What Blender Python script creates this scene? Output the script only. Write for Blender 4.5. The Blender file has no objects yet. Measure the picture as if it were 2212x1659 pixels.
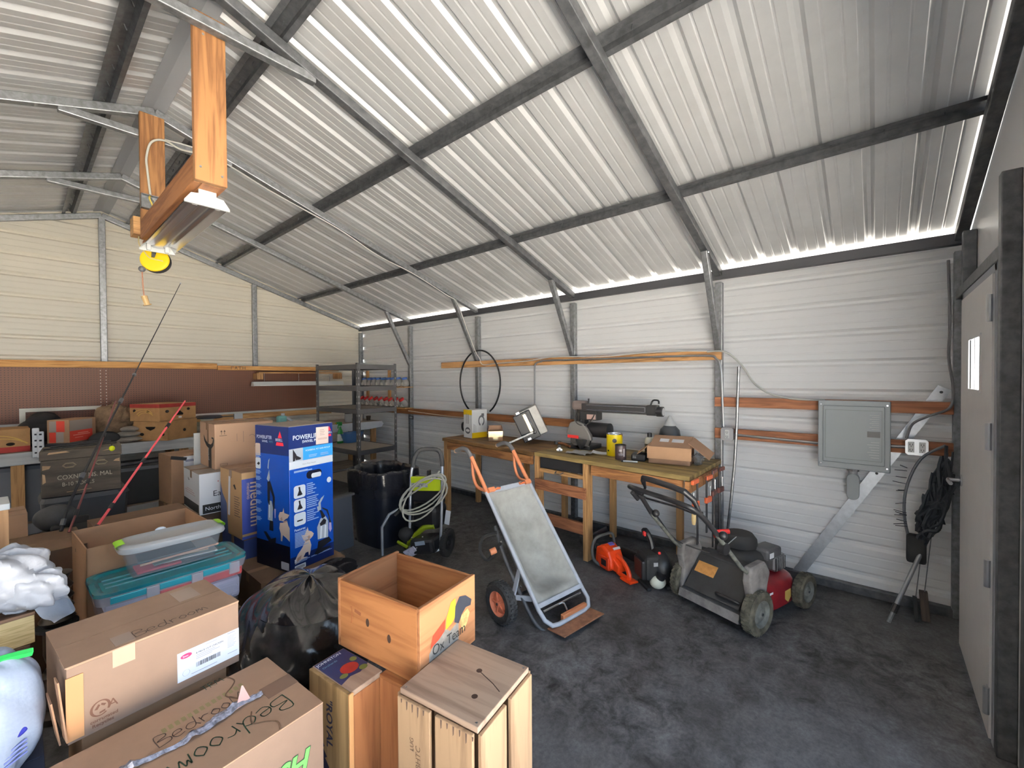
import bpy, bmesh, math, random
from mathutils import Vector, Matrix, Euler
R = math.radians
PI = math.pi
rng = random.Random(7)
S = bpy.context.scene
C = S.collection

# ------------------------------------------------------------------ camera, sky, sun, exposure
cam = bpy.data.objects.new('camera', bpy.data.cameras.new('camera'))
C.objects.link(cam)
S.camera = cam
cam.data.sensor_width = 36.0
cam.data.lens = 36.0 * 918.7 / 2212
cam.data.clip_start = 0.02
_yaw, _pit, _rol = R(49.405), R(-0.7763), R(-0.3684)
_c, _s = math.cos(_yaw), math.sin(_yaw)
_r = Vector((_c, -_s, 0)); _d = Vector((_s*math.cos(_pit), _c*math.cos(_pit), math.sin(_pit))); _u = _r.cross(_d)
_r2 = _r*math.cos(_rol) + _u*math.sin(_rol); _u2 = -_r*math.sin(_rol) + _u*math.cos(_rol)
_m = Matrix((_r2, _u2, -_d)).transposed().to_4x4(); _m.translation = (0, 0, 1.633)
cam.matrix_world = _m

world = bpy.data.worlds.new('sky'); S.world = world; world.use_nodes = True
_bg = world.node_tree.nodes['Background']
_bg.inputs['Color'].default_value = (0.60, 0.78, 1.0, 1)
_bg.inputs['Strength'].default_value = 2.6

def light(name, kind, energy, loc, rot, **kw):
    l = bpy.data.lights.new(name, kind); l.energy = energy
    for k, v in kw.items(): setattr(l, k, v)
    o = bpy.data.objects.new(name, l); C.objects.link(o); o.location = loc; o.rotation_euler = rot
    return o
# high sun from behind and to the left of the building: it lights the yard in front of the open door and never shines in
_sd = Vector((.50, -.30, -.81))
light('sun', 'SUN', 150.0, (0, 0, 8), _sd.to_track_quat('-Z', 'Y').to_euler(), angle=R(1), color=(1.0, 0.93, 0.82))
# daylight coming in through the open roll-up door
_p = light('doorway_daylight', 'AREA', 100, (0.25, -0.47, 1.2), (R(90), 0, R(180)), shape='RECTANGLE', size=3.9, size_y=2.35)
_p.data.cycles.is_portal = True
S.view_settings.view_transform = 'Standard'
S.view_settings.look = 'None'
S.view_settings.gamma = 1.0
S.view_settings.use_curve_mapping = False
S.view_settings.exposure = 0.74
S.cycles.max_bounces = 10
S.cycles.diffuse_bounces = 6
S.cycles.glossy_bounces = 4
S.cycles.sample_clamp_indirect = 6

# ------------------------------------------------------------------ helpers
class MB:
    def __init__(self): self.b = bmesh.new()
    def v(self, p): return self.b.verts.new(p)
    def face(self, pts):
        try: return self.b.faces.new([self.v(p) for p in pts])
        except ValueError: return None
    def box(self, c, s, rot=None):
        M = Matrix.Translation(c) @ (Euler(rot).to_matrix().to_4x4() if rot else Matrix()) @ Matrix.Diagonal((s[0], s[1], s[2], 1))
        bmesh.ops.create_cube(self.b, size=1, matrix=M); return self
    def bb(self, x0, x1, y0, y1, z0, z1):
        return self.box(((x0+x1)/2, (y0+y1)/2, (z0+z1)/2), (abs(x1-x0), abs(y1-y0), abs(z1-z0)))
    def beam(self, p0, p1, w, h, up=(0, 0, 1)):
        p0, p1 = Vector(p0), Vector(p1); d = p1-p0; L = d.length; d.normalize()
        up = Vector(up); s = d.cross(up)
        if s.length < 1e-4: s = d.cross(Vector((1, 0, 0)))
        s.normalize(); u = s.cross(d)
        M = Matrix((d, s, u)).transposed().to_4x4(); M.translation = (p0+p1)/2
        bmesh.ops.create_cube(self.b, size=1, matrix=M @ Matrix.Diagonal((L, w, h, 1))); return self
    def cyl(self, p0, p1, r, r2=None, seg=16, caps=True):
        p0, p1 = Vector(p0), Vector(p1); d = p1-p0
        M = Matrix.Translation((p0+p1)/2) @ d.to_track_quat('Z', 'Y').to_matrix().to_4x4()
        bmesh.ops.create_cone(self.b, cap_ends=caps, segments=seg, radius1=r, radius2=r if r2 is None else r2, depth=d.length, matrix=M); return self
    def ball(self, c, r, seg=14, sc=(1, 1, 1)):
        bmesh.ops.create_uvsphere(self.b, u_segments=seg, v_segments=max(6, seg//2+2), radius=r, matrix=Matrix.Translation(c) @ Matrix.Diagonal((*sc, 1))); return self
    def tube(self, pts, r, seg=8, closed=False, sub=0, caps=True):
        pts = [Vector(p) for p in pts]
        if sub and isinstance(r, (list, tuple)):
            r = [r[i]+(r[i+1]-r[i])*k/sub for i in range(len(r)-1) for k in range(sub)] + [r[-1]]
        if sub: pts = spline(pts, sub, closed)
        n = len(pts); rings = []; prev = None
        for i, p in enumerate(pts):
            a = pts[(i-1) % n] if (closed or i) else p
            b = pts[(i+1) % n] if (closed or i < n-1) else p
            t = (b-a).normalized()
            if prev is None:
                x = t.orthogonal().normalized()
            else:
                x = (prev - t*prev.dot(t))
                x = x.normalized() if x.length > 1e-6 else t.orthogonal().normalized()
            prev = x; y = t.cross(x)
            rr = r[i] if isinstance(r, (list, tuple)) else r
            rings.append([self.v(p + x*math.cos(2*PI*k/seg)*rr + y*math.sin(2*PI*k/seg)*rr) for k in range(seg)])
        for i in range(n if closed else n-1):
            A, B_ = rings[i], rings[(i+1) % n]
            for k in range(seg):
                self.b.faces.new((A[k], A[(k+1) % seg], B_[(k+1) % seg], B_[k]))
        if caps and not closed:
            self.b.faces.new(rings[0][::-1]); self.b.faces.new(rings[-1])
        return self
    def lathe(self, prof, M=None, seg=24):
        M = M or Matrix(); rings = []
        for (r, z) in prof:
            rings.append([self.v(M @ Vector((r*math.cos(2*PI*k/seg), r*math.sin(2*PI*k/seg), z))) for k in range(seg)] if r > 1e-6 else [self.v(M @ Vector((0, 0, z)))])
        for A, B_ in zip(rings, rings[1:]):
            for k in range(seg):
                k2 = (k+1) % seg
                f = [A[k % len(A)], A[k2 % len(A)], B_[k2 % len(B_)], B_[k % len(B_)]]
                q = []
                for w in f:
                    if w not in q: q.append(w)
                if len(q) >= 3: self.b.faces.new(q)
        return self
    def prism(self, poly, M, depth):
        # poly: 2D points in local xy of M, extruded along local z by depth
        a = [self.v(M @ Vector((p[0], p[1], 0))) for p in poly]; b = [self.v(M @ Vector((p[0], p[1], depth))) for p in poly]
        n = len(poly)
        self.b.faces.new(a[::-1]); self.b.faces.new(b)
        for i in range(n): self.b.faces.new((a[i], a[(i+1) % n], b[(i+1) % n], b[i]))
        return self
    def extrude_profile(self, prof, L):
        # prof: list of 3D points at start, L: offset vector (open sheet)
        L = Vector(L); a = [self.v(p) for p in prof]; b = [self.v(Vector(p)+L) for p in prof]
        for i in range(len(prof)-1): self.b.faces.new((a[i], a[i+1], b[i+1], b[i]))
        return self
    def grid(self, fn, nu, nv, wrap=False):
        vs = [[self.v(fn(i/nu, j/nv)) for j in range(nv+1)] for i in range(nu if wrap else nu+1)]
        for i in range(nu):
            for j in range(nv):
                self.b.faces.new((vs[i][j], vs[(i+1) % len(vs)][j], vs[(i+1) % len(vs)][j+1], vs[i][j+1]))
        return self

def spline(pts, sub, closed=False):
    out = []; n = len(pts)
    for i in range(n if closed else n-1):
        p0 = pts[(i-1) % n] if (closed or i > 0) else pts[i]; p1 = pts[i]; p2 = pts[(i+1) % n]
        p3 = pts[(i+2) % n] if (closed or i+2 < n) else p2
        for k in range(sub):
            t = k/sub
            out.append(0.5*((2*p1) + (p2-p0)*t + (2*p0-5*p1+4*p2-p3)*t*t + (3*p1-p0-3*p2+p3)*t**3))
    if not closed: out.append(pts[-1])
    return out

def obj(name, mb, m, parent=None, smooth=False, bevel=0, loc=None):
    bmesh.ops.recalc_face_normals(mb.b, faces=mb.b.faces) if not getattr(mb, 'keep', False) else None
    me = bpy.data.meshes.new(name); mb.b.to_mesh(me); mb.b.free()
    for x in (m if isinstance(m, (list, tuple)) else [m]): me.materials.append(x)
    if smooth:
        me.polygons.foreach_set('use_smooth', [True]*len(me.polygons))
        try: me.set_sharp_from_angle(angle=R(40))
        except Exception: pass
    o = bpy.data.objects.new(name, me); C.objects.link(o)
    if parent: o.parent = parent
    if loc: o.location = loc
    if bevel:
        b = o.modifiers.new('b', 'BEVEL'); b.width = bevel; b.segments = 2; b.limit_method = 'ANGLE'; b.angle_limit = R(40)
    return o
def tag(o, label, cat, group=None):
    o['label'] = label; o['category'] = cat
    if group: o['group'] = group
    return o
def thing(name, label, cat, loc=(0, 0, 0), rz=0, group=None):
    o = bpy.data.objects.new(name, None); C.objects.link(o); o.empty_display_size = .05
    o.location = loc; o.rotation_euler = (0, 0, rz)
    return tag(o, label, cat, group)
def struct(name, mb, m, parent=None, **k):
    o = obj(name, mb, m, parent, **k)
    if not parent: o['kind'] = 'structure'
    return o
def copy_tree(o, parent=None):
    c = o.copy(); C.objects.link(c); c.parent = parent
    for ch in list(o.children): copy_tree(ch, c)
    return c

# ------------------------------------------------------------------ materials
_M = {}
def mat(name, col, rough=.6, metal=0, noise=0, nscale=8, alpha=1, spec=.5, trans=0, emit=0, bump=0, bscale=60, col2=None, stretch=(1, 1, 1), ior=1.45, lo=.35, hi=.65, sheen=0, coat=0):
    if name in _M: return _M[name]
    m = bpy.data.materials.new(name); m.use_nodes = True; nt = m.node_tree; p = nt.nodes['Principled BSDF']
    L = nt.links
    def c4(c): return (*c, 1)
    p.inputs['Base Color'].default_value = c4(col); p.inputs['Roughness'].default_value = rough; p.inputs['Metallic'].default_value = metal
    p.inputs['Alpha'].default_value = alpha; p.inputs['Specular IOR Level'].default_value = spec; p.inputs['Transmission Weight'].default_value = trans
    p.inputs['IOR'].default_value = ior
    if coat: p.inputs['Coat Weight'].default_value = coat; p.inputs['Coat Roughness'].default_value = .15
    if emit: p.inputs['Emission Color'].default_value = c4(col); p.inputs['Emission Strength'].default_value = emit
    tc = mp = None
    if noise or col2 or bump:
        tc = nt.nodes.new('ShaderNodeTexCoord'); mp = nt.nodes.new('ShaderNodeMapping'); L.new(tc.outputs['Object'], mp.inputs[0]); mp.inputs['Scale'].default_value = stretch
    if noise or col2:
        n = nt.nodes.new('ShaderNodeTexNoise'); n.inputs['Scale'].default_value = nscale; n.inputs['Detail'].default_value = 6; n.inputs['Roughness'].default_value = .6
        L.new(mp.outputs[0], n.inputs['Vector'])
        r = nt.nodes.new('ShaderNodeValToRGB'); L.new(n.outputs['Fac'], r.inputs[0])
        r.color_ramp.elements[0].position = lo; r.color_ramp.elements[1].position = hi
        a = col2 if col2 else tuple(x*(1-noise) for x in col)
        r.color_ramp.elements[0].color = c4(a); r.color_ramp.elements[1].color = c4(col if col2 else tuple(min(1, x*(1+noise*.5)) for x in col))
        L.new(r.outputs[0], p.inputs['Base Color'])
    if bump:
        n2 = nt.nodes.new('ShaderNodeTexNoise'); n2.inputs['Scale'].default_value = bscale; n2.inputs['Detail'].default_value = 4; L.new(mp.outputs[0], n2.inputs['Vector'])
        bp = nt.nodes.new('ShaderNodeBump'); bp.inputs['Strength'].default_value = bump; bp.inputs['Distance'].default_value = .01
        L.new(n2.outputs['Fac'], bp.inputs['Height']); L.new(bp.outputs[0], p.inputs['Normal'])
    _M[name] = m
    return m
def wood(name, c1, c2, axis=0, scale=14, rough=.65, band=1.0, knots=0.0):
    # grain runs along the given local axis
    if name in _M: return _M[name]
    m = bpy.data.materials.new(name); m.use_nodes = True; nt = m.node_tree; p = nt.nodes['Principled BSDF']; L = nt.links
    p.inputs['Roughness'].default_value = rough; p.inputs['Specular IOR Level'].default_value = .3
    tc = nt.nodes.new('ShaderNodeTexCoord'); mp = nt.nodes.new('ShaderNodeMapping'); L.new(tc.outputs['Object'], mp.inputs[0])
    sc = [1, 1, 1]; sc[axis] = .07; mp.inputs['Scale'].default_value = sc
    n = nt.nodes.new('ShaderNodeTexNoise'); n.inputs['Scale'].default_value = scale; n.inputs['Detail'].default_value = 5; n.inputs['Distortion'].default_value = .6; L.new(mp.outputs[0], n.inputs['Vector'])
    mth = nt.nodes.new('ShaderNodeMath'); mth.operation = 'MULTIPLY'; mth.inputs[1].default_value = 9*band; L.new(n.outputs['Fac'], mth.inputs[0])
    fr = nt.nodes.new('ShaderNodeMath'); fr.operation = 'PINGPONG'; fr.inputs[1].default_value = 1.0; L.new(mth.outputs[0], fr.inputs[0])
    n2 = nt.nodes.new('ShaderNodeTexNoise'); n2.inputs['Scale'].default_value = scale*6; n2.inputs['Detail'].default_value = 3; L.new(mp.outputs[0], n2.inputs['Vector'])
    ad = nt.nodes.new('ShaderNodeMath'); ad.operation = 'MULTIPLY_ADD'; ad.inputs[1].default_value = .6; L.new(fr.outputs[0], ad.inputs[0]); 
    h = nt.nodes.new('ShaderNodeMath'); h.operation = 'MULTIPLY'; h.inputs[1].default_value = .5; L.new(n2.outputs['Fac'], h.inputs[0]); L.new(h.outputs[0], ad.inputs[2])
    r = nt.nodes.new('ShaderNodeValToRGB'); L.new(ad.outputs[0], r.inputs[0]); r.color_ramp.elements[0].color = (*c1, 1); r.color_ramp.elements[1].color = (*c2, 1)
    r.color_ramp.elements[0].position = .15; r.color_ramp.elements[1].position = .75
    L.new(r.outputs[0], p.inputs['Base Color'])
    _M[name] = m
    return m
def lin(r, g, b):
    f = lambda c: (c/255/12.92) if c <= 10 else ((c/255+.055)/1.055)**2.4
    return (f(r), f(g), f(b))

GALV = mat('galvanised_steel', (.21, .22, .235), .42, .7, noise=.3, nscale=30)
GALVD = mat('dull_shaded_galvanised_steel', (.105, .11, .12), .5, .65, noise=.35, nscale=20)  # darker steel; on the near rafters it serves as painted shade
SHEETR = mat('pale_grey_roof_sheet', (.62, .62, .62), .34, .2, noise=.08, nscale=3)
SHEETW = mat('white_wall_sheet', (.87, .86, .845), .34, .0, noise=.02, nscale=1.5)
SHEETB = mat('cream_wall_sheet', (.85, .79, .665), .40, .0, noise=.025, nscale=1.5)
BLACK = mat('black_plastic', (.012, .012, .014), .42)
BLACKM = mat('black_matte', (.02, .02, .021), .75)
RUBBER = mat('tyre_rubber', (.035, .035, .037), .85, noise=.5, nscale=40)
DGREY = mat('dark_grey_plastic', (.07, .072, .078), .55)
GREY = mat('grey_paint', (.30, .31, .33), .5)
WHITE = mat('white_paint', (.8, .8, .78), .45)
CHROME = mat('bright_metal', (.62, .63, .65), .25, 1)
STEEL = mat('worn_steel', (.30, .30, .30), .4, .9, noise=.4, nscale=25)
CARD = mat('kraft_cardboard', lin(164, 130, 102), .85, noise=.08, nscale=6, spec=.2)
CARDT = mat('kraft_cardboard_brown', lin(150, 120, 98), .85, noise=.1, nscale=6, spec=.2)
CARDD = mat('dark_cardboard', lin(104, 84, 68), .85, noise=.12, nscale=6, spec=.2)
INK = mat('black_ink', (.02, .02, .02), .7)
INKB = mat('brown_ink', (.09, .06, .045), .8)
PAPER = mat('white_paper', (.80, .79, .80), .7)
PINE = wood('pine_lumber', lin(128, 92, 58), lin(178, 138, 92), 1, 16)
PINEX = wood('pine_lumber_x', lin(128, 92, 58), lin(178, 138, 92), 0, 16)
PINEZ = wood('pine_lumber_z', lin(128, 92, 58), lin(178, 138, 92), 2, 16)
FIRZ = wood('orange_fir_z', lin(96, 62, 36), lin(132, 94, 58), 2, 12)
FIRY = wood('orange_fir_y', lin(100, 60, 34), lin(138, 92, 56), 1, 12)
REDW = wood('reddish_board', lin(104, 64, 44), lin(150, 100, 70), 1, 14)
ORANGE = mat('orange_enamel', lin(206, 128, 88), .45, noise=.1)
RED = mat('red_print', lin(196, 40, 40), .6)
# ------------------------------------------------------------------ the building
XR, XL, XM = 4.131, -2.721, 0.705
YB, YF = 7.165, -0.455
HE, HR = 2.5075, 3.603
SL = (HR-HE)/(XR-XM)
BAYS = [7.135, 5.641, 4.117, 2.593, 1.069, -0.42]

def floor_material():
    m = bpy.data.materials.new('stained_concrete'); m.use_nodes = True; nt = m.node_tree; p = nt.nodes['Principled BSDF']; L = nt.links
    tc = nt.nodes.new('ShaderNodeTexCoord')
    def noise(sc, det=8, rough=.6, dist=0):
        n = nt.nodes.new('ShaderNodeTexNoise'); n.inputs['Scale'].default_value = sc; n.inputs['Detail'].default_value = det; n.inputs['Roughness'].default_value = rough; n.inputs['Distortion'].default_value = dist
        L.new(tc.outputs['Object'], n.inputs['Vector']); return n
    def ramp(n, a, b, ca, cb):
        r = nt.nodes.new('ShaderNodeValToRGB'); L.new(n.outputs['Fac'], r.inputs[0]); e = r.color_ramp.elements
        e[0].position, e[1].position = a, b; e[0].color, e[1].color = (*ca, 1), (*cb, 1); return r
    base = ramp(noise(1.1, 4), .35, .68, (.08, .078, .08), (.18, .182, .195))
    blot = ramp(noise(9, 10, .75, .5), .36, .66, (.13, .12, .118), (1, 1, 1))
    fine = ramp(noise(55, 6, .7), .3, .7, (.6, .6, .6), (1.15, 1.15, 1.15))
    area = ramp(noise(.75, 3), .42, .6, (0, 0, 0), (1, 1, 1))
    w = nt.nodes.new('ShaderNodeMixRGB'); w.blend_type = 'MIX'; w.inputs[1].default_value = (1, 1, 1, 1); L.new(area.outputs[0], w.inputs[0]); L.new(blot.outputs[0], w.inputs[2])
    w.inputs[0].default_value = 1
    m1 = nt.nodes.new('ShaderNodeMixRGB'); m1.blend_type = 'MULTIPLY'; m1.inputs[0].default_value = 1; L.new(base.outputs[0], m1.inputs[1]); L.new(blot.outputs[0], m1.inputs[2])
    m2 = nt.nodes.new('ShaderNodeMixRGB'); m2.blend_type = 'MIX'; L.new(area.outputs[0], m2.inputs[0]); L.new(m1.outputs[0], m2.inputs[1]); L.new(base.outputs[0], m2.inputs[2])
    m2b = nt.nodes.new('ShaderNodeMixRGB'); m2b.blend_type = 'MIX'; m2b.inputs[0].default_value = .45; L.new(m2.outputs[0], m2b.inputs[1]); L.new(m1.outputs[0], m2b.inputs[2])
    m3 = nt.nodes.new('ShaderNodeMixRGB'); m3.blend_type = 'MULTIPLY'; m3.inputs[0].default_value = 1; L.new(m2b.outputs[0], m3.inputs[1]); L.new(fine.outputs[0], m3.inputs[2])
    L.new(m3.outputs[0], p.inputs['Base Color']); p.inputs['Roughness'].default_value = .62; p.inputs['Specular IOR Level'].default_value = .35
    bp = nt.nodes.new('ShaderNodeBump'); bp.inputs['Strength'].default_value = .25; bp.inputs['Distance'].default_value = .01
    L.new(noise(30, 6).outputs['Fac'], bp.inputs['Height']); L.new(bp.outputs[0], p.inputs['Normal'])
    return m
struct('floor', MB().bb(XL-.1, XR+.1, YF-.1, YB+.1, -.12, 0), floor_material())
struct('ground', MB().bb(-30, 30, -30, 30, -.3, -.125), mat('pale_concrete_yard', (.52, .50, .47), .9, noise=.25, nscale=2))

def rib_profile(L, minor=True, start=.06):
    """offsets (s, depth) along the sheet; the raised ribs bulge outwards (depth > 0)"""
    out = [(0, 0)]; p = .2286; s = start
    while s < L-.08:
        out += [(s, 0), (s+.019, .023), (s+.039, .023), (s+.058, 0)]
        if minor:
            for q in (.058+.042, .058+.112):
                if s+q+.016 < L: out += [(s+q, 0), (s+q+.005, .0028), (s+q+.011, .0028), (s+q+.016, 0)]
        s += p
    out.append((L, 0))
    return out
H0 = 0.02
# right wall: ribs run along y, profile climbs z
mb = MB(); mb.extrude_profile([(XR+d, YF-.02, H0+s) for s, d in rib_profile(HE-H0, start=.085)], (0, YB-YF+.04, 0))
struct('wall_right', mb, SHEETW)
mb = MB(); mb.extrude_profile([(XL-d, YF-.02, H0+s) for s, d in rib_profile(HE-H0)], (0, YB-YF+.04, 0))
struct('wall_left', mb, SHEETW)
# back wall with its gable: sheet cut to the roof line, ribs run along x
mb = MB()
prof = rib_profile(HR-H0+.12, start=.02)
for (s0, d0), (s1, d1) in zip(prof, prof[1:]):
    z0, z1 = H0+s0, H0+s1
    def half(z): return (XR-XM) if z <= HE else max(.002, (HR+.105-z)/SL)
    a, b = min(half(z0), XR-XM), min(half(z1), XR-XM)
    mb.face([(XM-a, YB+d0, z0), (XM+a, YB+d0, z0), (XM+b, YB+d1, z1), (XM-b, YB+d1, z1)])
struct('wall_back', mb, SHEETB)
# roof: two slopes, ribs run down the slope
mb = MB(); up = .098
for sx in (1, -1):
    for (s0, d0), (s1, d1) in zip(*(lambda q: (q, q[1:]))(rib_profile(YB-YF+.12, start=.07))):
        xe = XM+sx*(XR-XM+.14)
        mb.face([(XM, YF-.06+s0, HR+up+d0), (XM, YF-.06+s1, HR+up+d1), (xe, YF-.06+s1, HE+up-.14*SL+d1), (xe, YF-.06+s0, HE+up-.14*SL+d0)])
ceil = struct('ceiling', mb, SHEETR)
mb = MB()
for sx in (1, -1):
    mb.face([(XM, YF-.08, HR+up-.006), (XM+sx*.07, YF-.08, HR+up-.006-.07*SL), (XM+sx*.07, YB+.05, HR+up-.006-.07*SL), (XM, YB+.05, HR+up-.006)])
struct('ridge_flashing', mb, GREY, ceil)

# front wall: opening for the roll-up door, man door, gable above
mb = MB(); OX0, OX1, OZ = -1.75, 2.3, 2.38
DX0, DX1, DZ = 2.80, 3.70, 2.085
t0, t1 = YF-.03, YF
mb.bb(XL, OX0, t0, t1, 0, HE); mb.bb(OX1, DX0-.04, t0, t1, 0, HE); mb.bb(DX1+.04, XR, t0, t1, 0, HE)
mb.bb(OX0, OX1, t0, t1, OZ, HE); mb.bb(DX0-.04, DX1+.04, t0, t1, DZ+.045, HE)
mb.prism([(XL, HE), (XR, HE), (XM, HR+.08)], Matrix(((1, 0, 0, 0), (0, 0, -1, t1), (0, 1, 0, 0), (0, 0, 0, 1))), .03)
struct('wall_front', mb, SHEETW)
# framing tubes beside the front wall
mb = MB()
mb.bb(DX0-.10, DX0-.042, YF, YF+.06, 0, HE-.02); mb.bb(DX1+.042, DX1+.10, YF, YF+.06, 2.16, HE)
mb.bb(DX0-.10, XR-.06, YF, YF+.058, DZ+.05, DZ+.11)
mb.bb(OX1-.03, OX1+.03, YF, YF+.06, 0, OZ+.3); mb.bb(OX0, OX1, YF, YF+.06, OZ, OZ+.06)
struct('trim_1', mb, GALVD, bevel=.004)

# the man door
door = bpy.data.objects.new('door_1', None); C.objects.link(door); door['kind'] = 'structure'; door.location = (DX0, YF, 0)
DOORM = mat('grey_door_paint', (.70, .68, .66), .5, noise=.03)
mb = MB(); yl = .025
wx0, wx1, wz0, wz1 = .262, .585, 1.56, 1.823
mb.bb(0.004, wx0, yl, yl+.044, .012, DZ-.004); mb.bb(wx1, .896, yl, yl+.044, .012, DZ-.004)
mb.bb(wx0, wx1, yl, yl+.044, .012, wz0); mb.bb(wx0, wx1, yl, yl+.044, wz1, DZ-.004)
obj('door_leaf', mb, DOORM, door)
mb = MB(); mb.bb(-.04, 0, -.035, .062, 0, DZ+.04); mb.bb(.90, .94, -.035, .062, 0, DZ+.04); mb.bb(-.04, .94, -.035, .062, DZ, DZ+.04)
obj('door_frame', mb, mat('grey_frame_paint', (.26, .27, .30), .5), door, bevel=.003)
mb = MB(); w = .016
mb.bb(wx0-w, wx0, yl+.04, yl+.05, wz0-w, wz1+w); mb.bb(wx1, wx1+w, yl+.04, yl+.05, wz0-w, wz1+w); mb.bb(wx0, wx1, yl+.04, yl+.05, wz0-w, wz0); mb.bb(wx0, wx1, yl+.04, yl+.05, wz1, wz1+w)
mb.bb(.415, .43, yl+.04, yl+.046, wz0, wz1)
lite = obj('window_frame', mb, DOORM, door)
obj('window_pane', MB().bb(wx0, wx1, yl+.03, yl+.039, wz0, wz1), mat('glowing_frosted_pane', (.95, .97, 1.0), .4, emit=2.2), lite)  # pane emits by itself, standing in for daylight from outside
for k, z in enumerate((.18, .75, 1.36, 1.93)):
    mb = MB(); mb.cyl((.004, yl+.052, z-.06), (.004, yl+.052, z+.06), .011, seg=10); mb.bb(.004, .04, yl+.044, yl+.048, z-.055, z+.055)
    obj('hinge', mb, mat('hinge_steel', (.55, .56, .58), .35, .8), door)
mb = MB(); mb.cyl((.835, yl+.044, 1.01), (.835, yl+.052, 1.01), .034, seg=20); mb.cyl((.835, yl+.05, 1.01), (.835, yl+.105, 1.01), .011, seg=12)
mb.tube([(.835, yl+.10, 1.01), (.80, yl+.104, 1.01), (.73, yl+.10, 1.005)], .010, 10)
obj('door_handle', mb, CHROME, door, smooth=True)

# base rails and eave rails
mb = MB(); mb.bb(XR-.062, XR-.004, YF, YB, 0, .06)
struct('baseboard_right', mb, GALVD, bevel=.004)
struct('baseboard_back', MB().bb(XL, XR, YB-.062, YB-.004, 0, .06), GALVD, bevel=.004)
struct('trim_2', MB().bb(XR-.058, XR-.002, YF, YB, HE-.005, HE+.07), mat('dark_eave_steel', (.06, .062, .07), .5, .6), bevel=.004)

# steel bows
where = ['against the back wall', 'second from the back wall, over the metal shelving', 'third from the back, holding the far end of the hanging light', 'over the workbench, holding the near wooden hanger',
         'at the front end of the workbench', 'above the man door at the front wall']
def bow(i):
    y = BAYS[i]
    t = thing('steel_bow', 'galvanised steel roof bow ' + where[i], 'roof frame', (0, y, 0), 0, 'galvanised roof bows')
    T = .06
    for sx, X in ((1, XR), (-1, XL)):
        if i == 5 and sx == 1: obj('post', MB().bb(X-.062, X-.002, -.03, .03, 0, HE-.05), GALV, t, bevel=.005)
        else: obj('post', MB().bb(X-sx*.062, X-sx*.002, -.03, .03, .06, HE-.035), GALV, t, bevel=.005)
        p0 = Vector((XM, 0, HR+T/2)); p1 = Vector((X, 0, HE+T/2))
        obj('rafter', MB().beam(p0, p1, T, T), GALVD if i in (3, 4, 5) else GALV, t, bevel=.006)  # near rafters take the darker steel, their shade put into the colour
        if 1 <= i <= 4:
            q0 = Vector((X-sx*.045, 0, 1.86)); xb = X-sx*.47; q1 = Vector((xb, 0, HE+SL*abs(X-xb)+.005))
            obj('knee_brace', MB().beam(q0, q1, .05, .05), GALV, t, bevel=.005)
            obj('bolt', MB().ball((xb, -.032, q1.z-.02), .009, 8), CHROME, t)
    if 1 <= i <= 4:
        obj('collar_tie', MB().beam((XM-.5, 0, HR-.5*SL+.0), (XM+.5, 0, HR-.5*SL+.0), .052, .052), GALV, t, bevel=.006)
    if i == 0:
        for X in (XM, 2.36, -0.95):
            obj('gable_post', MB().bb(X-.03, X+.03, -.028, .026, .06, HR-SL*abs(X-XM)-.002), GALV, t, bevel=.005)
    return t
for i in range(6): bow(i)

# hat channel purlins: crown against the roof sheet, flanges on the rafters
plabel = {0.98: 'steel purlin just right of the ridge', 1.92: 'steel purlin halfway up the right roof slope', 3.03: 'lowest steel purlin on the right roof slope', 0.43: 'steel purlin just left of the ridge'}
for x, lab in plabel.items():
    sx = 1 if x > XM else -1
    z = HR-SL*abs(x-XM)+.062
    t = thing('purlin', lab, 'purlin', (x, 0, z), 0, 'hat channel roof purlins')
    ang = math.atan(SL)*sx
    prof = [(-.062, 0), (-.032, 0), (-.024, .034), (.024, .034), (.032, 0), (.062, 0)]
    ca, sa = math.cos(-ang), math.sin(-ang)
    mb = MB(); mb.extrude_profile([(px*ca-pz*sa, YF, px*sa+pz*ca) for px, pz in prof], (0, YB-YF, 0))
    y = YF+.2
    while y < YB-.1:
        mb.cyl((-.034*sa, y, .034*ca), (-.004*sa+.002, y, .004*ca), .003, seg=5); y += .2286
    obj('channel', mb, GALVD, t)
# ------------------------------------------------------------------ boards and wiring on the right wall
def onwall(x, y, z, k=None):
    s = x/XR
    return (x, y*s, 1.633+(z-1.633)*s)
def board(name, label, cat, p, m, bevel=.003, parent=None):
    mb = MB(); cx, cy, cz = (p[0]+p[1])/2, (p[2]+p[3])/2, (p[4]+p[5])/2
    mb.box((0, 0, 0), (p[1]-p[0], p[3]-p[2], p[5]-p[4]))
    o = obj(name, mb, m, parent, bevel=bevel, loc=(cx, cy, cz))
    return tag(o, label, cat)
XB0, XB1 = 4.031, 4.069
board('wall_board', 'long weathered board high on the right wall, carrying the loose grey cable', 'board', (XB0, XB1, 1.035, 4.81, 1.785, 1.868), wood('weathered_board', lin(104, 76, 48), lin(168, 126, 82), 1, 16))
board('wall_board', 'orange board on the right wall behind the things on the workbench', 'board', (XB0, XB1, 2.57, 7.09, 1.08, 1.168), FIRY)
board('wall_board', 'upper of the two boards carrying the breaker panel', 'board', (XB0, XB1, -.39, 1.09, 1.372, 1.455), REDW)
board('wall_board', 'lower of the two boards carrying the breaker panel', 'board', (XB0, XB1, -.39, 1.09, 1.092, 1.182), REDW)

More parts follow.
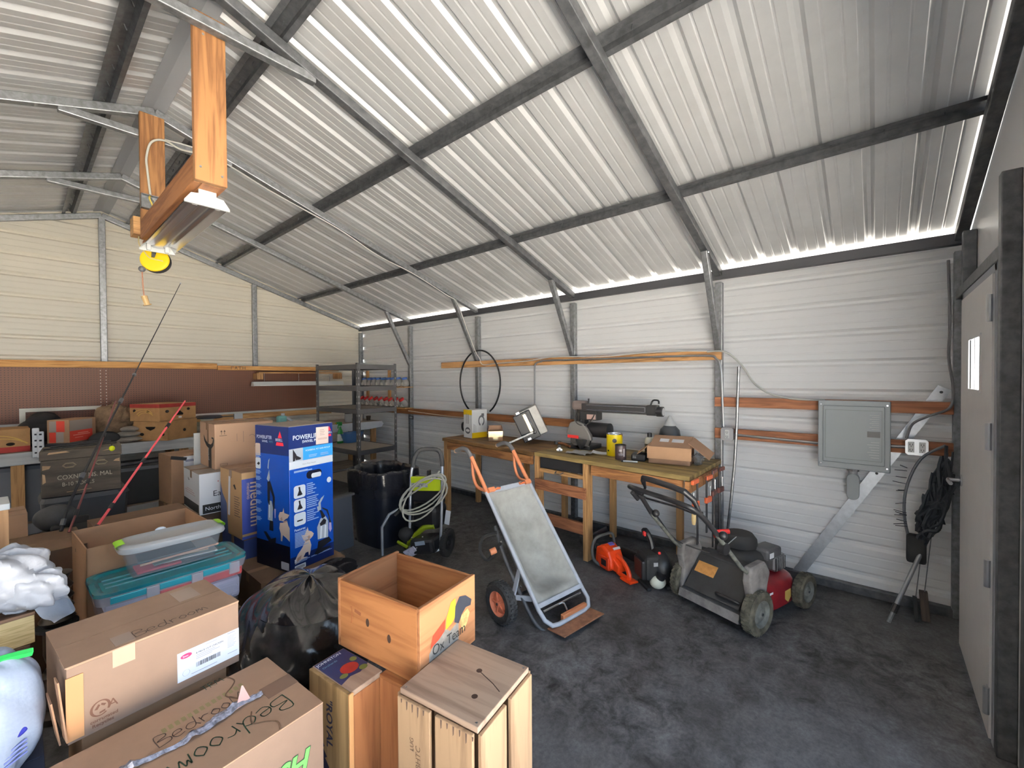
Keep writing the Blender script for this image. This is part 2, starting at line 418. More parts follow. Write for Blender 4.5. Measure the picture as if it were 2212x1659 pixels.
# breaker panel
t = thing('breaker_panel', 'grey steel breaker panel mounted across two boards', 'electrical panel', (4.03, .128, .955))
PANEL = mat('panel_grey_enamel', (.215, .24, .26), .42); PANELD = mat('panel_grey_door', (.195, .22, .24), .4)
Y0, Y1 = -.205, .205
obj('cabinet', MB().bb(-.085, 0, Y0+.012, Y1-.012, .012, .488), PANEL, t, bevel=.004)
obj('cover', MB().bb(-.098, -.086, Y0, Y1, 0, .5), PANEL, t, bevel=.006)
d = obj('door', MB().bb(-.112, -.098, Y0+.03, Y1-.03, .045, .462), PANELD, t, bevel=.005)
mb = MB()
for z0, z1 in ((.075, .077), (.43, .432)): mb.bb(-.1145, -.112, Y0+.045, Y1-.045, z0, z1)
for y in (Y0+.045, Y1-.047): mb.bb(-.1145, -.112, y, y+.002, .075, .432)
obj('door_rim', mb, mat('panel_line_dark', (.09, .10, .11), .5), d)
obj('latch', MB().bb(-.118, -.112, Y0+.055, Y0+.125, .245, .285), mat('panel_dark_latch', (.06, .06, .065), .4), d)
mb = MB()
for k in range(7): mb.bb(-.1135, -.1122, Y0+.06, Y0+.06+.045+.01*(k % 3), .10+.018*k, .103+.018*k)
for k in range(8): mb.bb(-.1135, -.1122, Y0+.06, Y0+.06+.04+.012*(k % 2), .30+.014*k, .303+.014*k)
obj('legend_lettering', mb, mat('panel_light_print', (.34, .36, .38), .5), d)
for yy in (Y0+.018, Y1-.018):
    for zz in (.03, .47): obj('screw', MB().cyl((-.101, yy, zz), (-.098, yy, zz), .006, seg=10), CHROME, t)
# conduit body under the panel
t = thing('conduit_fitting', 'grey capsule-shaped conduit fitting hanging below the breaker panel', 'conduit', (4.06, .13, .72))
stad = [(.0375*math.cos(PI*k/10), .15+.0375*math.sin(PI*k/10)) for k in range(11)] + [(-.0375*math.cos(PI*k/10), .03-.0375*math.sin(PI*k/10)) for k in range(11)]
obj('body', MB().prism(stad, Matrix(((0, 0, 1, -.0275), (1, 0, 0, 0), (0, 1, 0, 0), (0, 0, 0, 1))), .055), PANEL, t, bevel=.004)
obj('nipple', MB().cyl((0, 0, .18), (0, 0, .236), .026, seg=16), GREY, t, smooth=True)
obj('locknut', MB().cyl((0, 0, .205), (0, 0, .222), .036, seg=8), GALV, t)

# conduits
EMT = mat('bright_conduit', (.52, .53, .54), .3, .9)
def pipe(name, label, cat, pts, r, m, sub=6, group=None, seg=8):
    o = Vector(pts[0]); mb = MB(); mb.tube([Vector(p)-o for p in pts], r, seg, sub=sub)
    return tag(obj(name, mb, m, smooth=True, loc=o), label, cat, group)
pipe('conduit', 'thin metal conduit dropping from the high board to behind the slide-out tool on the workbench', 'conduit', [(4.02, 2.98, 1.825), (4.018, 3.05, 1.815), (4.018, 3.085, 1.77), (4.018, 3.09, 1.6), (4.018, 3.09, 1.16)], .0095, EMT)
pipe('conduit', 'bent metal conduit running along the high board then down to the outlet', 'conduit', [(4.018, 3.0, 1.835), (4.018, 2.0, 1.83), (4.018, 1.2, 1.825), (4.018, 1.07, 1.79), (4.018, 1.035, 1.70), (4.018, 1.025, 1.5), (4.018, 1.015, 1.2)], .0105, EMT)
pipe('conduit', 'straight metal conduit between the outlet box and the breaker panel', 'conduit', [(4.018, .94, 1.135), (4.018, .6, 1.125), (4.018, .335, 1.118)], .011, EMT, sub=2)
pipe('conduit', 'short conduit between the breaker panel and the four-outlet box', 'conduit', [(4.018, -.08, 1.135), (4.018, -.155, 1.138)], .011, EMT, sub=0)
pipe('metal_rod', 'thin upright metal rod leaning on the wall beside the outlet box', 'rod', [(3.99, 1.00, .04), (4.0, .92, .9), (4.005, .89, 1.72)], .012, GALV, sub=3)
CABLE = mat('grey_cable', (.42, .42, .40), .5)
pipe('cable', 'slack grey cable sagging from the high board to the top of the breaker panel', 'cable', [(4.025, 1.15, 1.86), (4.02, 1.0, 1.85), (4.03, .88, 1.74), (4.035, .78, 1.58), (4.035, .66, 1.49), (4.03, .5, 1.455), (4.03, .3, 1.45)], .008, CABLE)
pipe('cable', 'pale cable running down the roof bow and along the high board', 'cable', [(.62, 4.07, 3.42), (1.0, 4.07, 3.45), (1.5, 4.08, 3.30), (2.1, 4.075, 3.135), (2.55, 4.06, 2.955), (3.0, 4.07, 2.85), (3.5, 4.075, 2.68), (3.68, 4.07, 2.60), (3.85, 4.07, 2.28), (4.0, 4.07, 2.0), (4.04, 4.03, 1.90), (4.02, 3.95, 1.815), (4.02, 3.7, 1.825), (4.02, 3.2, 1.84), (4.02, 2.8, 1.875), (4.02, 2.2, 1.855), (4.02, 1.6, 1.88), (4.02, 1.15, 1.865)], .006, mat('pale_cable', (.66, .65, .62), .5), seg=6)
pipe('cable', 'grey cable hanging in the front corner from the eave to the four-outlet box', 'cable', [(4.05, -.36, 2.4), (4.05, -.37, 2.0), (4.04, -.365, 1.75), (4.03, -.385, 1.55), (4.02, -.37, 1.42), (4.01, -.27, 1.36), (4.01, -.19, 1.30), (4.01, -.16, 1.2)], .008, mat('dark_grey_cable', (.14, .14, .15), .5))
pipe('cable', 'white cord strung along the orange board behind the workbench', 'cable', [(4.02, 5.6, 1.13), (4.02, 4.8, 1.10), (4.02, 4.2, 1.09), (4.02, 3.6, 1.065), (4.02, 3.2, 1.06), (4.02, 2.98, 1.09)], .005, mat('off_white_cord', (.68, .64, .55), .5))
def outlet(label, y, z, w, n):
    t = thing('outlet_box', label, 'outlet', (4.028, y, z))
    mb = MB(); mb.bb(-.045, 0, -w/2+.004, w/2-.004, -.051, .051); obj('box', mb, GALV, t, bevel=.004)
    c = .014; W = w/2; H = .055
    pl = obj('cover_plate', MB().prism([(-W+c, -H), (W-c, -H), (W, -H+c), (W, H-c), (W-c, H), (-W+c, H), (-W, H-c), (-W, -H+c)], Matrix(((0, 0, -1, -.046), (1, 0, 0, 0), (0, 1, 0, 0), (0, 0, 0, 1))), .004), mat('outlet_cover', (.62, .63, .65), .35, .8), t)
    for k in range(n):
        yy = 0 if n == 1 else (-.028+.056*k)
        rc = obj('receptacle', MB().bb(-.053, -.05, yy-.016, yy+.016, -.036, .036), mat('receptacle_white', (.72, .72, .70), .4), t, bevel=.004)
        for q in (-.018, .018):
            mb = MB(); mb.bb(-.0545, -.053, yy-.008, yy-.005, q-.006, q+.006); mb.bb(-.0545, -.053, yy+.005, yy+.008, q-.006, q+.006); mb.cyl((-.0545, yy, q-.011), (-.053, yy, q-.011), .003, seg=8)
            obj('socket', mb, BLACK, rc)
outlet('steel outlet box with one duplex receptacle beside the workbench', .975, 1.14, .10, 1)
outlet('steel outlet box with two duplex receptacles near the man door', -.21, 1.145, .115, 2)
# diagonal strap brace behind the panel
mb = MB(); a, b = Vector((4.10, -.352, 1.55)), Vector((4.10, .485, .03)); mb.beam(a, b, .075, .007, (1, 0, 0))
t = tag(obj('diagonal_brace', mb, mat('bright_galvanised', (.60, .62, .65), .38, .7, noise=.12, nscale=20)), 'galvanised diagonal brace running from the floor up behind the breaker panel', 'brace')
for k in (.32, .345, .365, .0):
    p = a.lerp(b, k + .05 if k else .02); obj('bolt', MB().ball((4.09, p.y, p.z), .009, 8), STEEL, t)

# hoop of black tubing
pts = []
for k in range(34):
    q = -PI*.5 + .42 + (2*PI-.95)*k/33
    pts.append((4.012, 4.01+.375*math.cos(q), 1.575+.43*math.sin(q)))
pipe('tubing_hoop', 'black tubing hung in an oval loop over the high board', 'hose', pts, .011, BLACK, sub=2)

# ------------------------------------------------------------------ hanging shop light on its wooden frame
t = thing('light_hanger', 'orange lumber hanger frame dropping from two roof bows', 'frame', (.68, 2.625, 2.655))
def hz(name, b, m):
    mb = MB(); mb.box((0, 0, 0), (b[1]-b[0], b[3]-b[2], b[5]-b[4]))
    return obj(name, mb, m, t, bevel=.004, loc=((b[0]+b[1])/2, (b[2]+b[3])/2, (b[4]+b[5])/2))
hz('upright', (-.075, .069, 0, .038, 0, .86), FIRZ)
hz('upright', (-.072, .072, 1.424, 1.462, .02, .93), FIRZ)
hz('beam', (-.075, -.037, .038, 1.424, 0, .14), FIRY)
hz('beam', (-.037, .069, .038, 1.62, .0, .038), FIRY)
hz('block', (-.105, -.04, 1.50, 1.63, .055, .185), PINEX)
for (x, z) in ((-.05, .07), (.045, .05), (-.03, .75)):
    obj('nail_head', MB().cyl((x, -.002, z), (x, .0, z), .006, seg=8), STEEL, t)

t = thing('shop_light', 'white two-tube shop light without tubes under the hanging wooden beam', 'ceiling light', (.69, 3.38, 2.655))
SHOPW = mat('shop_light_white', (.82, .82, .78), .35); SHOPS = mat('shop_light_reflector', (.50, .51, .54), .22, .85, noise=.12, nscale=6, stretch=(1, .1, 1))
hw, L2 = .10, .62
mb = MB(); prof = [(-hw, -.075), (-hw+.028, -.032), (-.035, -.028), (-.03, 0), (.03, 0), (.035, -.028), (hw-.028, -.032), (hw, -.075)]
mb.extrude_profile([(x, -L2, z) for x, z in prof], (0, 2*L2, 0)); obj('housing', mb, SHOPW, t)
mb = MB(); pr = [(-hw+.003, -.075), (-hw+.03, -.040), (-.052, -.037), (-.030, -.058), (-.012, -.060), (.012, -.060), (.030, -.058), (.052, -.037), (hw-.03, -.040), (hw-.003, -.075)]
mb.extrude_profile([(x, -L2+.02, z) for x, z in pr], (0, 2*L2-.04, 0)); obj('reflector', mb, SHOPS, t, smooth=True)
for sy in (-1, 1):
    M = Matrix(((1, 0, 0, 0), (0, 0, 1, sy*L2-(.012 if sy < 0 else 0)), (0, 1, 0, 0), (0, 0, 0, 1)))
    ec = obj('end_cap', MB().prism([(-hw-.003, -.084), (-hw-.003, -.072), (-hw+.026, -.029), (-.04, -.024), (-.04, .012), (.04, .012), (.04, -.024), (hw-.026, -.029), (hw+.003, -.072), (hw+.003, -.084)], M, .012), SHOPW, t)
    for sx in (-1, 1):
        obj('lamp_holder', MB().bb(sx*.052-.012, sx*.052+.012, sy*(L2-.015)-.008, sy*(L2-.015)+.008, -.082, -.036), mat('holder_white', (.75, .74, .70), .4), t, bevel=.003)
t = thing('junction_box', 'open steel junction box with loose wires on the far hanger upright', 'electrical box', (.66, 4.045, 2.93))
mb = MB(); mb.bb(-.055, .055, -.004, 0, -.05, .05)
for b_ in ((-.055, -.051, -.045, 0, -.05, .05), (.051, .055, -.045, 0, -.05, .05), (-.055, .055, -.045, 0, -.05, -.046), (-.055, .055, -.045, 0, .046, .05)): mb.bb(*b_)
obj('box', mb, GALV, t)
for k, (m_, q) in enumerate(((mat('yellow_wire', (.65, .5, .12), .5), [(0, -.02, .05), (-.012, -.05, .02), (.0, -.06, -.02), (.01, -.05, -.06), (-.01, -.04, -.13), (-.02, -.03, -.2)]), (mat('white_wire', (.75, .74, .68), .5), [(.01, -.02, .03), (.02, -.055, .0), (.0, -.06, -.05), (-.02, -.05, -.10), (-.03, -.03, -.16)]))):
    mb = MB(); mb.tube(q, .006, 6, sub=4); obj('wire', mb, m_, t, smooth=True)
pipe('cable', 'white cable arching from the roof bow down to the open junction box', 'cable', [(.66, 4.03, 2.98), (.645, 4.025, 3.15), (.64, 4.02, 3.25), (.665, 4.0, 3.36), (.74, 4.0, 3.405), (.85, 4.05, 3.40), (1.0, 4.07, 3.43)], .007, mat('cream_cable', (.70, .68, .60), .5))

t = thing('cord_reel', 'round yellow cord reel hanging below the far end of the shop light', 'cord reel', (.70, 4.16, 2.55))
YEL = mat('yellow_plastic', lin(250, 205, 30), .4)
ax = Vector((-.45, -.88, .12)).normalized(); Mr = ax.to_track_quat('Z', 'Y').to_matrix().to_4x4()
obj('reel_face', MB().lathe([(0, .012), (.07, .014), (.088, .008), (.092, 0), (.088, -.008), (0, -.01)], Mr, 32), YEL, t, smooth=True)
obj('reel_back', MB().lathe([(.05, -.01), (.05, -.04), (.092, -.042), (.09, -.052), (0, -.055)], Mr, 28), BLACK, t, smooth=True)
mb = MB(); p = Mr @ Vector((0, .05, .02)); mb.tube([Mr @ Vector((.0, .1, .02)), p, Mr @ Vector((-.005, .01, .02))], [.02, .018, .013], 4); mb.bb(-.03, .03, -.04, 0, .075, .105); obj('bracket', mb, BLACK, t)
mb = MB(); mb.tube([(-.085, .03, .17), (-.09, .0, .1)] + [Mr @ Vector(q) for q in ((-.06, .05, .016), (-.02, -.0, .026), (.03, -.01, .024), (.055, -.012, .014))], .004, 6, sub=4); obj('string', mb, mat('tan_string', (.5, .42, .22), .8), t)
obj('cord_stop', MB().ball((-.075, .0, -.085), .022), DGREY, t, smooth=True)
mb = MB(); mb.tube([(-.075, 0, -.09), (-.072, 0, -.2), (-.066, 0, -.29)], .0045, 6); obj('cord', mb, mat('brown_cord', (.22, .10, .06), .6), t)
mb = MB(); mb.cyl((-.066, 0, -.285), (-.05, -.005, -.345), .020, .017, seg=10); mb.cyl((-.05, -.005, -.345), (-.048, -.005, -.352), .026, seg=10); obj('plug', mb, mat('tan_plug', (.42, .28, .13), .6), t)
# ------------------------------------------------------------------ workbench along the right wall
BZ = .905
def bx(y): return 3.193+(y-1.033)*.0767
t = thing('workbench', 'long lumber workbench along the right wall with a worn plank top', 'workbench', (3.7, 2.55, 0))
O = Vector((3.7, 2.55, 0))
def wb(name, x0, x1, y0, y1, z0, z1, m, bevel=.003):
    mb = MB(); mb.box((0, 0, 0), (x1-x0, y1-y0, z1-z0))
    return obj(name, mb, m, t, bevel=bevel, loc=Vector(((x0+x1)/2, (y0+y1)/2, (z0+z1)/2))-O)
TOPM = wood('worn_bench_top', lin(62, 44, 28), lin(128, 96, 58), 1, 10); TOPG = wood('stained_ply_top', lin(78, 64, 38), lin(140, 120, 76), 1, 8)
def top(y0, y1, m, zo=0):
    M = Matrix.Translation((-O.x, -O.y, BZ-.036+zo))
    obj('top', MB().prism([(bx(y0), y0), (4.03, y0), (4.03, y1), (bx(y1), y1)], M, .036), m, t, bevel=.003)
top(1.033, 2.555, TOPG); top(2.562, 4.08, TOPM, -.004)
AP = wood('bench_apron', lin(104, 66, 38), lin(160, 112, 70), 1, 14)
def rail(name, a, b, w, h, m):
    obj(name, MB().beam(Vector(a)-O, Vector(b)-O, w, h), m, t, bevel=.003)
rail('apron', (bx(1.1)+.03, 1.1, BZ-.085), (bx(1.9)+.03, 1.9, BZ-.085), .036, .085, AP)
rail('apron', (bx(2.6)+.03, 2.6, BZ-.09), (bx(4.0)+.03, 4.0, BZ-.09), .036, .085, AP)
rail('apron', (bx(1.05)+.02, 1.06, BZ-.09), (3.98, 1.06, BZ-.09), .036, .09, AP)
rail('apron', (3.99, 1.1, BZ-.085), (3.99, 4.05, BZ-.085), .036, .085, AP)
for y in (1.955, 2.53, 4.03):
    wb('leg', bx(y)+.012, bx(y)+.10 if y in (1.955, 2.53) else bx(y)+.07, y-.02 if y in (1.955, 2.53) else y-.035, y+.03, 0, BZ-.038, PINEZ)
for y in (1.375, 2.05, 2.64, 3.18, 4.0):
    wb('leg', 3.935, 3.99, y-.035, y+.02, 0, BZ-.038, PINEZ)
rail('cross_brace', (bx(1.98)+.008, 1.95, .60), (bx(2.5)+.008, 2.54, .60), .03, .10, REDW)
rail('cross_brace', (bx(1.98)+.03, 1.95, .275), (bx(2.5)+.03, 2.54, .275), .03, .105, REDW)
rail('drawer_rail', (bx(1.98)+.05, 1.95, .735), (bx(2.5)+.05, 2.54, .735), .036, .04, PINE)
rail('side_rail', (bx(2.53)+.09, 2.53, .735), (3.96, 2.6, .735), .036, .04, PINEX)
dr = wb('drawer', bx(2.25)+.035, 3.75, 2.0, 2.49, .762, .862, mat('drawer_black', (.016, .016, .018), .5))
mb = MB(); mb.tube([(-.24, .04, -.06), (-.28, .03, -.07), (-.28, -.03, -.07), (-.24, -.04, -.06)], .006, 6); obj('pull', mb, STEEL, dr)

# --- things on the bench
def on(name, label, cat, x, y, rz=0, z=BZ, group=None): return thing(name, label, cat, (x, y, z), rz, group)

t = on('appliance_carton', 'white and yellow carton with pictures of a coiled part, standing on the workbench', 'box', 3.722, 3.796, R(-8.5))
w, d_, h = .229, .177, .344
obj('body', MB().bb(-w/2, w/2, -d_/2, d_/2, 0, h), mat('glossy_white_card', (.80, .79, .76), .4), t, bevel=.002)
def quad_on(face, W, D, H, polys, m, parent, name='print', e=.0008):
    """flat printed shapes on a face of a W x D x H box centred on x, y with its base at z = 0; polygons in fractions of the face"""
    fr = {'F': ((-W/2, -D/2-e, 0), (W, 0, 0), (0, 0, H)), 'L': ((-W/2-e, D/2, 0), (0, -D, 0), (0, 0, H)), 'R': ((W/2+e, -D/2, 0), (0, D, 0), (0, 0, H)),
          'T': ((-W/2, -D/2, H+e), (W, 0, 0), (0, D, 0))}[face]
    o, u, v = map(Vector, fr); n = u.cross(v).normalized(); mb = MB()
    for p in polys: mb.face([o+u*a+v*b for a, b in p])
    mb.keep = True
    return obj(name, mb, m, parent)
def rc(a, b, c, d): return [(a, b), (c, b), (c, d), (a, d)]
def el(cx, cy, rx, ry, n=18): return [(cx+rx*math.cos(2*PI*k/n), cy+ry*math.sin(2*PI*k/n)) for k in range(n)]
def arc(cx, cy, rx, ry, a0, a1, w, n=14):
    out = []
    for k in range(n):
        q0, q1 = a0+(a1-a0)*k/n, a0+(a1-a0)*(k+1)/n
        out.append([(cx+rx*math.cos(q0), cy+ry*math.sin(q0)), (cx+rx*math.cos(q1), cy+ry*math.sin(q1)), (cx+(rx-w)*math.cos(q1), cy+(ry-w)*math.sin(q1)), (cx+(rx-w)*math.cos(q0), cy+(ry-w)*math.sin(q0))])
    return out
YP = mat('yellow_print', lin(238, 200, 24), .45); GP = mat('grey_print', (.10, .10, .11), .5); GP2 = mat('pale_grey_print', (.35, .33, .32), .5)
quad_on('F', w, d_, h, [rc(0, 0, 1, .19)], YP, t, 'yellow_band')
quad_on('L', w, d_, h, [rc(0, .82, 1, 1)], YP, t, 'yellow_band')
quad_on('F', w, d_, h, arc(.62, .60, .21, .20, -1.2, 4.3, .07) + [rc(.62, .75, .80, .86)], GP, t, 'printed_picture', .0012)
quad_on('L', w, d_, h, arc(.5, .26, .3, .12, 0, 2*PI, .07), GP, t, 'printed_picture', .0012)
quad_on('F', w, d_, h, [rc(.1, .2, .13, .5), rc(.17, .2, .2, .48), rc(.25, .2, .27, .44)] , GP2, t, 'printed_lettering', .0012)
quad_on('L', w, d_, h, [rc(.3, .5, .38, .86), rc(.5, .5, .6, .84)], GP2, t, 'printed_lettering', .0012)

t = on('parcel_box', 'small kraft box sealed with gold tape, on the workbench beside the white carton', 'box', 3.66, 3.40, R(-43))
w, d_, h = .166, .11, .11
obj('body', MB().bb(-w/2, w/2, -d_/2, d_/2, 0, h), CARD, t, bevel=.002)
for sx, a in ((-1, 70), (1, 62)):
    obj('flap', MB().box((sx*(w/2-.002), 0, h+.028), (.003, d_*.95, .06), (0, R(-sx*12), 0)), CARDT, t)
obj('flap', MB().box((0, d_/2-.002, h+.03), (w*.95, .003, .065), (R(8), 0, 0)), CARDT, t)
mb = MB(); mb.bb(-w/2-.001, w/2+.001, -d_/2-.0015, -d_/2, .045, h+.002); mb.bb(-.03, .03, -d_/2-.0015, -d_/2, .01, .045)
obj('tape', mb, mat('gold_tape', (.75, .62, .36), .22, .6, noise=.4, nscale=40), t)

t = on('electric_chainsaw', 'black electric chainsaw lying on the far end of the workbench, its handle showing', 'chainsaw', 3.925, 4.03, R(92), BZ-.004)
obj('body', MB().box((0, 0, .07), (.17, .16, .13)), BLACK, t, bevel=.025)
mb = MB(); mb.tube([(.07, 0, .115), (.19, 0, .135), (.215, 0, .10), (.205, 0, .045), (.15, 0, .028), (.07, 0, .03)], .015, 8, sub=4); obj('rear_handle', mb, BLACK, t, smooth=True)
mb = MB(); mb.tube([(-.02, -.085, .03), (-.03, -.1, .13), (-.03, -.06, .175), (-.03, .06, .175), (-.02, .085, .1)], .012, 8, sub=4); obj('front_handle', mb, BLACKM, t, smooth=True)
obj('guide_bar', MB().bb(-.36, -.06, -.02, -.014, .03, .09), STEEL, t, bevel=.002)
obj('badge', MB().bb(-.02, .05, -.082, -.08, .06, .09), RED, t)

# portable saw with its table tipped on edge
t = on('portable_saw', 'grey portable saw table tipped on its edge, chrome rail and long lever, on the workbench', 'power tool', 3.80, 2.90, R(-52))
Mt = Matrix.Translation((-.03, 0, .03)) @ Matrix.Rotation(R(-25), 4, 'Y')
def tb(mb, M): 
    mb.b.transform(M); return mb
obj('table', tb(MB().box((.07, .10, .19), (.24, .30, .33)), Mt), mat('cast_grey', (.33, .32, .30), .5, .4, noise=.2), t, bevel=.008)
fr = obj('front_housing', tb(MB().box((.0, -.06, .18), (.20, .05, .32)), Mt), BLACK, t, bevel=.008)
obj('slot_plate', tb(MB().box((.03, -.085, .20), (.05, .02, .24)), Mt), mat('dull_cream_metal', (.42, .38, .28), .35, .8), t, bevel=.004)
mb = MB(); mb.tube([(.05, -.10, .08), (.055, -.115, .12), (.055, -.115, .28), (.05, -.1, .32)], .008, 8); obj('chrome_rail', tb(mb, Mt), CHROME, t, smooth=True)
for z in (.045, .355): obj('corner_cap', tb(MB().box((-.03, -.085, z), (.045, .045, .03)), Mt), CHROME, t, bevel=.004)
obj('lever_clamp', MB().ball((-.02, -.09, .135), .024, 10), STEEL, t, smooth=True)
mb = MB(); mb.beam((-.015, -.09, .14), (-.31, -.17, .02), .016, .022); obj('lever', mb, STEEL, t, bevel=.003)

t = on('hand_tool', 'short grey clamp tool lying by the foot of the portable saw', 'tool', 3.55, 2.42, R(35))
mb = MB(); mb.cyl((-.08, 0, .022), (.10, .0, .022), .02, seg=10); obj('barrel', mb, STEEL, t)
mb = MB(); mb.cyl((-.10, .018, .02), (-.08, .018, .02), .012, seg=8); mb.cyl((-.10, -.018, .02), (-.08, -.018, .02), .012, seg=8); obj('jaw', mb, CHROME, t)
t = on('hand_tool', 'rusty wooden-handled tool lying behind the grey clamp tool', 'tool', 3.78, 2.52, R(60))
mb = MB(); mb.tube([(-.14, 0, .02), (0, .01, .03), (.12, 0, .018)], .014, 8, sub=3); obj('handle', mb, FIRY, t, smooth=True)
obj('head', MB().box((.15, 0, .02), (.05, .07, .03)), STEEL, t, bevel=.004)

# radial arm saw
t = on('radial_arm_saw', 'dark radial arm saw at the back of the workbench, arm pointing to the room front', 'power tool', 3.82, 2.22)
SAW = mat('saw_dark_enamel', (.03, .03, .032), .4); SAWB = mat('saw_brown_grey', (.16, .13, .12), .5); SAWG = mat('saw_guard_grey', (.20, .19, .18), .38, .3)
obj('base', MB().box((.02, .08, .022), (.24, .26, .044)), SAW, t, bevel=.006)
obj('column', MB().cyl((.06, .14, .04), (.06, .14, .40), .042, seg=18), STEEL, t, smooth=True)
obj('column_head', MB().box((.03, .13, .44), (.11, .17, .10)), SAWB, t, bevel=.03)
arm = obj('arm', MB().box((-.01, -.27, .425), (.075, .70, .085)), SAW, t, bevel=.008)
mb = MB(); mb.bb(-.0495, -.0475, -.60, .02, .448, .453); mb.bb(-.0495, -.0475, -.60, .02, .402, .407); mb.bb(-.0495, -.0475, -.603, -.597, .402, .453); obj('trim_line', mb, CHROME, arm)
obj('arm_end', MB().box((-.01, -.66, .425), (.085, .10, .095)), BLACKM, t, bevel=.01)
mb = MB(); mb.cyl((-.01, -.70, .415), (-.01, -.755, .415), .046, seg=20); obj('end_knob', mb, BLACK, t, smooth=True)
obj('knob_face', MB().cyl((-.01, -.755, .415), (-.01, -.759, .415), .036, seg=20), CHROME, t)
mb = MB(); mb.tube([(-.01, -.64, .47), (-.01, -.66, .515), (-.01, -.71, .515), (-.01, -.715, .485)], .008, 8, sub=3); obj('clamp_handle', mb, BLACK, t, smooth=True)
obj('index_pin', MB().cyl((.0, .02, .46), (0, .02, .515), .008, seg=8), BLACK, t)
obj('carriage', MB().box((-.01, -.01, .345), (.12, .20, .09)), BLACKM, t, bevel=.01)
mb = MB(); mb.tube([(-.05, .07, .34), (-.05, .09, .25), (-.05, .08, .21)], .012, 8, sub=3); mb.bb(-.05, .03, .04, .1, .2, .34); obj('yoke', mb, BLACKM, t)
mb = MB(); mb.cyl((.0, -.22, .20), (.0, .02, .20), .075, seg=20); obj('motor', mb, BLACK, t, smooth=True)
obj('warning_label', MB().box((-.072, -.05, .335), (.003, .10, .05)), mat('worn_warning_label', (.45, .30, .26), .6), t)
M = Matrix(((0, 0, 1, -.13), (1, 0, 0, .06), (0, 1, 0, .10), (0, 0, 0, 1)))
gd = obj('blade_guard', MB().prism([(-.14, .0), (.14, .03), (.15, .07), (.11, .17), (.04, .19), (-.05, .17), (-.13, .06)], M, .05), SAWG, t, bevel=.012)
obj('guard_stripe', MB().bb(-.135, -.13, .06, .19, .115, .145), RED, gd)
mb = MB(); mb.cyl((-.10, .06, .12), (-.097, .06, .12), .115, seg=32); obj('blade', mb, STEEL, t)
mb = MB(); mb.tube([(-.06, .12, .4), (-.10, .12, .33), (-.13, .08, .27), (-.12, 0, .25), (-.09, -.06, .30), (-.06, -.1, .40)], .006, 6, sub=4); obj('power_cord', mb, BLACK, t, smooth=True)
mb = MB(); mb.lathe([(.0, 0), (.05, 0), (.075, .07), (.085, .10), (0, .10)], Matrix.Translation((-.05, .05, .0)), 14); obj('lower_guard', mb, BLACKM, t)

t = on('shop_rag', 'crumpled grey rag lying under the radial arm saw', 'rag', 3.53, 2.16)
rr = random.Random(3)
obj('cloth', MB().grid(lambda u, v: ((u-.5)*.20+.01*math.sin(9*v), (v-.5)*.22+.012*math.sin(8*u), .006+.012*abs(math.sin(7*u+3*v))*abs(math.cos(6*v))), 14, 14), mat('grey_rag', (.34, .33, .32), .9), t, smooth=True)
t = on('paper_scrap', 'curled scrap of white paper lying beside the yellow can', 'paper', 3.62, 2.00, R(20))
obj('sheet', MB().grid(lambda u, v: ((u-.5)*.09, (v-.5)*.15, .003+.03*(v-.3)**2+.01*u), 4, 8), PAPER, t, smooth=True)

def can(name, label, x, y, r, h, m, lidm, group=None):
    t = on(name, label, 'can', x, y)
    obj('body', MB().lathe([(0, 0), (r*.97, 0), (r, .006), (r, h-.006), (r*.98, h)], None, 32), m, t, smooth=True)
    obj('rim', MB().lathe([(r*.98, h-.004), (r*1.02, h), (r*1.0, h+.006), (r*.88, h+.006), (r*.86, h-.004), (0, h-.004)], None, 32), lidm, t, smooth=True)
    return t
t = can('paint_can', 'large yellow and red-brown paint can on the workbench', 3.65, 1.865, .073, .20, mat('can_yellow', lin(244, 214, 20), .35), CHROME)
mb = MB(); n = 20
for k in range(n):
    q0, q1 = -2.7+2.35*k/n, -2.7+2.35*(k+1)/n
    def hh(q): f = (q+2.7)/2.35; return .198-.10*f**1.5+.012*math.sin(9*f)
    q0 += .55; q1 += .55
    mb.face([(.0738*math.cos(q0), .0738*math.sin(q0), hh(q0-.55)), (.0738*math.cos(q1), .0738*math.sin(q1), hh(q1-.55)), (.0738*math.cos(q1), .0738*math.sin(q1), .198), (.0738*math.cos(q0), .0738*math.sin(q0), .198)])
obj('brown_label', mb, mat('can_redbrown', (.18, .03, .02), .4), t)
Mr = Matrix.Rotation(R(207), 4, 'Z')
obj('round_emblem', tb(MB().cyl((.0735, 0, .145), (.0755, 0, .145), .02, seg=18), Mr), BLACK, t)
obj('bail_ear', tb(MB().cyl((.0735, 0, .05), (.077, 0, .05), .008, seg=10), Matrix.Rotation(R(160), 4, 'Z')), BLACK, t)
t = can('stain_can', 'small dark printed can beside the yellow paint can', 3.50, 1.73, .048, .125, mat('can_dark_print', (.075, .05, .055), .35, noise=.5, nscale=30), BLACK)
mb = MB(); mb.keep = True
for a0, z0, z1, wd in ((3.3, .075, .092, .5), (3.2, .05, .056, .9), (3.25, .04, .044, .8), (4.1, .03, .10, .35)):
    for k in range(6):
        q0, q1 = a0+wd*k/6, a0+wd*(k+1)/6
        mb.face([(.0485*math.cos(q0), .0485*math.sin(q0), z0), (.0485*math.cos(q1), .0485*math.sin(q1), z0), (.0485*math.cos(q1), .0485*math.sin(q1), z1), (.0485*math.cos(q0), .0485*math.sin(q0), z1)])
obj('label_print', mb, mat('can_label_grey', (.45, .42, .43), .5), t)
t = on('marker_pen', 'white pen lying on the workbench in front of the dark can', 'pen', 3.42, 1.60, R(-70))
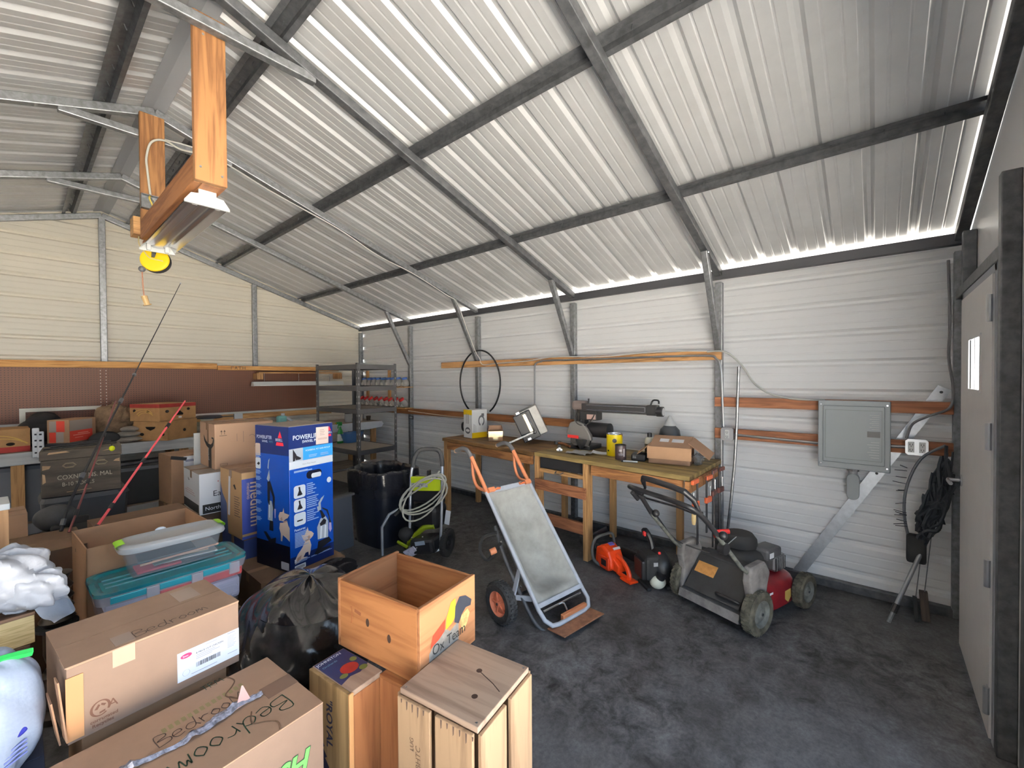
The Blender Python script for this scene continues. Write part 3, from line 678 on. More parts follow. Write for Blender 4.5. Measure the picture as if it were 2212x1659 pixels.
mb = MB(); mb.cyl((-.06, 0, .008), (.06, 0, .008), .007, seg=8); obj('barrel', mb, WHITE, t); obj('cap', MB().cyl((-.075, 0, .008), (-.06, 0, .008), .008, seg=8), BLACK, t)
t = on('squeeze_bottle', 'dark squeeze bottle with cream shoulder and black cap behind the small can', 'bottle', 3.72, 1.555)
obj('body', MB().lathe([(0, 0), (.04, 0), (.042, .01), (.042, .13), (.03, .165), (.0, .165)], None, 20), mat('bottle_brown', (.05, .04, .03), .4), t, smooth=True)
obj('shoulder', MB().lathe([(.043, .13), (.043, .155), (.03, .185), (.018, .19), (0, .19)], None, 20), mat('cream_plastic', (.60, .56, .45), .5), t, smooth=True)
obj('cap', MB().lathe([(.02, .19), (.02, .222), (.016, .228), (0, .228)], None, 16), BLACK, t, smooth=True)
t = on('oil_jug', 'black spouted oil jug with a pale funnel on top, against the right wall', 'jug', 3.92, 1.445)
Ms = Matrix.Diagonal((.6, 1, 1, 1))
obj('body', MB().lathe([(0, 0), (.098, 0), (.1, .02), (.1, .19), (.088, .245), (.05, .285), (0, .285)], Ms, 28), mat('jug_black', (.03, .035, .042), .35), t, smooth=True)
obj('funnel', MB().lathe([(.055, .283), (.012, .37), (.006, .375), (0, .375)], None, 20), mat('clear_funnel', (.72, .72, .70), .3, alpha=.75), t, smooth=True)

# open carton with its lid folded down over the bench
t = on('open_carton', 'open kraft carton with splayed flaps and two white labels on the workbench', 'box', 3.66, 1.336, R(-79.5))
w, d_, h = .331, .25, .135
mb = MB(); th = .005
mb.bb(-w/2, w/2, -d_/2, -d_/2+th, 0, h); mb.bb(-w/2, w/2, d_/2-th, d_/2, 0, h); mb.bb(-w/2, w/2, -d_/2, d_/2, 0, th)
mb.bb(-w/2, -w/2+th, -d_/2, d_/2, 0, h*.55); mb.bb(w/2-th, w/2, -d_/2, d_/2, 0, h*.55)
obj('body', mb, CARDT, t, bevel=.001)
obj('flap', MB().box((0, -d_/2-.006, h*.68), (w*1.06, .004, h*.75), (R(-6), 0, 0)), CARD, t)
obj('lid', MB().box((0, 0, h+.035), (w*.98, d_*1.0, .005), (R(18), 0, 0)), CARDT, t)
obj('flap', MB().box((w/2+.07, .02, h-.005), (.20, d_*.8, .004), (R(10), R(38), 0)), CARDT, t)
obj('flap', MB().box((-w/2-.06, .0, h-.03), (.17, d_*.8, .004), (R(5), R(-40), 0)), CARDT, t)
for k, x in enumerate((-.06, .05)):
    obj('address_label', MB().box((x, .02, h+.045), (.075+.02*k, .06, .002), (R(18), 0, 0)), PAPER, t)
t = on('plastic_wrap', 'clear plastic wrap spilling out of the open carton toward its right side', 'plastic wrap', 3.66, 1.115)
rr = random.Random(5)
mb = MB(); mb.ball((0, 0, .05), .06, 18, (1.2, .65, .8))
for v in mb.b.verts: v.co += Vector((rr.uniform(-1, 1), rr.uniform(-1, 1), rr.uniform(-.6, 1)))*.009
obj('wrap', mb, mat('clear_wrap', (.22, .23, .23), .15, alpha=.55, coat=1), t, smooth=True)
t = on('black_tool_case', 'small black case lying beside the open carton on the workbench', 'case', 3.57, 1.585, R(-75))
obj('case', MB().box((0, 0, .03), (.12, .15, .06)), BLACK, t, bevel=.012); obj('latch', MB().box((-.03, -.078, .035), (.03, .006, .018)), STEEL, t)

# clamps hanging from the front end of the bench
CLO = mat('clamp_orange', lin(206, 96, 56), .45); CLR = mat('clamp_rust', (.16, .06, .05), .6, .3, noise=.5)
def clamp(label, x, zt, L, m, handle, rz=0):
    t = thing('bar_clamp', label, 'clamp', (x, .992, zt), rz+R(rng.uniform(-8, 8)), 'clamps on the bench end')
    obj('bar', MB().bb(-.011, .011, -.004, .004, -L, .015), mat('clamp_bar', (.10, .10, .105), .4, .8), t)
    obj('fixed_jaw', MB().box((.045, 0, .0), (.11, .022, .032)), m, t, bevel=.006)
    obj('sliding_jaw', MB().box((.03, 0, -.17), (.10, .026, .045)), m, t, bevel=.008)
    obj('screw', MB().cyl((.07, 0, -.20), (.07, 0, -.07), .006, seg=8), CHROME, t)
    if handle: obj('handle', MB().lathe([(0, -.11), (.011, -.105), (.017, -.07), (.015, -.02), (.009, 0), (0, 0)], Matrix.Translation((.07, 0, -.20)), 12), mat('pale_wood_handle', lin(214, 184, 130), .5), t, smooth=True)
clamp('orange bar clamp hanging nearest the room on the bench end, pale wooden handle', 3.235, .875, .47, CLO, True, PI)
clamp('orange bar clamp second along the bench end, shorter bar', 3.46, .85, .42, CLO, False)
clamp('rusty brown bar clamp third along the bench end', 3.62, .87, .60, CLR, False)
clamp('rusty red bar clamp hanging last on the bench end next to the wall', 3.80, .86, .55, CLR, False)
# ------------------------------------------------------------------ lawn mower
def frame(o, X, Y, Z=None):
    X = Vector(X).normalized(); Y = Vector(Y); Y = (Y-X*Y.dot(X)).normalized(); Zv = X.cross(Y)
    M = Matrix((X, Y, Zv)).transposed().to_4x4(); M.translation = o
    return M
def wheel(t, M, r, w, tyre_m, rim_m, rim=.55, hub=.18, spokes=0):
    """axle along local z of M"""
    wl = obj('wheel', MB().lathe([(r*rim, -w*.45), (r*.88, -w/2), (r*.97, -w*.38), (r, -w*.15), (r, w*.15), (r*.97, w*.38), (r*.88, w/2), (r*rim, w*.45)], M, 32), tyre_m, t, smooth=True)
    rm = obj('rim', MB().lathe([(r*rim, -w*.45), (r*rim*.93, -w*.36), (r*rim*.80, -w*.18), (r*hub, -w*.28), (r*hub*.9, -w*.42), (0, -w*.42)], M, 28), rim_m, wl, smooth=True)
    obj('rim_back', MB().lathe([(r*rim, w*.45), (r*rim*.9, w*.3), (r*hub, w*.4), (0, w*.42)], M, 24), rim_m, wl, smooth=True)
    obj('axle_bolt', MB().cyl(M @ Vector((0, 0, -w*.42)), M @ Vector((0, 0, -w*.5)), r*.07, seg=10), CHROME, wl)
    for k in range(spokes):
        q = 2*PI*k/spokes
        obj('spoke', MB().beam(M @ Vector((r*hub*math.cos(q), r*hub*math.sin(q), -w*.33)), M @ Vector((r*rim*.86*math.cos(q), r*rim*.86*math.sin(q), -w*.3)), r*.09, w*.12, M.to_3x3() @ Vector((0, 0, 1))), rim_m, wl)
    # tread lugs as one pattern on the tyre
    mb = MB(); n = 30
    for k in range(n):
        q = 2*PI*k/n
        for sx in (-1, 1):
            c = M @ Vector((r*1.0*math.cos(q+sx*.05), r*1.0*math.sin(q+sx*.05), sx*w*.2))
            tt = (M.to_3x3() @ Vector((-math.sin(q), math.cos(q), 0))); rad = (M.to_3x3() @ Vector((math.cos(q), math.sin(q), 0)))
            mb.beam(c-tt*r*.05, c+tt*r*.05, w*.3, r*.05, rad)
    obj('tread', mb, tyre_m, wl)
    return wl
MO = Vector((3.12, .83, 0)); ang = math.atan2(-.31, .95)
t = thing('lawn_mower', 'red push lawn mower with muddy tyres, handle folded back toward the workbench', 'lawn mower', MO, ang)
MUD = mat('muddy_tyre', (.085, .08, .06), .9, noise=.6, nscale=18); MUDR = mat('muddy_rim', (.13, .135, .125), .8, noise=.4, nscale=14)
DKRED = mat('mower_red', (.20, .012, .018), .38, noise=.25, nscale=7); HOUS = mat('dusty_black_plastic', (.05, .052, .056), .6, noise=.35, nscale=9); BRK = mat('dusty_grey_bracket', (.17, .16, .155), .75, noise=.35, nscale=12)
def sideM(x, y, z): return Matrix(((1, 0, 0, x), (0, 0, 1, y), (0, 1, 0, z), (0, 0, 0, 1)))  # local z -> +y
for (x, y, r, w) in ((0, -.275, .137, .075), (0.02, .27, .137, .06), (.60, -.275, .118, .07), (.60, .265, .118, .06)):
    M = sideM(x, y, r+.004)
    wheel(t, M, r, w, MUD, MUDR, .62, .3)
# deck: rounded plan, domed top
def deck(u, v):
    q = 2*PI*u; a, b = .29, .245
    cx = .38
    ex = 3.2
    cc, ss = math.cos(q), math.sin(q)
    k = (abs(cc)**ex+abs(ss)**ex)**(-1/ex)
    prof = [(1.0, .06), (1.0, .13), (.985, .17), (.93, .205), (.80, .225), (.55, .235), (.0, .238)]
    i = min(int(v*6), 5); f = v*6-i
    p0, p1 = prof[i], prof[i+1]
    r = p0[0]+(p1[0]-p0[0])*f; z = p0[1]+(p1[1]-p0[1])*f
    return (cx+a*k*cc*r, b*k*ss*r, z)
obj('deck', MB().grid(deck, 40, 12, True), DKRED, t, smooth=True)
quadm = mat('mower_warning_yellow', lin(200, 170, 90), .6)
mb = MB(); mb.keep = True; mb.face([(.40, -.2465, .155), (.40, -.2465, .10), (.44, -.2475, .072), (.48, -.2465, .10), (.475, -.2465, .158)]); obj('warning_sticker', mb, quadm, t)
mb = MB(); mb.keep = True; mb.face([(.20, -.2455, .19), (.20, -.2458, .175), (.25, -.2458, .175), (.25, -.2455, .19)]); obj('sticker', mb, PAPER, t)
# rear housing: sloping flap between two brackets
mb = MB(); M = Matrix(((1, 0, 0, 0), (0, 0, 1, -.225), (0, 1, 0, 0), (0, 0, 0, 1)))
mb.prism([(.20, .08), (-.10, .06), (-.12, .09), (-.06, .13), (.14, .33), (.24, .34)], M, .45); obj('rear_housing', mb, HOUS, t, bevel=.01)
mb = MB(); mb.beam((-.075, 0, .135), (.12, 0, .325), .40, .012, (-.7, 0, .7)); fl = obj('discharge_flap', mb, mat('flap_black', (.028, .03, .033), .5, noise=.3), t, bevel=.004)
mb = MB(); mb.beam((.015, .11, .229), (.075, .11, .288), .15, .003, (-.7, 0, .7)); obj('instruction_sticker', mb, mat('tan_sticker', lin(186, 132, 72), .6, noise=.2, nscale=40), fl)
mb = MB(); mb.tube([(-.05, -.03, .17), (-.065, -.06, .18), (-.065, -.16, .18), (-.05, -.19, .17)], .012, 8, sub=3); obj('flap_handle', mb, BLACK, fl, smooth=True)
mb = MB(); mb.beam((-.115, 0, .07), (-.10, 0, .125), .44, .014, (-1, 0, .3)); obj('rear_skirt', mb, BRK, t, bevel=.004)
for sy in (-1, 1):
    M = Matrix(((1, 0, 0, 0), (0, 0, 1, sy*.245-.03), (0, 1, 0, 0), (0, 0, 0, 1)))
    obj('handle_bracket', MB().prism([(-.07, .10), (.03, .06), (.10, .20), (.16, .36), (.10, .44), (-.06, .43), (-.075, .34), (-.05, .24)], M, .055), BRK, t, bevel=.012)
# engine
eng = obj('engine', MB().lathe([(.14, .235), (.15, .26), (.15, .36), (.13, .385), (.06, .40), (0, .402)], Matrix.Translation((.36, .02, 0)), 24), mat('engine_black', (.03, .03, .031), .55, noise=.4), t, smooth=True)
obj('recoil_cover', MB().lathe([(.12, .40), (.115, .45), (.09, .485), (.04, .495), (0, .495)], Matrix.Translation((.34, .04, 0)), 20), BLACKM, eng, smooth=True)
mb = MB(); mb.box((.44, -.10, .375), (.18, .13, .08)); obj('air_box', mb, DGREY, eng, bevel=.02)
obj('air_box_label', MB().box((.385, -.167, .375), (.05, .003, .035)), PAPER, eng)
mb = MB(); mb.box((.50, -.12, .30), (.14, .10, .12)); mf = obj('muffler', mb, mat('muffler_silver', (.45, .45, .45), .35, .9), eng, bevel=.02)
for k in range(5): obj('fin', MB().box((.43+.03*k, -.172, .30), (.008, .006, .09)), STEEL, mf)
mb = MB(); mb.tube([(.22, .15, .45), (.20, .12, .49), (.26, .07, .50)], .018, 8, sub=3); obj('fuel_cap', mb, RED, eng)
# handles
TUB = mat('scuffed_tube', (.20, .21, .19), .5, .6, noise=.5, nscale=30)
for sy in (-1, 1):
    y = sy*.245
    mb = MB(); mb.tube([(.06, y, .31), (-.12, y, .44), (-.38, y, .70)], .0125, 10); obj('lower_handle', mb, TUB, t, smooth=True)
    obj('handle_knob', MB().ball((-.36, y-.03, .70), .026, 10), BLACK, t, smooth=True)
mb = MB()
mb.tube([(-.37, -.245, .695), (-.48, -.245, .80), (-.56, -.235, .868), (-.60, -.20, .895), (-.60, -.05, .905), (-.60, .10, .91), (-.60, .21, .915), (-.575, .243, .905), (-.50, .245, .86), (-.37, .245, .695)], .0155, 10, sub=4); obj('upper_handle', mb, BLACK, t, smooth=True)
mb = MB(); mb.tube([(-.50, -.23, .83), (-.56, -.22, .93), (-.60, -.19, .975), (-.60, -.10, .985), (-.60, .05, .995), (-.60, .11, .995), (-.575, .135, .97), (-.55, .14, .92), (-.52, .19, .85), (-.49, .235, .845)], [.008, .017, .018, .018, .018, .018, .017, .008, .006, .006], 10); obj('bail_lever', mb, BLACK, t, smooth=True)
mb = MB(); mb.tube([(-.52, .25, .86), (-.43, .23, .81), (-.42, .0, .81), (-.42, -.13, .80), (-.45, -.2, .83), (-.50, -.235, .83)], .007, 8); obj('drive_bar', mb, BLACK, t, smooth=True)
obj('lever_plate', MB().box((-.50, .265, .84), (.09, .02, .05), (0, R(45), 0)), BLACK, t, bevel=.006)
obj('cable_guide', MB().cyl((-.30, -.26, .60), (-.30, -.22, .60), .035, seg=16), BLACK, t)
mb = MB(); mb.tube([(-.30, -.24, .60), (-.1, -.15, .56), (.2, -.02, .50)], .0025, 6, sub=4); obj('starter_rope', mb, mat('rope_grey', (.4, .4, .4), .8), t)
mb = MB(); mb.tube([(-.50, .24, .84), (-.30, .255, .66), (-.1, .25, .45), (.1, .12, .36)], .005, 6, sub=4); obj('control_cable', mb, BLACK, t)

# ------------------------------------------------------------------ yard cart / dolly barrow leaning back on its wheels
b = Vector((2.185, 1.585, .03)); X = Vector((.975, -.145, 0)).normalized(); U = Vector((.06, .63, .76)); U = (U-X*U.dot(X)).normalized(); N = X.cross(U)
t = thing('yard_cart', 'dusty grey tub cart standing upright as a dolly, orange handles and toe plate', 'cart', b)
Mc = Matrix((X, U, N)).transposed().to_4x4()
CW = .43
CARTG = mat('dusty_cart_grey', lin(150, 150, 146), .7, noise=.30, nscale=7, lo=.3, hi=.7); CARTP = mat('cart_grey_enamel', lin(172, 176, 184), .42, noise=.12, nscale=12); CARTD = mat('cart_tub_outside', lin(140, 144, 150), .5, noise=.1)
def tub(u, v, off=0):
    x = CW*u; l = .15+.83*v
    uu = max(0, min(1, (u-.07)/.86)); vv = max(0, min(1, (v-.05)/.92)); ex = 1-abs(2*uu-1)**3.2; ev = 1-abs(2*vv-1)**5
    d = -.125*ex*ev*(1-.2*v)
    return Mc @ Vector((x, l, d-off))
def tubr(u, v):
    return tub(u, v)
obj('tub', MB().grid(tubr, 22, 34), CARTG, t, smooth=True)
def belly(u, v):
    x = CW*(.04+.92*u); l = .19+.76*v
    ex = 1-abs(2*u-1)**6; ev = 1-abs(2*v-1)**6
    return Mc @ Vector((x, l, -.012-.165*ex*ev*(1-.25*v)))
obj('tub_underside', MB().grid(belly, 16, 26), CARTD, t, smooth=True)
def ct(pts): return [Mc @ Vector(p) for p in pts]
mb = MB(); mb.tube(ct([(-.005, .98, .0), (-.005, .5, 0), (-.005, .12, 0), (.0, .05, .01), (.035, .005, .015), (.09, -.005, .015), (CW-.09, -.005, .015), (CW-.035, .005, .015), (CW, .05, .01), (CW+.005, .12, 0), (CW+.005, .5, 0), (CW+.005, .98, 0)]), .0145, 10); obj('main_frame', mb, CARTP, t, smooth=True)
mb = MB(); mb.bb(-.01, CW+.01, .965, 1.0, -.012, .012); obj('cross_bar', tb(mb, Mc), CARTP, t, bevel=.004); mb = MB(); mb.bb(-.01, CW+.01, .125, .155, -.012, .012); obj('cross_bar', tb(mb, Mc), CARTP, t, bevel=.004)
mb = MB(); mb.tube(ct([(.03, .10, -.01), (CW-.03, .10, -.01)]), .009, 8); mb.tube(ct([(CW*.4, .10, -.01), (CW*.5, .09, .0), (CW*.52, .0, -.02)]), .008, 8, sub=3); obj('kick_rod', mb, CHROME, t, smooth=True)
mb = MB(); mb.tube(ct([(.02, .75, -.10), (.0, .5, -.12), (-.01, .2, -.10), (-.005, .05, -.08), (.04, -.02, -.05), (.12, -.03, -.03), (CW-.1, -.03, -.03), (CW, .02, -.06)]), .0135, 10, sub=3); obj('stand_loop', mb, mat('dark_frame_tube', (.10, .105, .115), .45, .3, noise=.3), t, smooth=True)
for sx, x0 in ((-1, 0), (1, CW)):
    o_ = ct([(x0, .965, .0), (x0-.008, 1.30, .012)])
    mb = MB(); mb.tube(o_, .0155, 10); hd = obj('handle', mb, ORANGE, t, smooth=True)
    mb = MB(); mb.tube(ct([(x0-.006, 1.27, .008), (x0-.008, 1.17, -.055), (x0-.008, 1.10, -.075), (x0-.006, 1.05, -.06), (x0-.002, .985, .005)]), .012, 10, sub=4); obj('handle_loop', mb, ORANGE, hd, smooth=True)
    mb = MB(); mb.tube(ct([(x0-.008, 1.28, .012), (x0-.01, 1.35, .0), (x0-.01, 1.40, -.05), (x0-.01, 1.43, -.13)]), .0175, 10, sub=3); obj('grip', mb, mat('grip_grey', (.10, .10, .105), .7), hd, smooth=True)
    obj('grip_end', MB().ball(Mc @ Vector((x0-.01, 1.433, -.14)), .017, 8), mat('tan_grip_end', (.5, .32, .2), .6), hd)
    xi = x0-sx*.06
    mb = MB(); mb.bb(min(x0, xi)-.0, max(x0, xi), .965, 1.0, .012, .035); cl = obj('clamp', tb(mb, Mc), ORANGE, t, bevel=.004)
    xj = x0-sx*.115
    mb = MB(); mb.bb(min(xi, xj), max(xi, xj), .975, .995, .012, .03); obj('clamp_latch', tb(mb, Mc), mat('latch_orange', lin(206, 110, 66), .5), cl, bevel=.003)
    mb = MB(); mb.tube(ct([(xi, .985, .03), (xi-sx*.02, .99, .04), (xj, .985, .03)]), .004, 6); obj('latch_wire', mb, CHROME, cl)
# toe plate on the floor
PLB = mat('rusty_toe_plate', lin(140, 98, 74), .6, .2, noise=.3, nscale=20)
fw = Vector((-X.y, X.x, 0))*-1
mb = MB(); p0 = X*.015+Vector((0, 0, -.012)); 
mb.beam(p0+X*.20-fw*.02, p0+X*.20+fw*.13+Vector((0, 0, .012)), .40, .008); obj('toe_plate', mb, PLB, t, bevel=.003)
mb = MB(); mb.beam(p0+X*.12+fw*.0+Vector((0, 0, .03)), p0+X*.36+fw*.0+Vector((0, 0, .03)), .03, .05); obj('plate_bracket', mb, mat('plate_bracket_orange', lin(176, 112, 76), .55), t, bevel=.006)
# wheels
for x, y in ((2.085, 1.895), (2.655, 1.80)):
    M2 = Matrix((Vector((0, 0, 1)).cross(X), Vector((0, 0, 1)), X)).transposed().to_4x4(); M2.translation = Vector((x, y, .139))-b
    wheel(t, M2, .136, .075, RUBBER, mat('orange_rim', lin(214, 128, 96), .5, noise=.15), .60, .14, spokes=5)
mb = MB(); mb.cyl(Vector((2.085, 1.895, .139))-b, Vector((2.655, 1.80, .139))-b, .011, seg=10); obj('axle', mb, STEEL, t)
for x0 in (.015, CW-.015):
    q = Mc @ Vector((x0, .40, -.04)); q2 = Mc @ Vector((x0, .20, -.04)); a = Vector((2.085, 1.895, .139)).lerp(Vector((2.655, 1.80, .139)), (.09+x0)/.58) - b
    mb = MB(); mb.beam(q, a, .035, .012, X); mb.beam(q2, a, .035, .012, X); obj('axle_bracket', mb, CARTP, t, bevel=.003)
# swing-out leg and knob at the left side
mb = MB(); mb.tube(ct([(.0, .70, -.09), (-.05, .72, -.20), (-.06, .66, -.28), (-.03, .58, -.28), (0, .6, -.18), (.0, .62, -.1)]), .013, 8, sub=4); obj('folding_leg', mb, BLACKM, t, smooth=True)
obj('knob', MB().cyl(Mc @ Vector((-.06, .60, -.17)), Mc @ Vector((-.02, .60, -.15)), .022, seg=16), ORANGE, t)
for l in (.30, .62): obj('bolt', MB().ball(Mc @ Vector((-.008, l, -.07)), .010, 8), CHROME, t)

# ------------------------------------------------------------------ pressure washer
WO = Vector((2.44, 3.15, 0)); wr = math.atan2(-.93, .36)
t = thing('pressure_washer', 'black and lime pressure washer on a silver tube frame with a coiled hose', 'pressure washer', WO, wr)
# local: x along the frame width (to the right in view), y away from the viewer
SILV = mat('silver_tube', (.50, .52, .56), .35, .7); LIME = mat('lime_plastic', lin(196, 214, 40), .4); LIME2 = mat('olive_lime', lin(128, 146, 24), .45)
w2 = .165
mb = MB(); mb.tube([(-w2, -.02, .04), (-w2, 0, .40), (-w2, .02, .72), (-w2+.01, .04, .82)], .0135, 10, sub=3); obj('frame_tube', mb, SILV, t, smooth=True)
mb = MB(); mb.tube([(w2, -.02, .12), (w2, 0, .40), (w2, .02, .72), (w2-.01, .04, .84)], .0135, 10, sub=3); obj('frame_tube', mb, SILV, t, smooth=True)
mb = MB(); mb.tube([(-w2+.01, .04, .80), (-w2+.02, .05, .88), (-w2+.06, .07, .955), (0, .08, .975), (w2-.06, .07, .965), (w2-.02, .05, .90), (w2-.01, .04, .83)], .0195, 10, sub=3); obj('handle_grip', mb, mat('foam_grip', (.06, .06, .062), .85), t, smooth=True)
mb = MB(); mb.tube([(-w2, -.01, .37), (-w2-.10, -.05, .42), (-w2-.16, -.10, .38), (-w2-.21, -.14, .27), (-w2-.21, -.14, .01)], .014, 10); obj('front_leg', mb, SILV, t, smooth=True)
pn = obj('hose_panel', MB().box((0, .015, .665), (2*w2-.02, .03, .13), (0, R(-4), 0)), LIME, t, bevel=.006)
obj('panel_decal', MB().box((-.06, -.002, .65), (.17, .004, .038), (0, R(-4), 0)), mat('decal_silver', (.45, .48, .52), .4, noise=.7, nscale=60), pn)
mb = MB()
for k in range(3): mb.cyl((.05+.035*k, -.004, .725+.003*k), (.05+.035*k, .0, .725+.003*k), .011, seg=10)
obj('nozzle_holder', mb, BLACK, pn)
obj('panel_back', MB().box((0, .06, .60), (2*w2-.01, .08, .24)), BLACK, t, bevel=.02)
obj('hose_hook', MB().box((.04, .0, .76), (.022, .05, .075)), BLACK, t, bevel=.008)
HOSE = mat('pale_hose', lin(176, 172, 160), .5)
for k, (a, bb_, c0, tl) in enumerate(((.225, .12, .60, .42), (.215, .135, .585, .36), (.23, .145, .57, .30), (.20, .17, .56, .45))):
    pts = [(a*math.cos(q)+.01*k, -.05-.012*k+.03*math.cos(q), c0+bb_*math.sin(q)+tl*.30*math.cos(q)) for q in [2*PI*j/22 for j in range(22)]]
    mb = MB(); mb.tube(pts, .0075, 8, closed=True); obj('hose_loop', mb, HOSE, t, smooth=True)
mb = MB(); mb.tube([(-.22, -.05, .50), (-.05, -.06, .62), (.10, -.05, .72), (.16, -.02, .80)], .0075, 8, sub=4); obj('hose_end', mb, HOSE, t, smooth=True)
obj('motor_cover', MB().box((0, .08, .36), (.27, .22, .22)), BLACK, t, bevel=.05)
mb = MB(); mb.tube([(-.20, -.03, .08), (-.13, -.03, .14), (-.08, -.02, .20), (.0, -.02, .27), (.10, -.01, .29)], .026, 8, sub=4); obj('lime_trim', mb, LIME2, t, smooth=True)
mb = MB(); mb.ball((-.19, -.03, .19), .075, 14, (1, .9, .85)); obj('detergent_tank', mb, BLACKM, t, smooth=True)
obj('tank_trim', MB().box((-.19, -.09, .115), (.12, .02, .025), (0, R(20), 0)), LIME2, t, bevel=.006)
obj('pump_housing', MB().box((.04, -.05, .14), (.24, .20, .14), (0, R(-8), 0)), BLACK, t, bevel=.03)
obj('spec_plate', MB().box((.03, -.153, .175), (.10, .004, .035), (0, R(-14), 0)), mat('spec_plate_blue', (.25, .30, .38), .4), t)
for (x, z) in ((-.05, .215), (.06, .235), (.0, .13)): obj('bolt', MB().ball((x, -.152, z), .008, 8), CHROME, t)
mb = MB(); mb.box((-.06, -.15, .085), (.12, .012, .085), (R(30), R(-30), 0)); obj('warning_tag', mb, mat('pink_white_tag', (.62, .58, .68), .6, noise=.3, nscale=30), t)
obj('warranty_card', MB().box((w2+.035, .05, .36), (.05, .004, .13), (0, R(8), 0)), PAPER, t)
for sx in (-1, 1):
    M = Matrix(((0, 0, 1, sx*(w2+.025)), (1, 0, 0, .06), (0, 1, 0, .125), (0, 0, 0, 1)))
    wheel(t, M @ Matrix.Rotation(PI if sx > 0 else 0, 4, 'X'), .121, .05, BLACKM, BLACK, .62, .25)
mb = MB(); mb.tube([(w2, -.02, .13), (w2+.005, -.05, .10), (w2-.03, -.07, .085)], .010, 8, sub=3); obj('foot_strut', mb, SILV, t, smooth=True)
mb = MB(); mb.tube([(-w2-.03, -.03, .47), (-w2-.07, -.06, .42), (-w2-.11, -.08, .37)], [.012, .018, .014], 8); obj('spray_gun', mb, BLACKM, t, smooth=True)

# ------------------------------------------------------------------ rubbish bin with liner
t = thing('rubbish_bin', 'tall black square rubbish bin with a loose liner beside the pressure washer', 'bin', (2.43, 3.82, 0), R(4))
BIN = mat('bin_black', (.010, .012, .020), .35)
def sq(q, a, b, ex=5):
    c, s = math.cos(q), math.sin(q); k = (abs(c)**ex+abs(s)**ex)**(-1/ex); return a*k*c, b*k*s
def binf(u, v):
    z = .70*v; s = .80+.20*v; s *= 1.03 if v > .80 else 1.0
    x, y = sq(2*PI*u, .255*s, .295*s); return (x, y, z)
obj('body', MB().grid(binf, 48, 20, True), BIN, t, smooth=True)
obj('base', MB().bb(-.19, .19, -.22, .22, 0, .02), BIN, t)
rr = random.Random(11); ph = [rr.uniform(0, 6) for _ in range(6)]
def linerf(u, v):
    q = 2*PI*u; pr = [(1.03, .50), (1.045, .58), (1.05, .66), (1.045, .725), (1.0, .74), (.95, .71), (.90, .55), (.86, .36)]
    i = min(int(v*7), 6); f = v*7-i; s = pr[i][0]*(1-f)+pr[i+1][0]*f; z = pr[i][1]*(1-f)+pr[i+1][1]*f
    rip = .005*math.sin(9*q+ph[0]+3*v)+.003*math.sin(17*q+ph[1])+(.004*math.sin(11*q+ph[4]) if v > .62 else 0)
    x, y = sq(q, .255*s+rip*(v > .15), .295*s+rip*(v > .15)); return (x, y, z+.006*math.sin(5*q+ph[2])+.004*math.sin(13*q+ph[3]))
obj('liner', MB().grid(linerf, 72, 28, True), mat('liner_black', (.012, .013, .018), .2, bump=.6, bscale=14), t, smooth=True)

# ------------------------------------------------------------------ chainsaw and blower on the floor
t = thing('chainsaw', 'orange petrol chainsaw standing on the floor under the workbench edge', 'chainsaw', (3.24, 1.68, 0), math.atan2(-.245, -.10))
# local x: from the bar end toward the rear handle
OR = mat('saw_orange', lin(224, 68, 22), .4, noise=.1); 
M = Matrix(((1, 0, 0, 0), (0, 0, 1, -.075), (0, 1, 0, 0), (0, 0, 0, 1)))
obj('housing', MB().prism([(-.13, .03), (.03, .025), (.07, .06), (.06, .13), (.03, .19), (-.05, .225), (-.12, .20), (-.14, .10)], M, .15), OR, t, bevel=.02)
obj('rear_block', MB().prism([(.02, .04), (.12, .04), (.13, .10), (.06, .14), (.02, .14)], Matrix(((1, 0, 0, 0), (0, 0, 1, -.045), (0, 1, 0, 0), (0, 0, 0, 1))), .09), OR, t, bevel=.012)
mb = MB(); mb.tube([(.03, .01, .15), (.10, .01, .14), (.17, .005, .10), (.205, 0, .05), (.19, 0, .022), (.13, 0, .02), (.07, 0, .03)], [.022, .018, .018, .02, .02, .018, .02], 8, sub=4); obj('rear_handle', mb, OR, t, smooth=True)
obj('hand_guard', MB().box((.20, .0, .015), (.12, .085, .014)), OR, t, bevel=.004)
mb = MB(); mb.tube([(-.06, -.08, .05), (-.09, -.125, .10), (-.10, -.13, .20), (-.10, -.09, .27), (-.10, .0, .285), (-.10, .08, .28), (-.09, .10, .20), (-.08, .085, .10)], .0125, 8, sub=4); obj('front_handle', mb, mat('handle_grey_black', (.06, .06, .058), .6), t, smooth=True)
mb = MB(); mb.beam((-.16, -.06, .26), (-.15, .07, .30), .016, .07); mb.beam((-.15, -.06, .16), (-.16, -.06, .27), .016, .03); obj('chain_brake', mb, BLACK, t, bevel=.004)
obj('cylinder_cover', MB().box((-.10, -.015, .19), (.07, .11, .05)), BLACKM, t, bevel=.012)
obj('side_cover', MB().box((-.01, -.083, .10), (.13, .016, .10)), mat('saw_orange_dark', lin(190, 52, 18), .5), t, bevel=.01)
obj('vent', MB().box((.0, -.092, .10), (.06, .004, .05)), BLACK, t)
obj('purple_badge', MB().box((-.035, .02, .222), (.035, .05, .006), (0, R(18), 0)), mat('purple_badge', (.12, .10, .35), .5), t)
obj('white_lettering', MB().box((.02, .03, .20), (.02, .07, .006), (0, R(40), 0)), mat('lettering_pale', (.75, .62, .6), .5), t)
obj('guide_bar', MB().bb(-.52, -.12, .045, .051, .06, .13), STEEL, t, bevel=.002)

t = thing('leaf_blower', 'black petrol leaf blower with a pale fuel tank, between the chainsaw and the mower', 'leaf blower', (3.24, 1.34, 0), math.atan2(-.76, -.65)+PI/2)
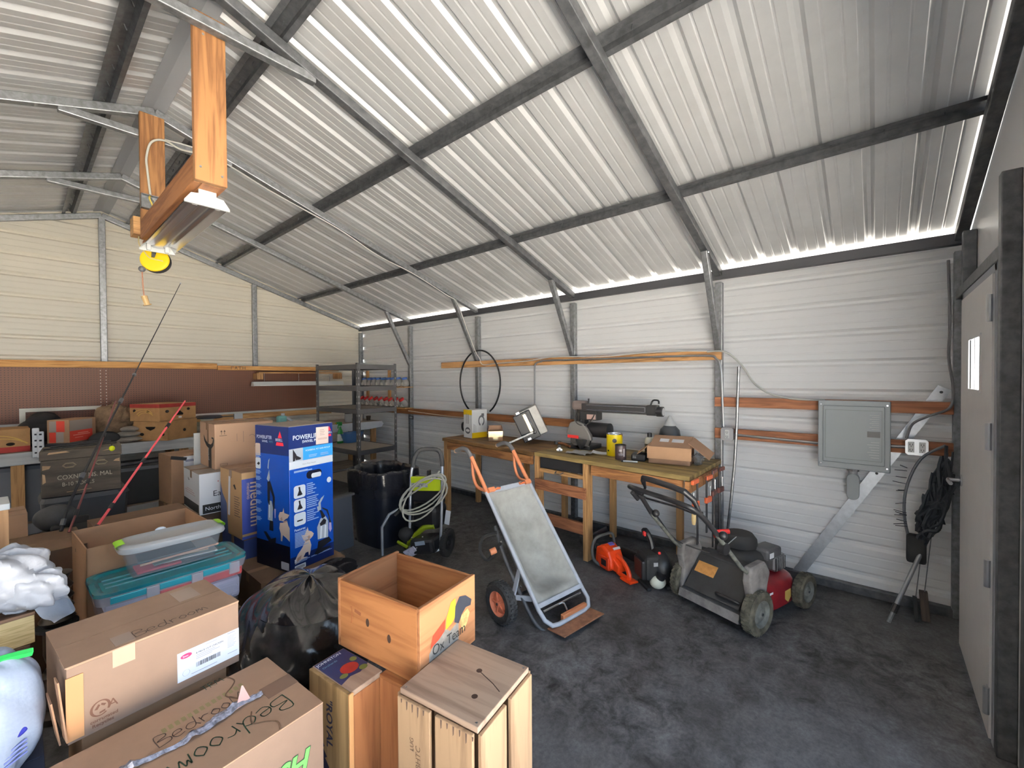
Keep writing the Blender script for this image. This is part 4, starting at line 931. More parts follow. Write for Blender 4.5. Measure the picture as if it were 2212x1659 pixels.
# local -y faces the room, x to the right
obj('fan_case', MB().lathe([(0, .0), (.11, .0), (.135, .03), (.135, .09), (.10, .12), (0, .12)], Matrix(((0, 0, 1, .0), (1, 0, 0, .0), (0, 1, 0, .145), (0, 0, 0, 1))), 28), BLACK, t, smooth=True)
obj('engine_block', MB().box((-.035, -.01, .17), (.12, .19, .19)), BLACKM, t, bevel=.025)
obj('starter_housing', MB().box((-.10, -.01, .15), (.04, .15, .15)), BLACK, t, bevel=.015)
obj('engine_plate', MB().box((-.02, -.108, .205), (.035, .004, .03)), mat('plate_silver', (.5, .5, .5), .4, .5), t)
mb = MB(); mb.ball((.0, -.10, .07), .062, 18, (1, .85, .85)); obj('fuel_tank', mb, mat('cloudy_tank', lin(206, 204, 186), .45), t, smooth=True)
obj('fuel_cap', MB().cyl((.01, -.115, .105), (.012, -.13, .14), .035, seg=16), BLACK, t)
mb = MB(); mb.tube([(.03, .04, .26), (.02, .06, .34), (-.01, .07, .40), (-.04, .05, .41)], .022, 8, sub=4); mb.tube([(.03, .04, .26), (.07, -.0, .24), (.09, -.03, .18)], .02, 8, sub=3); obj('handle', mb, BLACK, t, smooth=True)
obj('trigger', MB().box((-.045, .03, .395), (.018, .03, .035)), RED, t, bevel=.004)
obj('choke_knob', MB().ball((.035, -.06, .27), .012, 8), RED, t)
mb = MB(); mb.cyl((.06, .02, .12), (-.06, .42, .10), .045, .038, seg=18); obj('blower_tube', mb, BLACK, t, smooth=True)
obj('muffler_guard', MB().box((.075, -.115, .17), (.03, .006, .07)), mat('guard_grey', (.35, .36, .36), .4, .5), t, bevel=.008)
obj('vertical_lettering', MB().box((.122, -.055, .12), (.004, .022, .11)), mat('lettering_yellow', lin(220, 190, 60), .5, noise=.6, nscale=120), t)
for x in (-.07, .09): obj('foot', MB().box((x, -.02, .012), (.035, .17, .024)), BLACKM, t, bevel=.006)

# ------------------------------------------------------------------ front right corner
t = thing('pole_saw', 'long aluminium pole leaning in the corner by the door, black foot at its lower end', 'pole', (3.74, -.08, 0))
mb = MB(); a, c_ = Vector((.02, -.015, .085)), Vector((.285, -.20, .56)); mb.cyl(a, c_, .013, seg=10); obj('shaft', mb, mat('dull_aluminium', (.32, .33, .35), .45, .7), t, smooth=True)
d_ = (c_-a).normalized(); obj('collar', MB().cyl(a-d_*.02, a+d_*.04, .019, seg=10), BLACK, t); obj('tip', MB().cyl(a-d_*.09, a-d_*.02, .011, seg=8), GALV, t)
t = thing('wire_bundle', 'tangled dark netting and black cord hung on the wall behind the door handle', 'netting', (4.03, -.29, .45))
rr = random.Random(21)
NET = mat('dark_net', (.018, .022, .03), .7)
mb = MB()
for k in range(34):
    z0 = rr.uniform(-.0, .25); pts = []
    for j in range(7):
        f = j/6; pts.append((-.02-.05*rr.random()-.06*math.sin(PI*f), .07-.14*f+rr.uniform(-.03, .03), z0+f*rr.uniform(.25, .5)))
    mb.tube(pts, rr.choice((.006, .009, .012)), 5, sub=3)
obj('tangled_net', mb, NET, t, smooth=True)
mb = MB(); mb.tube([(-.03, -.06, .72), (-.06, .06, .62), (-.07, .13, .42), (-.06, .14, .22), (-.04, .11, .03)], .009, 8, sub=5); obj('hoop', mb, mat('wire_grey', (.10, .11, .13), .5), t, smooth=True)
mb = MB(); mb.bb(-.09, -.02, .03, .13, -.09, .10); obj('black_end', mb, BLACKM, t, bevel=.015)
for k in range(14):
    q = rr.uniform(.05, .9); p = Vector((-.07, .135-.02*abs(q-.5), .12+.5*q)); 
    obj('wire_tail', MB().tube([p, p+Vector((-.02, .05*rr.uniform(.6, 1.4), rr.uniform(-.02, .02)))], .0025, 5), NET, t)
for k, (x, y, h, m_, lab) in enumerate(((3.88, -.205, .16, BLACKM, 'short black stake standing on the floor in the front right corner'), (3.93, -.25, .19, wood('dark_stake', (.03, .022, .018), (.075, .055, .045), 2, 20), 'dark wooden stake standing on the floor in the front right corner'))):
    t = thing('stake', lab, 'stake', (x, y, 0))
    obj('shaft', MB().box((0, 0, h/2), (.03+.015*k, .022+.02*k, h), (R(-4), R(5), 0)), m_, t, bevel=.003)
    t2 = obj('wire', MB().tube([(0, 0, h), (.06, -.02, h+.18), (.11, -.04, h+.38)], .003, 6, sub=3), GALV, t)
# ------------------------------------------------------------------ back wall: pegboard, shelf boards, long bench
def peg_material():
    m = bpy.data.materials.new('brown_pegboard'); m.use_nodes = True; nt = m.node_tree; p = nt.nodes['Principled BSDF']; L = nt.links
    tc = nt.nodes.new('ShaderNodeTexCoord'); vo = nt.nodes.new('ShaderNodeTexVoronoi'); vo.voronoi_dimensions = '2D'; vo.inputs['Scale'].default_value = 39.4; vo.inputs['Randomness'].default_value = 0
    sp = nt.nodes.new('ShaderNodeSeparateXYZ'); cb = nt.nodes.new('ShaderNodeCombineXYZ'); L.new(tc.outputs['Object'], sp.inputs[0]); L.new(sp.outputs['X'], cb.inputs['X']); L.new(sp.outputs['Z'], cb.inputs['Y']); L.new(cb.outputs[0], vo.inputs['Vector'])
    r = nt.nodes.new('ShaderNodeValToRGB'); L.new(vo.outputs['Distance'], r.inputs[0]); r.color_ramp.interpolation = 'CONSTANT'; r.color_ramp.elements[1].position = .17
    r.color_ramp.elements[0].color = (.02, .01, .007, 1); r.color_ramp.elements[1].color = (*lin(98, 58, 38), 1)
    L.new(r.outputs[0], p.inputs['Base Color']); p.inputs['Roughness'].default_value = .55
    return m
pg = tag(obj('pegboard', MB().bb(-1.6, 3.30, 7.095, 7.101, 1.155, 1.80), peg_material()), 'brown pegboard panel on the back wall above the long bench', 'pegboard')
mb = MB(); mb.keep = True
for i in range(13):
    for x in (.665, .715):
        z = 1.30+.0254*1.5*i; mb.face([(x-.004, 7.0945, z-.006), (x+.004, 7.0945, z-.006), (x+.004, 7.0945, z+.006), (x-.004, 7.0945, z+.006)])
obj('holes', mb, mat('hole_pale', (.55, .48, .42), .7), pg)
SH = wood('yellow_shelf_edge', lin(150, 100, 54), lin(196, 148, 90), 0, 14)
board('wall_board', 'long yellow pine board along the top of the pegboard, left piece with dark knots', 'board', (-1.6, 1.845, 7.03, 7.10, 1.79, 1.866), SH)
bd = board('wall_board', 'yellow pine board along the top of the pegboard, right piece with a stamp', 'board', (1.85, 3.62, 7.025, 7.10, 1.775, 1.838), SH)
mb = MB()
for k, (a, b_) in enumerate((((.0, 0), (.0, .04)), ((0, .04), (.03, .04)), ((.045, 0), (.06, .04)), ((.06, .04), (.075, 0)), ((.05, .018), (.07, .018)), ((.09, .04), (.13, .04)), ((.11, .04), (.11, 0)), ((.145, 0), (.145, .04)), ((.145, .02), (.175, .02)), ((.175, 0), (.175, .04)))):
    mb.beam((-.72+a[0], -.0385, -.02+a[1]), (-.72+b_[0], -.0385, -.02+b_[1]), .002, .005)
obj('grade_stamp', mb, INK, bd)
obj('knot', MB().cyl((-.0, -.001, 0), (0, -.0, 0), .001, seg=3), INK, bd)
tag(obj('metal_strip', MB().bb(-1.6, 3.45, 7.07, 7.094, 1.142, 1.17), mat('white_metal_strip', (.72, .71, .66), .4)), 'thin white metal strip along the bottom edge of the pegboard', 'strip')
board('wall_board', 'tan board under the white metal strip on the back wall', 'board', (-1.6, 3.5, 7.06, 7.10, 1.06, 1.138), wood('tan_board', lin(150, 108, 66), lin(196, 154, 104), 0, 14))
t = thing('outlet_box', 'grey outlet box on the tan board below the pegboard', 'outlet', (2.09, 7.055, 1.10)); obj('box', MB().bb(-.05, .05, -.05, 0, -.045, .045), GALV, t, bevel=.005); obj('cover_plate', MB().bb(-.054, .054, -.054, -.05, -.05, .05), mat('outlet_cover', (.62, .63, .65), .35, .8), t)
t = thing('picture_frame', 'empty off-white frame leaning on the pegboard behind the black bag', 'frame', (.33, 7.075, .96))
OFFW = mat('off_white_board', (.84, .80, .68), .5)
obj('top_rail', MB().bb(-.31, .33, -.012, .012, .335, .375), OFFW, t); obj('side_rail', MB().bb(-.31, -.265, -.012, .012, 0, .335), OFFW, t); obj('side_rail', MB().bb(.285, .33, -.012, .012, 0, .335), OFFW, t)

t = thing('strip_light', 'white strip light hung under the board on the pegboard, right of centre', 'light', (2.95, 6.95, 1.55))
L2 = .685
for sx in (-1, 1):
    obj('end_cap', MB().prism([(-.06, -.01), (-.06, .005), (-.03, .055), (.03, .055), (.06, .005), (.06, -.01)], Matrix(((0, 0, 1, sx*L2-(.006 if sx < 0 else 0)), (1, 0, 0, 0), (0, 1, 0, .0), (0, 0, 0, 1))), .006), SHOPW, t)
mb = MB(); mb.extrude_profile([(-L2, y, z) for y, z in ((-.06, -.008), (-.058, .005), (-.03, .055), (.03, .055), (.058, .005), (.06, -.008))], (2*L2, 0, 0)); obj('housing', mb, SHOPW, t)
for sx in (-1, 0, 1): obj('hanger_wire', MB().cyl((sx*.5-.03, 0, .055), (sx*.5-.03, 0, .18), .003, seg=6), STEEL, t)
t = thing('light_bracket', 'wooden bracket holding the strip light below the shelf board', 'bracket', (2.95, 6.95, 1.70))
obj('rail', MB().bb(-.62, .66, -.04, .04, .03, .05), PINEX, t)
for x in (-.60, .63): obj('block', MB().bb(x-.04, x+.04, -.04, .13, -.06, .03), PINEZ, t, bevel=.003)

# long bench
WB = mat('weathered_white_paint', lin(196, 196, 194), .6, noise=.18, nscale=9, stretch=(.2, 1, 3))
BKZ = .94
t = thing('back_bench', 'long bench along the back wall with a weathered whitish front board', 'bench', (1.2, 6.6, 0))
def bbp(n, x0, x1, y0, y1, z0, z1, m): return obj(n, MB().bb(x0-1.2, x1-1.2, y0-6.6, y1-6.6, z0, z1), m, t, bevel=.003)
bbp('top', -1.6, 3.97, 6.285, 7.055, BKZ-.022, BKZ, wood('grey_bench_top', lin(120, 108, 96), lin(168, 154, 138), 0, 10))
bbp('front_board', -1.6, 1.62, 6.262, 6.284, BKZ-.115, BKZ+.004, WB)
fb2 = obj('front_board', MB().prism([(-.05, -.12), (2.1, -.12), (2.32, -.10), (2.36, -.05), (2.33, -.005), (2.25, .0), (-.05, .004)], Matrix(((1, 0, 0, 1.64-1.2), (0, 0, -1, 6.284-6.6), (0, 1, 0, BKZ), (0, 0, 0, 1))), .022), mat('white_front_board', (.70, .71, .72), .5, noise=.06), t, bevel=.003)
for x in (-1.2, .0, 1.3, 2.6, 3.83):
    bbp('leg', x-.045, x+.045, 6.29, 6.33, 0, BKZ-.022, PINEZ); bbp('leg', x-.045, x+.045, 7.01, 7.05, 0, BKZ-.022, PINEZ)
bbp('lower_shelf', -1.6, 3.8, 6.36, 7.05, .20, .22, wood('grey_bench_top', (0, 0, 0), (0, 0, 0)))
bbp('lower_front_board', -1.6, 3.8, 6.335, 6.36, .12, .225, mat('grey_shelf_edge', (.22, .23, .25), .6))

def box_thing(name, label, cat, x, y, z, w, d, h, m, rz=0, group=None, bev=.002):
    t = thing(name, label, cat, (x, y, z), R(rz), group)
    obj('body', MB().bb(-w/2, w/2, -d/2, d/2, 0, h), m, t, bevel=bev)
    return t
BANANA = mat('banana_box_tan', lin(168, 128, 84), .8, noise=.15, nscale=9); BANR = mat('banana_box_red', lin(150, 44, 40), .7, noise=.15, nscale=12); HOLE = mat('hand_hole', (.012, .008, .006), .9)
YB_ = mat('banana_line', lin(196, 160, 84), .8)
# fruit cartons
t = box_thing('fruit_carton', 'fruit carton with red-banded lid on top of the pair at the back bench', 'box', 1.15, 6.47, 1.168, .46, .40, .195, BANANA, 31)
w, d_, h = .46, .40, .195
for f in 'FL': quad_on(f, w, d_, h, [rc(0, .78, 1, 1)], BANR, t, 'red_band')
quad_on('F', w, d_, h, [el(.2, .55, .05, .09), el(.78, .62, .045, .08), [(.45, .28), (.62, .28), (.64, .36), (.535, .56), (.43, .36)]], HOLE, t, 'hand_hole', .0012)
quad_on('L', w, d_, h, [el(.16, .60, .05, .09), el(.62, .56, .05, .09)], HOLE, t, 'hand_hole', .0012)
quad_on('L', w, d_, h, arc(.45, .30, .36, .4, .4, 2.6, .03) + arc(.5, .22, .30, .38, .5, 2.7, .03) + arc(.55, .15, .3, .36, .6, 2.7, .03), YB_, t, 'banana_print', .0016)
obj('paper_ticket', MB().box((.02, -.2015, .03), (.04, .002, .02)), PAPER, t)
t = box_thing('fruit_carton', 'plain tan fruit carton at the bottom of the pair at the back bench', 'box', 1.17, 6.46, BKZ+.002, .44, .40, .222, BANANA, 39)
w, d_, h = .44, .40, .222
quad_on('L', w, d_, h, [el(.25, .33, .06, .08), el(.85, .33, .06, .08), [(.35, .72), (.65, .72), (.62, .62), (.5, .52), (.38, .62)]], HOLE, t, 'hand_hole', .0012)
quad_on('F', w, d_, h, [el(.55, .45, .05, .08)], HOLE, t, 'hand_hole', .0012)
t = box_thing('fruit_carton', 'upside-down fruit carton at the left edge, its red band at the bottom', 'box', -.21, 6.57, BKZ+.002, .58, .38, .225, BANANA, 2)
w, d_, h = .58, .38, .225
quad_on('F', w, d_, h, [rc(0, 0, 1, .24)], BANR, t, 'red_band')
quad_on('F', w, d_, h, [el(.78, .36, .05, .07), [(.42, .50), (.60, .50), (.60, .66), (.45, .66)]], HOLE, t, 'hand_hole', .0012)
quad_on('F', w, d_, h, arc(.55, .28, .4, .5, .3, 2.6, .03) + arc(.6, .22, .4, .42, .3, 2.6, .03), YB_, t, 'banana_print', .0016)
# red and grey printed carton
t = thing('tray', 'dark shallow tray under the red and grey checked carton on the back bench', 'tray', (.38, 6.50, BKZ+.002)); obj('tray', MB().bb(-.27, .27, -.18, .2, 0, .055), BLACKM, t, bevel=.008); obj('rim', MB().bb(-.28, .28, -.19, .21, .045, .056), BLACK, t)
t = box_thing('printed_carton', 'kraft carton with red and grey checks on the back bench', 'box', .384, 6.47, 1.0, .349, .192, .236, CARD, 51)
w, d_, h = .349, .192, .236
GYP = mat('grey_box_print', lin(150, 140, 132), .8); RDP = mat('red_box_print', lin(204, 62, 48), .7)
quad_on('L', w, d_, h, [rc(.10, .48, .42, .95), rc(.40, .02, .75, .48)], GYP, t, 'grey_print'); quad_on('L', w, d_, h, [rc(.42, .48, .80, .95), rc(.10, .02, .40, .46)], RDP, t, 'red_print')
quad_on('F', w, d_, h, [rc(.02, .50, .86, .96)], GYP, t, 'grey_print'); quad_on('F', w, d_, h, [rc(.02, .02, .86, .50)], RDP, t, 'red_print')
quad_on('F', w, d_, h, [rc(.30, .36, .70, .39), rc(.14, .29, .76, .32), rc(.2, .18, .5, .2)], mat('pale_red_print', lin(226, 160, 146), .7), t, 'lettering', .0012)
# black holdall, burlap and grey cloths
def blob(name, parent, c, r, m, seed, amp=.12, freq=4, nu=28, nv=18, flat=0):
    rr = random.Random(seed); a = [(rr.uniform(1, freq), rr.uniform(1, freq), rr.uniform(0, 6.3), rr.uniform(.4, 1)) for _ in range(7)]
    def f(u, v):
        q, w_ = 2*PI*u, PI*v
        k = 1+amp*sum(s*math.sin(round(i)*q+p)*math.sin(j*w_+p) for i, j, p, s in a)/2.2
        z = -math.cos(w_)*r[2]*k
        if flat: z = max(z, -r[2]*flat)
        return (c[0]+r[0]*k*math.sin(w_)*math.cos(q), c[1]+r[1]*k*math.sin(w_)*math.sin(q), c[2]+z)
    return obj(name, MB().grid(f, nu, nv, True), m, parent, smooth=True)
t = thing('holdall', 'black cloth holdall slumped on the back bench in front of the white frame', 'bag', (.165, 6.82, BKZ)); blob('bag', t, (0, .0, .15), (.19, .13, .16), mat('black_cloth', (.014, .013, .015), .8), 4, .14, flat=.93); blob('flap', t, (.03, -.02, .27), (.13, .10, .085), mat('black_cloth', (.014, .013, .015), .8), 9, .2)
t = thing('burlap_sack', 'brown burlap sack bunched up beside the fruit cartons', 'sack', (.74, 6.72, BKZ)); BUR = mat('brown_burlap', lin(118, 96, 74), .95, noise=.35, nscale=22, bump=.5, bscale=30); blob('sack', t, (-.02, .0, .20), (.17, .13, .21), BUR, 12, .22, 5, flat=.95); blob('folds', t, (.10, -.04, .27), (.09, .09, .10), BUR, 17, .3, 5)
t = thing('drop_cloth', 'pale grey drop cloth folded at the foot of the burlap sack', 'cloth', (.80, 6.44, BKZ))
rr = random.Random(8)
for k, (x, y, z, sx, sy) in enumerate(((0, 0, .03, .15, .12), (.03, .02, .085, .12, .11), (.05, .05, .14, .09, .09))): blob('fold', t, (x, y, z), (sx, sy, .032), mat('grey_canvas', lin(148, 142, 134), .95, noise=.2), 30+k, .1)
t = thing('black_case', 'black soft case lying at the right end of the red and grey carton', 'case', (.62, 6.36, BKZ+.0)); blob('case', t, (0, 0, .07), (.13, .05, .075), BLACKM, 41, .06)
for k, (x, z, lab) in enumerate(((.120, 1.03, 'white outlet strip standing on the bench end, the taller of two'), (.150, .99, 'white outlet strip standing in front of the taller one'))):
    t = thing('power_strip', lab, 'power strip', (x, 6.255-.03*k, .885), 0, 'white outlet strips')
    obj('body', MB().bb(-.024, .024, -.012, .012, 0, .29-.035*k), mat('strip_white', (.82, .82, .82), .4), t, bevel=.008)
    for j in range(4): obj('socket', MB().bb(-.009, .009, -.0135, -.012, .04+.06*j, .055+.06*j), INK, t)
t = thing('shallow_pan', 'black shallow pan set upside down on a cream tub on the back bench', 'pan', (1.66, 6.72, 1.13)); obj('pan', MB().lathe([(0, 0), (.15, 0), (.16, .012), (.13, .035), (0, .04)], None, 28), mat('pan_blue_black', (.03, .04, .06), .35), t, smooth=True); obj('handle', MB().box((.21, -.03, .01), (.14, .025, .012)), BLACK, t)
t = thing('tub', 'cream plastic tub on the back bench below the black pan', 'tub', (1.64, 6.72, BKZ)); obj('tub', MB().lathe([(0, 0), (.06, 0), (.072, .18), (.076, .19), (0, .19)], None, 20), mat('cream_tub', (.62, .58, .44), .5), t, smooth=True); obj('lid', MB().cyl((0, 0, .178), (0, 0, .188), .078, seg=20), mat('cream_lid', (.66, .62, .5), .5), t)
t = thing('jar', 'clear jar with a black lid on the back bench behind the metal shelving', 'jar', (3.50, 6.50, BKZ)); obj('glass', MB().lathe([(0, 0), (.055, 0), (.058, .01), (.058, .12), (.05, .135), (0, .135)], None, 20), mat('jar_clear', (.48, .48, .46), .15, alpha=.8), t, smooth=True); obj('lid', MB().cyl((0, 0, .135), (0, 0, .165), .056, seg=20), BLACK, t)
t = thing('water_jug', 'small clear jug with a turquoise label and white neck on the back bench', 'jug', (2.52, 6.6, BKZ)); obj('body', MB().box((0, 0, .085), (.13, .10, .17)), mat('turquoise_label', lin(120, 180, 176), .4), t, bevel=.03); obj('spout', MB().beam((.05, 0, .15), (.22, -.02, .02), .05, .03), mat('white_spout', (.75, .75, .74), .4), t); obj('neck', MB().cyl((.02, 0, .16), (.02, 0, .20), .025, seg=14), PAPER, t)
for k, (x, h_, lab) in enumerate(((3.72, .11, 'drinking glass on the right end of the back bench'), (3.86, .075, 'short dark cup at the very end of the back bench'))):
    t = thing('cup', lab, 'cup', (x, 6.5, BKZ)); obj('cup', MB().lathe([(0, 0), (.03, 0), (.04, h_), (.036, h_), (.028, .01), (0, .01)], None, 18), mat('cup_grey%d' % k, (.3-.2*k, .28-.2*k, .26-.2*k), .25), t, smooth=True)

# jars in two rows on the right wall near the back corner
rk = thing('jar_rack', 'wooden rack on the right wall near the back corner holding two rows of jars', 'rack', (4.06, 6.2, 1.18))
obj('shelf', MB().bb(-.16, .0, -.68, .82, -.012, .0), PINE, rk); obj('shelf', MB().bb(-.16, .0, -.68, .82, .318, .33), PINE, rk)
for y in (-.05, .62): obj('bracket', MB().bb(-.03, .0, y-.03, y+.03, -.01, .60), PINEZ, rk, bevel=.003)
GLASS = mat('jar_clear_grey', (.44, .42, .39), .12, alpha=.72, coat=1); LB = mat('lid_blue', lin(46, 84, 150), .4); LR = mat('lid_red', lin(176, 28, 32), .4)
def jar(lid, name):
    t = thing('storage_jar', '', 'jar', (0, 0, 0))
    obj('glass', MB().lathe([(0, 0), (.045, .004), (.06, .03), (.062, .07), (.05, .105), (.04, .115), (0, .115)], None, 18), GLASS, t, smooth=True)
    obj('lid', MB().lathe([(.043, .112), (.045, .118), (.045, .14), (.04, .145), (0, .145)], None, 18), lid, t, smooth=True)
    obj('paper_label', MB().box((-.056, 0, .05), (.012, .055, .05), (0, R(4), 0)), mat('jar_label', (.62, .58, .52), .7), t, bevel=.003)
    return t
for lid, z, lab, grp, n in ((LR, 1.18, 'storage jar with a red lid in the lower wall row by the back corner', 'red-lidded jars', 9), (LB, 1.51, 'storage jar with a blue lid, upper wall row by the back corner', 'blue-lidded jars', 9)):
    p0 = jar(lid, grp)
    for k in range(n):
        o = p0 if k == 0 else copy_tree(p0)
        o['label'] = lab; o['group'] = grp
        o.location = (3.985, 5.62+.145*k, z+.004+(.022 if lid is LR else 0)); o.rotation_euler = (rng.uniform(-.25, .05), R(-34 if lid is LR else -8), 0)
tag(obj('rack_sign', MB().box((0, 0, 0), (.006, .12, .055)), mat('dark_sign', (.03, .03, .032), .5), loc=(4.02, 5.53, 1.03)), 'small dark plate on the right wall under the end of the orange board', 'plate')
obj('plate_marks', MB().box((-.004, 0, 0), (.002, .07, .03)), GREY, bpy.data.objects['rack_sign'])

# ------------------------------------------------------------------ steel shelving unit
t = thing('shelving_unit', 'five-shelf dark steel shelving unit in the back right corner', 'shelving', (2.906, 5.191, 0), R(4))
PST = mat('shelving_grey', (.075, .075, .08), .5, .4); PB = mat('particle_board', lin(150, 140, 130), .85, noise=.12, nscale=40)
SW, SD = .57, .94
for sx in (-1, 1):
    for sy in (-1, 1):
        x, y = sx*SW/2, sy*SD/2; mb = MB()
        mb.bb(x, x-sx*.038, y, y-sy*.003, 0, 1.83); mb.bb(x, x-sx*.003, y, y-sy*.038, 0, 1.83)
        po = obj('post', mb, PST, t)
        mb = MB()
        for k in range(24):
            z = .06+.075*k
            mb.bb(x-sx*.022, x-sx*.012, y+sy*.0006, y-sy*.0004, z, z+.022); mb.bb(x+sx*.0006, x-sx*.0004, y-sy*.022, y-sy*.012, z, z+.022)
        obj('slots', mb, mat('slot_pale', (.30, .30, .30), .6), po)
for z in (.34, .755, 1.255, 1.53, 1.795):
    for sx in (-1, 1):
        x = sx*(SW/2-.004); obj('beam', MB().bb(x-.008, x+.008, -SD/2+.004, SD/2-.004, z-.04, z+.018), PST, t, bevel=.004)
    for sy in (-1, 1):
        y = sy*(SD/2-.004); obj('beam', MB().bb(-SW/2+.004, SW/2-.004, y-.008, y+.008, z-.04, z+.018), PST, t, bevel=.004)
    obj('shelf', MB().bb(-SW/2+.014, SW/2-.014, -SD/2+.014, SD/2-.014, z+.0, z+.012), PB, t)
t = thing('spray_bottle', 'green trigger spray bottle standing on the middle metal shelf', 'bottle', (2.86, 5.53, .768), R(200))
obj('body', MB().lathe([(0, 0), (.05, 0), (.052, .02), (.05, .10), (.036, .165), (.018, .20), (.016, .225), (0, .225)], Matrix.Diagonal((1, .65, 1, 1)), 24), mat('bottle_green', lin(28, 120, 44), .3), t, smooth=True)
obj('label', MB().lathe([(.0525, .03), (.052, .09), (.047, .125)], Matrix.Diagonal((1, .66, 1, 1)), 24), mat('spray_label', lin(206, 202, 190), .5, noise=.5, nscale=18, col2=lin(120, 40, 40), lo=.3, hi=.42), t, smooth=True)
mb = MB(); mb.box((.0, 0, .26), (.05, .03, .05)); mb.box((.035, 0, .275), (.07, .025, .03)); mb.beam((.03, 0, .26), (.045, 0, .20), .014, .012); obj('trigger', mb, mat('trigger_green', lin(30, 130, 50), .4), t, bevel=.006)
obj('nozzle', MB().cyl((.07, 0, .275), (.085, 0, .275), .009, seg=10), mat('nozzle_yellow', lin(220, 200, 60), .5), t)
t = thing('blue_tub', 'low blue plastic tub behind the green spray bottle on the metal shelf', 'tub', (3.00, 5.50, .768), R(8)); obj('tub', MB().grid(lambda u, v: ((.10+.06*v)*math.copysign(abs(math.cos(2*PI*u))**.5, math.cos(2*PI*u)), (.07+.04*v)*math.copysign(abs(math.sin(2*PI*u))**.5, math.sin(2*PI*u)), .13*v), 32, 5, True), mat('tub_blue', lin(60, 96, 142), .4), t, smooth=True); obj('base', MB().bb(-.09, .09, -.06, .06, .0, .006), mat('tub_blue', (0, 0, 0)), t)
t = thing('toaster_oven', 'small silver appliance standing on the bottom metal shelf', 'appliance', (3.02, 4.97, .354), R(10)); obj('body', MB().box((0, 0, .10), (.24, .17, .20)), mat('appliance_dark', (.08, .085, .09), .35, .6), t, bevel=.02); obj('top', MB().box((0, 0, .205), (.25, .18, .02)), CHROME, t, bevel=.008); obj('door', MB().box((-.123, -.02, .10), (.006, .10, .14)), CHROME, t, bevel=.004)
t = thing('blue_bin', 'flat dark grey-blue panel leaning behind the vacuum carton toward the shelving', 'panel', (1.96, 3.88, 0), R(12)); obj('panel', MB().box((0, 0, .26), (.34, .05, .52), (R(-3), 0, 0)), mat('slate_panel', (.055, .065, .085), .6), t, bevel=.006); obj('edge_strip', MB().box((0, -.02, .515), (.345, .06, .02)), DGREY, t)

# ------------------------------------------------------------------ clutter between the bench and the cartons
DT = mat('dark_tote', (.035, .037, .042), .5); GT = mat('grey_tote', (.12, .13, .15), .5)
def tote(label, x, y, z, w, d_, h, m, lidm, rz=0):
    t = thing('storage_tote', label, 'tote', (x, y, z), R(rz))
    def f(u, v):
        q = 2*PI*u; s = .88+.12*v; a, b_ = sq(q, w/2*s, d_/2*s, 8); return (a, b_, h*v)
    obj('body', MB().grid(f, 40, 4, True), m, t, smooth=True); obj('base', MB().bb(-w*.42, w*.42, -d_*.42, d_*.42, 0, .008), m, t)
    ld = obj('lid', MB().grid(lambda u, v: (*sq(2*PI*u, w*.52*(1 if v < .5 else .94 if v < .9 else 0), d_*.52*(1 if v < .5 else .94 if v < .9 else 0), 8), h-.02+(.035 if v > .3 else 0)), 40, 4, True), lidm, t, smooth=False)
    for k in range(4): obj('lid_rib', MB().box((0, -d_*.3+k*d_*.2, h+.017), (w*.8, .012, .006)), lidm, ld)
    return t
tote('blue-grey ribbed tote under the left end of the back bench', .0, 6.62, .232, .62, .42, .54, GT, GT)
tote('dark tote on the lower shelf of the back bench, behind the old wooden chest', .85, 6.60, .232, .60, .42, .40, DT, GT)
tote('black tote on the floor carrying the old wooden chest', .36, 4.98, 0, .50, .42, .72, DT, DT)
tote('shallow grey tote on the floor behind the open carton', .66, 4.50, .30, .40, .36, .22, GT, GT)
tote('black tote under the shallow grey tote', .66, 4.50, 0, .40, .40, .262, DT, DT)
for k, (z, c, lab) in enumerate(((.68, (.05, .048, .045), 'dark plank lying on the totes below the back bench front board'), (.715, (.10, .10, .11), 'grey plank on top of the dark plank below the back bench'))):
    t = tag(obj('plank', MB().box((0, 0, 0), (1.0, .18, .03)), mat('plank_dark%d' % k, c, .7, noise=.4), loc=(1.0, 6.5, z-.02), bevel=.003), lab, 'plank')
t = thing('bench_grinder', 'dark iron tool with rounded housing in front of the old wooden chest', 'tool', (.17, 4.45, .0))
obj('pedestal', MB().lathe([(0, 0), (.14, 0), (.14, .02), (.05, .06), (.045, .52), (.09, .56), (0, .56)], None, 20), BLACKM, t, smooth=True); blob('housing', t, (0, 0, .66), (.11, .09, .09), mat('iron_dark', (.05, .052, .055), .6, noise=.4), 51, .05); obj('arm', MB().box((.10, -.02, .62), (.14, .05, .05)), BLACKM, t, bevel=.01); obj('knob', MB().ball((.0, -.09, .60), .03), BLACK, t, smooth=True)

# old wooden ammunition-style chest
t = thing('wooden_chest', 'old dark painted wooden chest with stencilled letters and rope handles', 'chest', (.35, 4.95, .742), R(-5))
w, d_, h = .447, .35, .355
CH = mat('worn_green_black_paint', lin(82, 74, 64), .8, noise=.6, nscale=7, stretch=(.35, 1, 2.2), lo=.32, hi=.7); 
mb = MB(); mb.bb(-w/2, w/2, -d_/2, d_/2, 0, h*.80); obj('body', mb, CH, t, bevel=.004)
obj('lid', MB().bb(-w/2-.006, w/2+.006, -d_/2-.006, d_/2, h*.805, h), CH, t, bevel=.004)
BARE = mat('bare_worn_wood', lin(168, 138, 106), .8, noise=.3, nscale=10)
quad_on('F', w, d_, h, [[(.02, .60), (.10, .62), (.12, .68), (.02, .70)], [(.90, .66), (.985, .64), (.985, .72), (.93, .70)], [(.02, .3), (.06, .34), (.05, .5), (.02, .52)], [(.3, .07), (.62, .09), (.6, .10), (.3, .085)]], BARE, t, 'worn_patches', .0012)
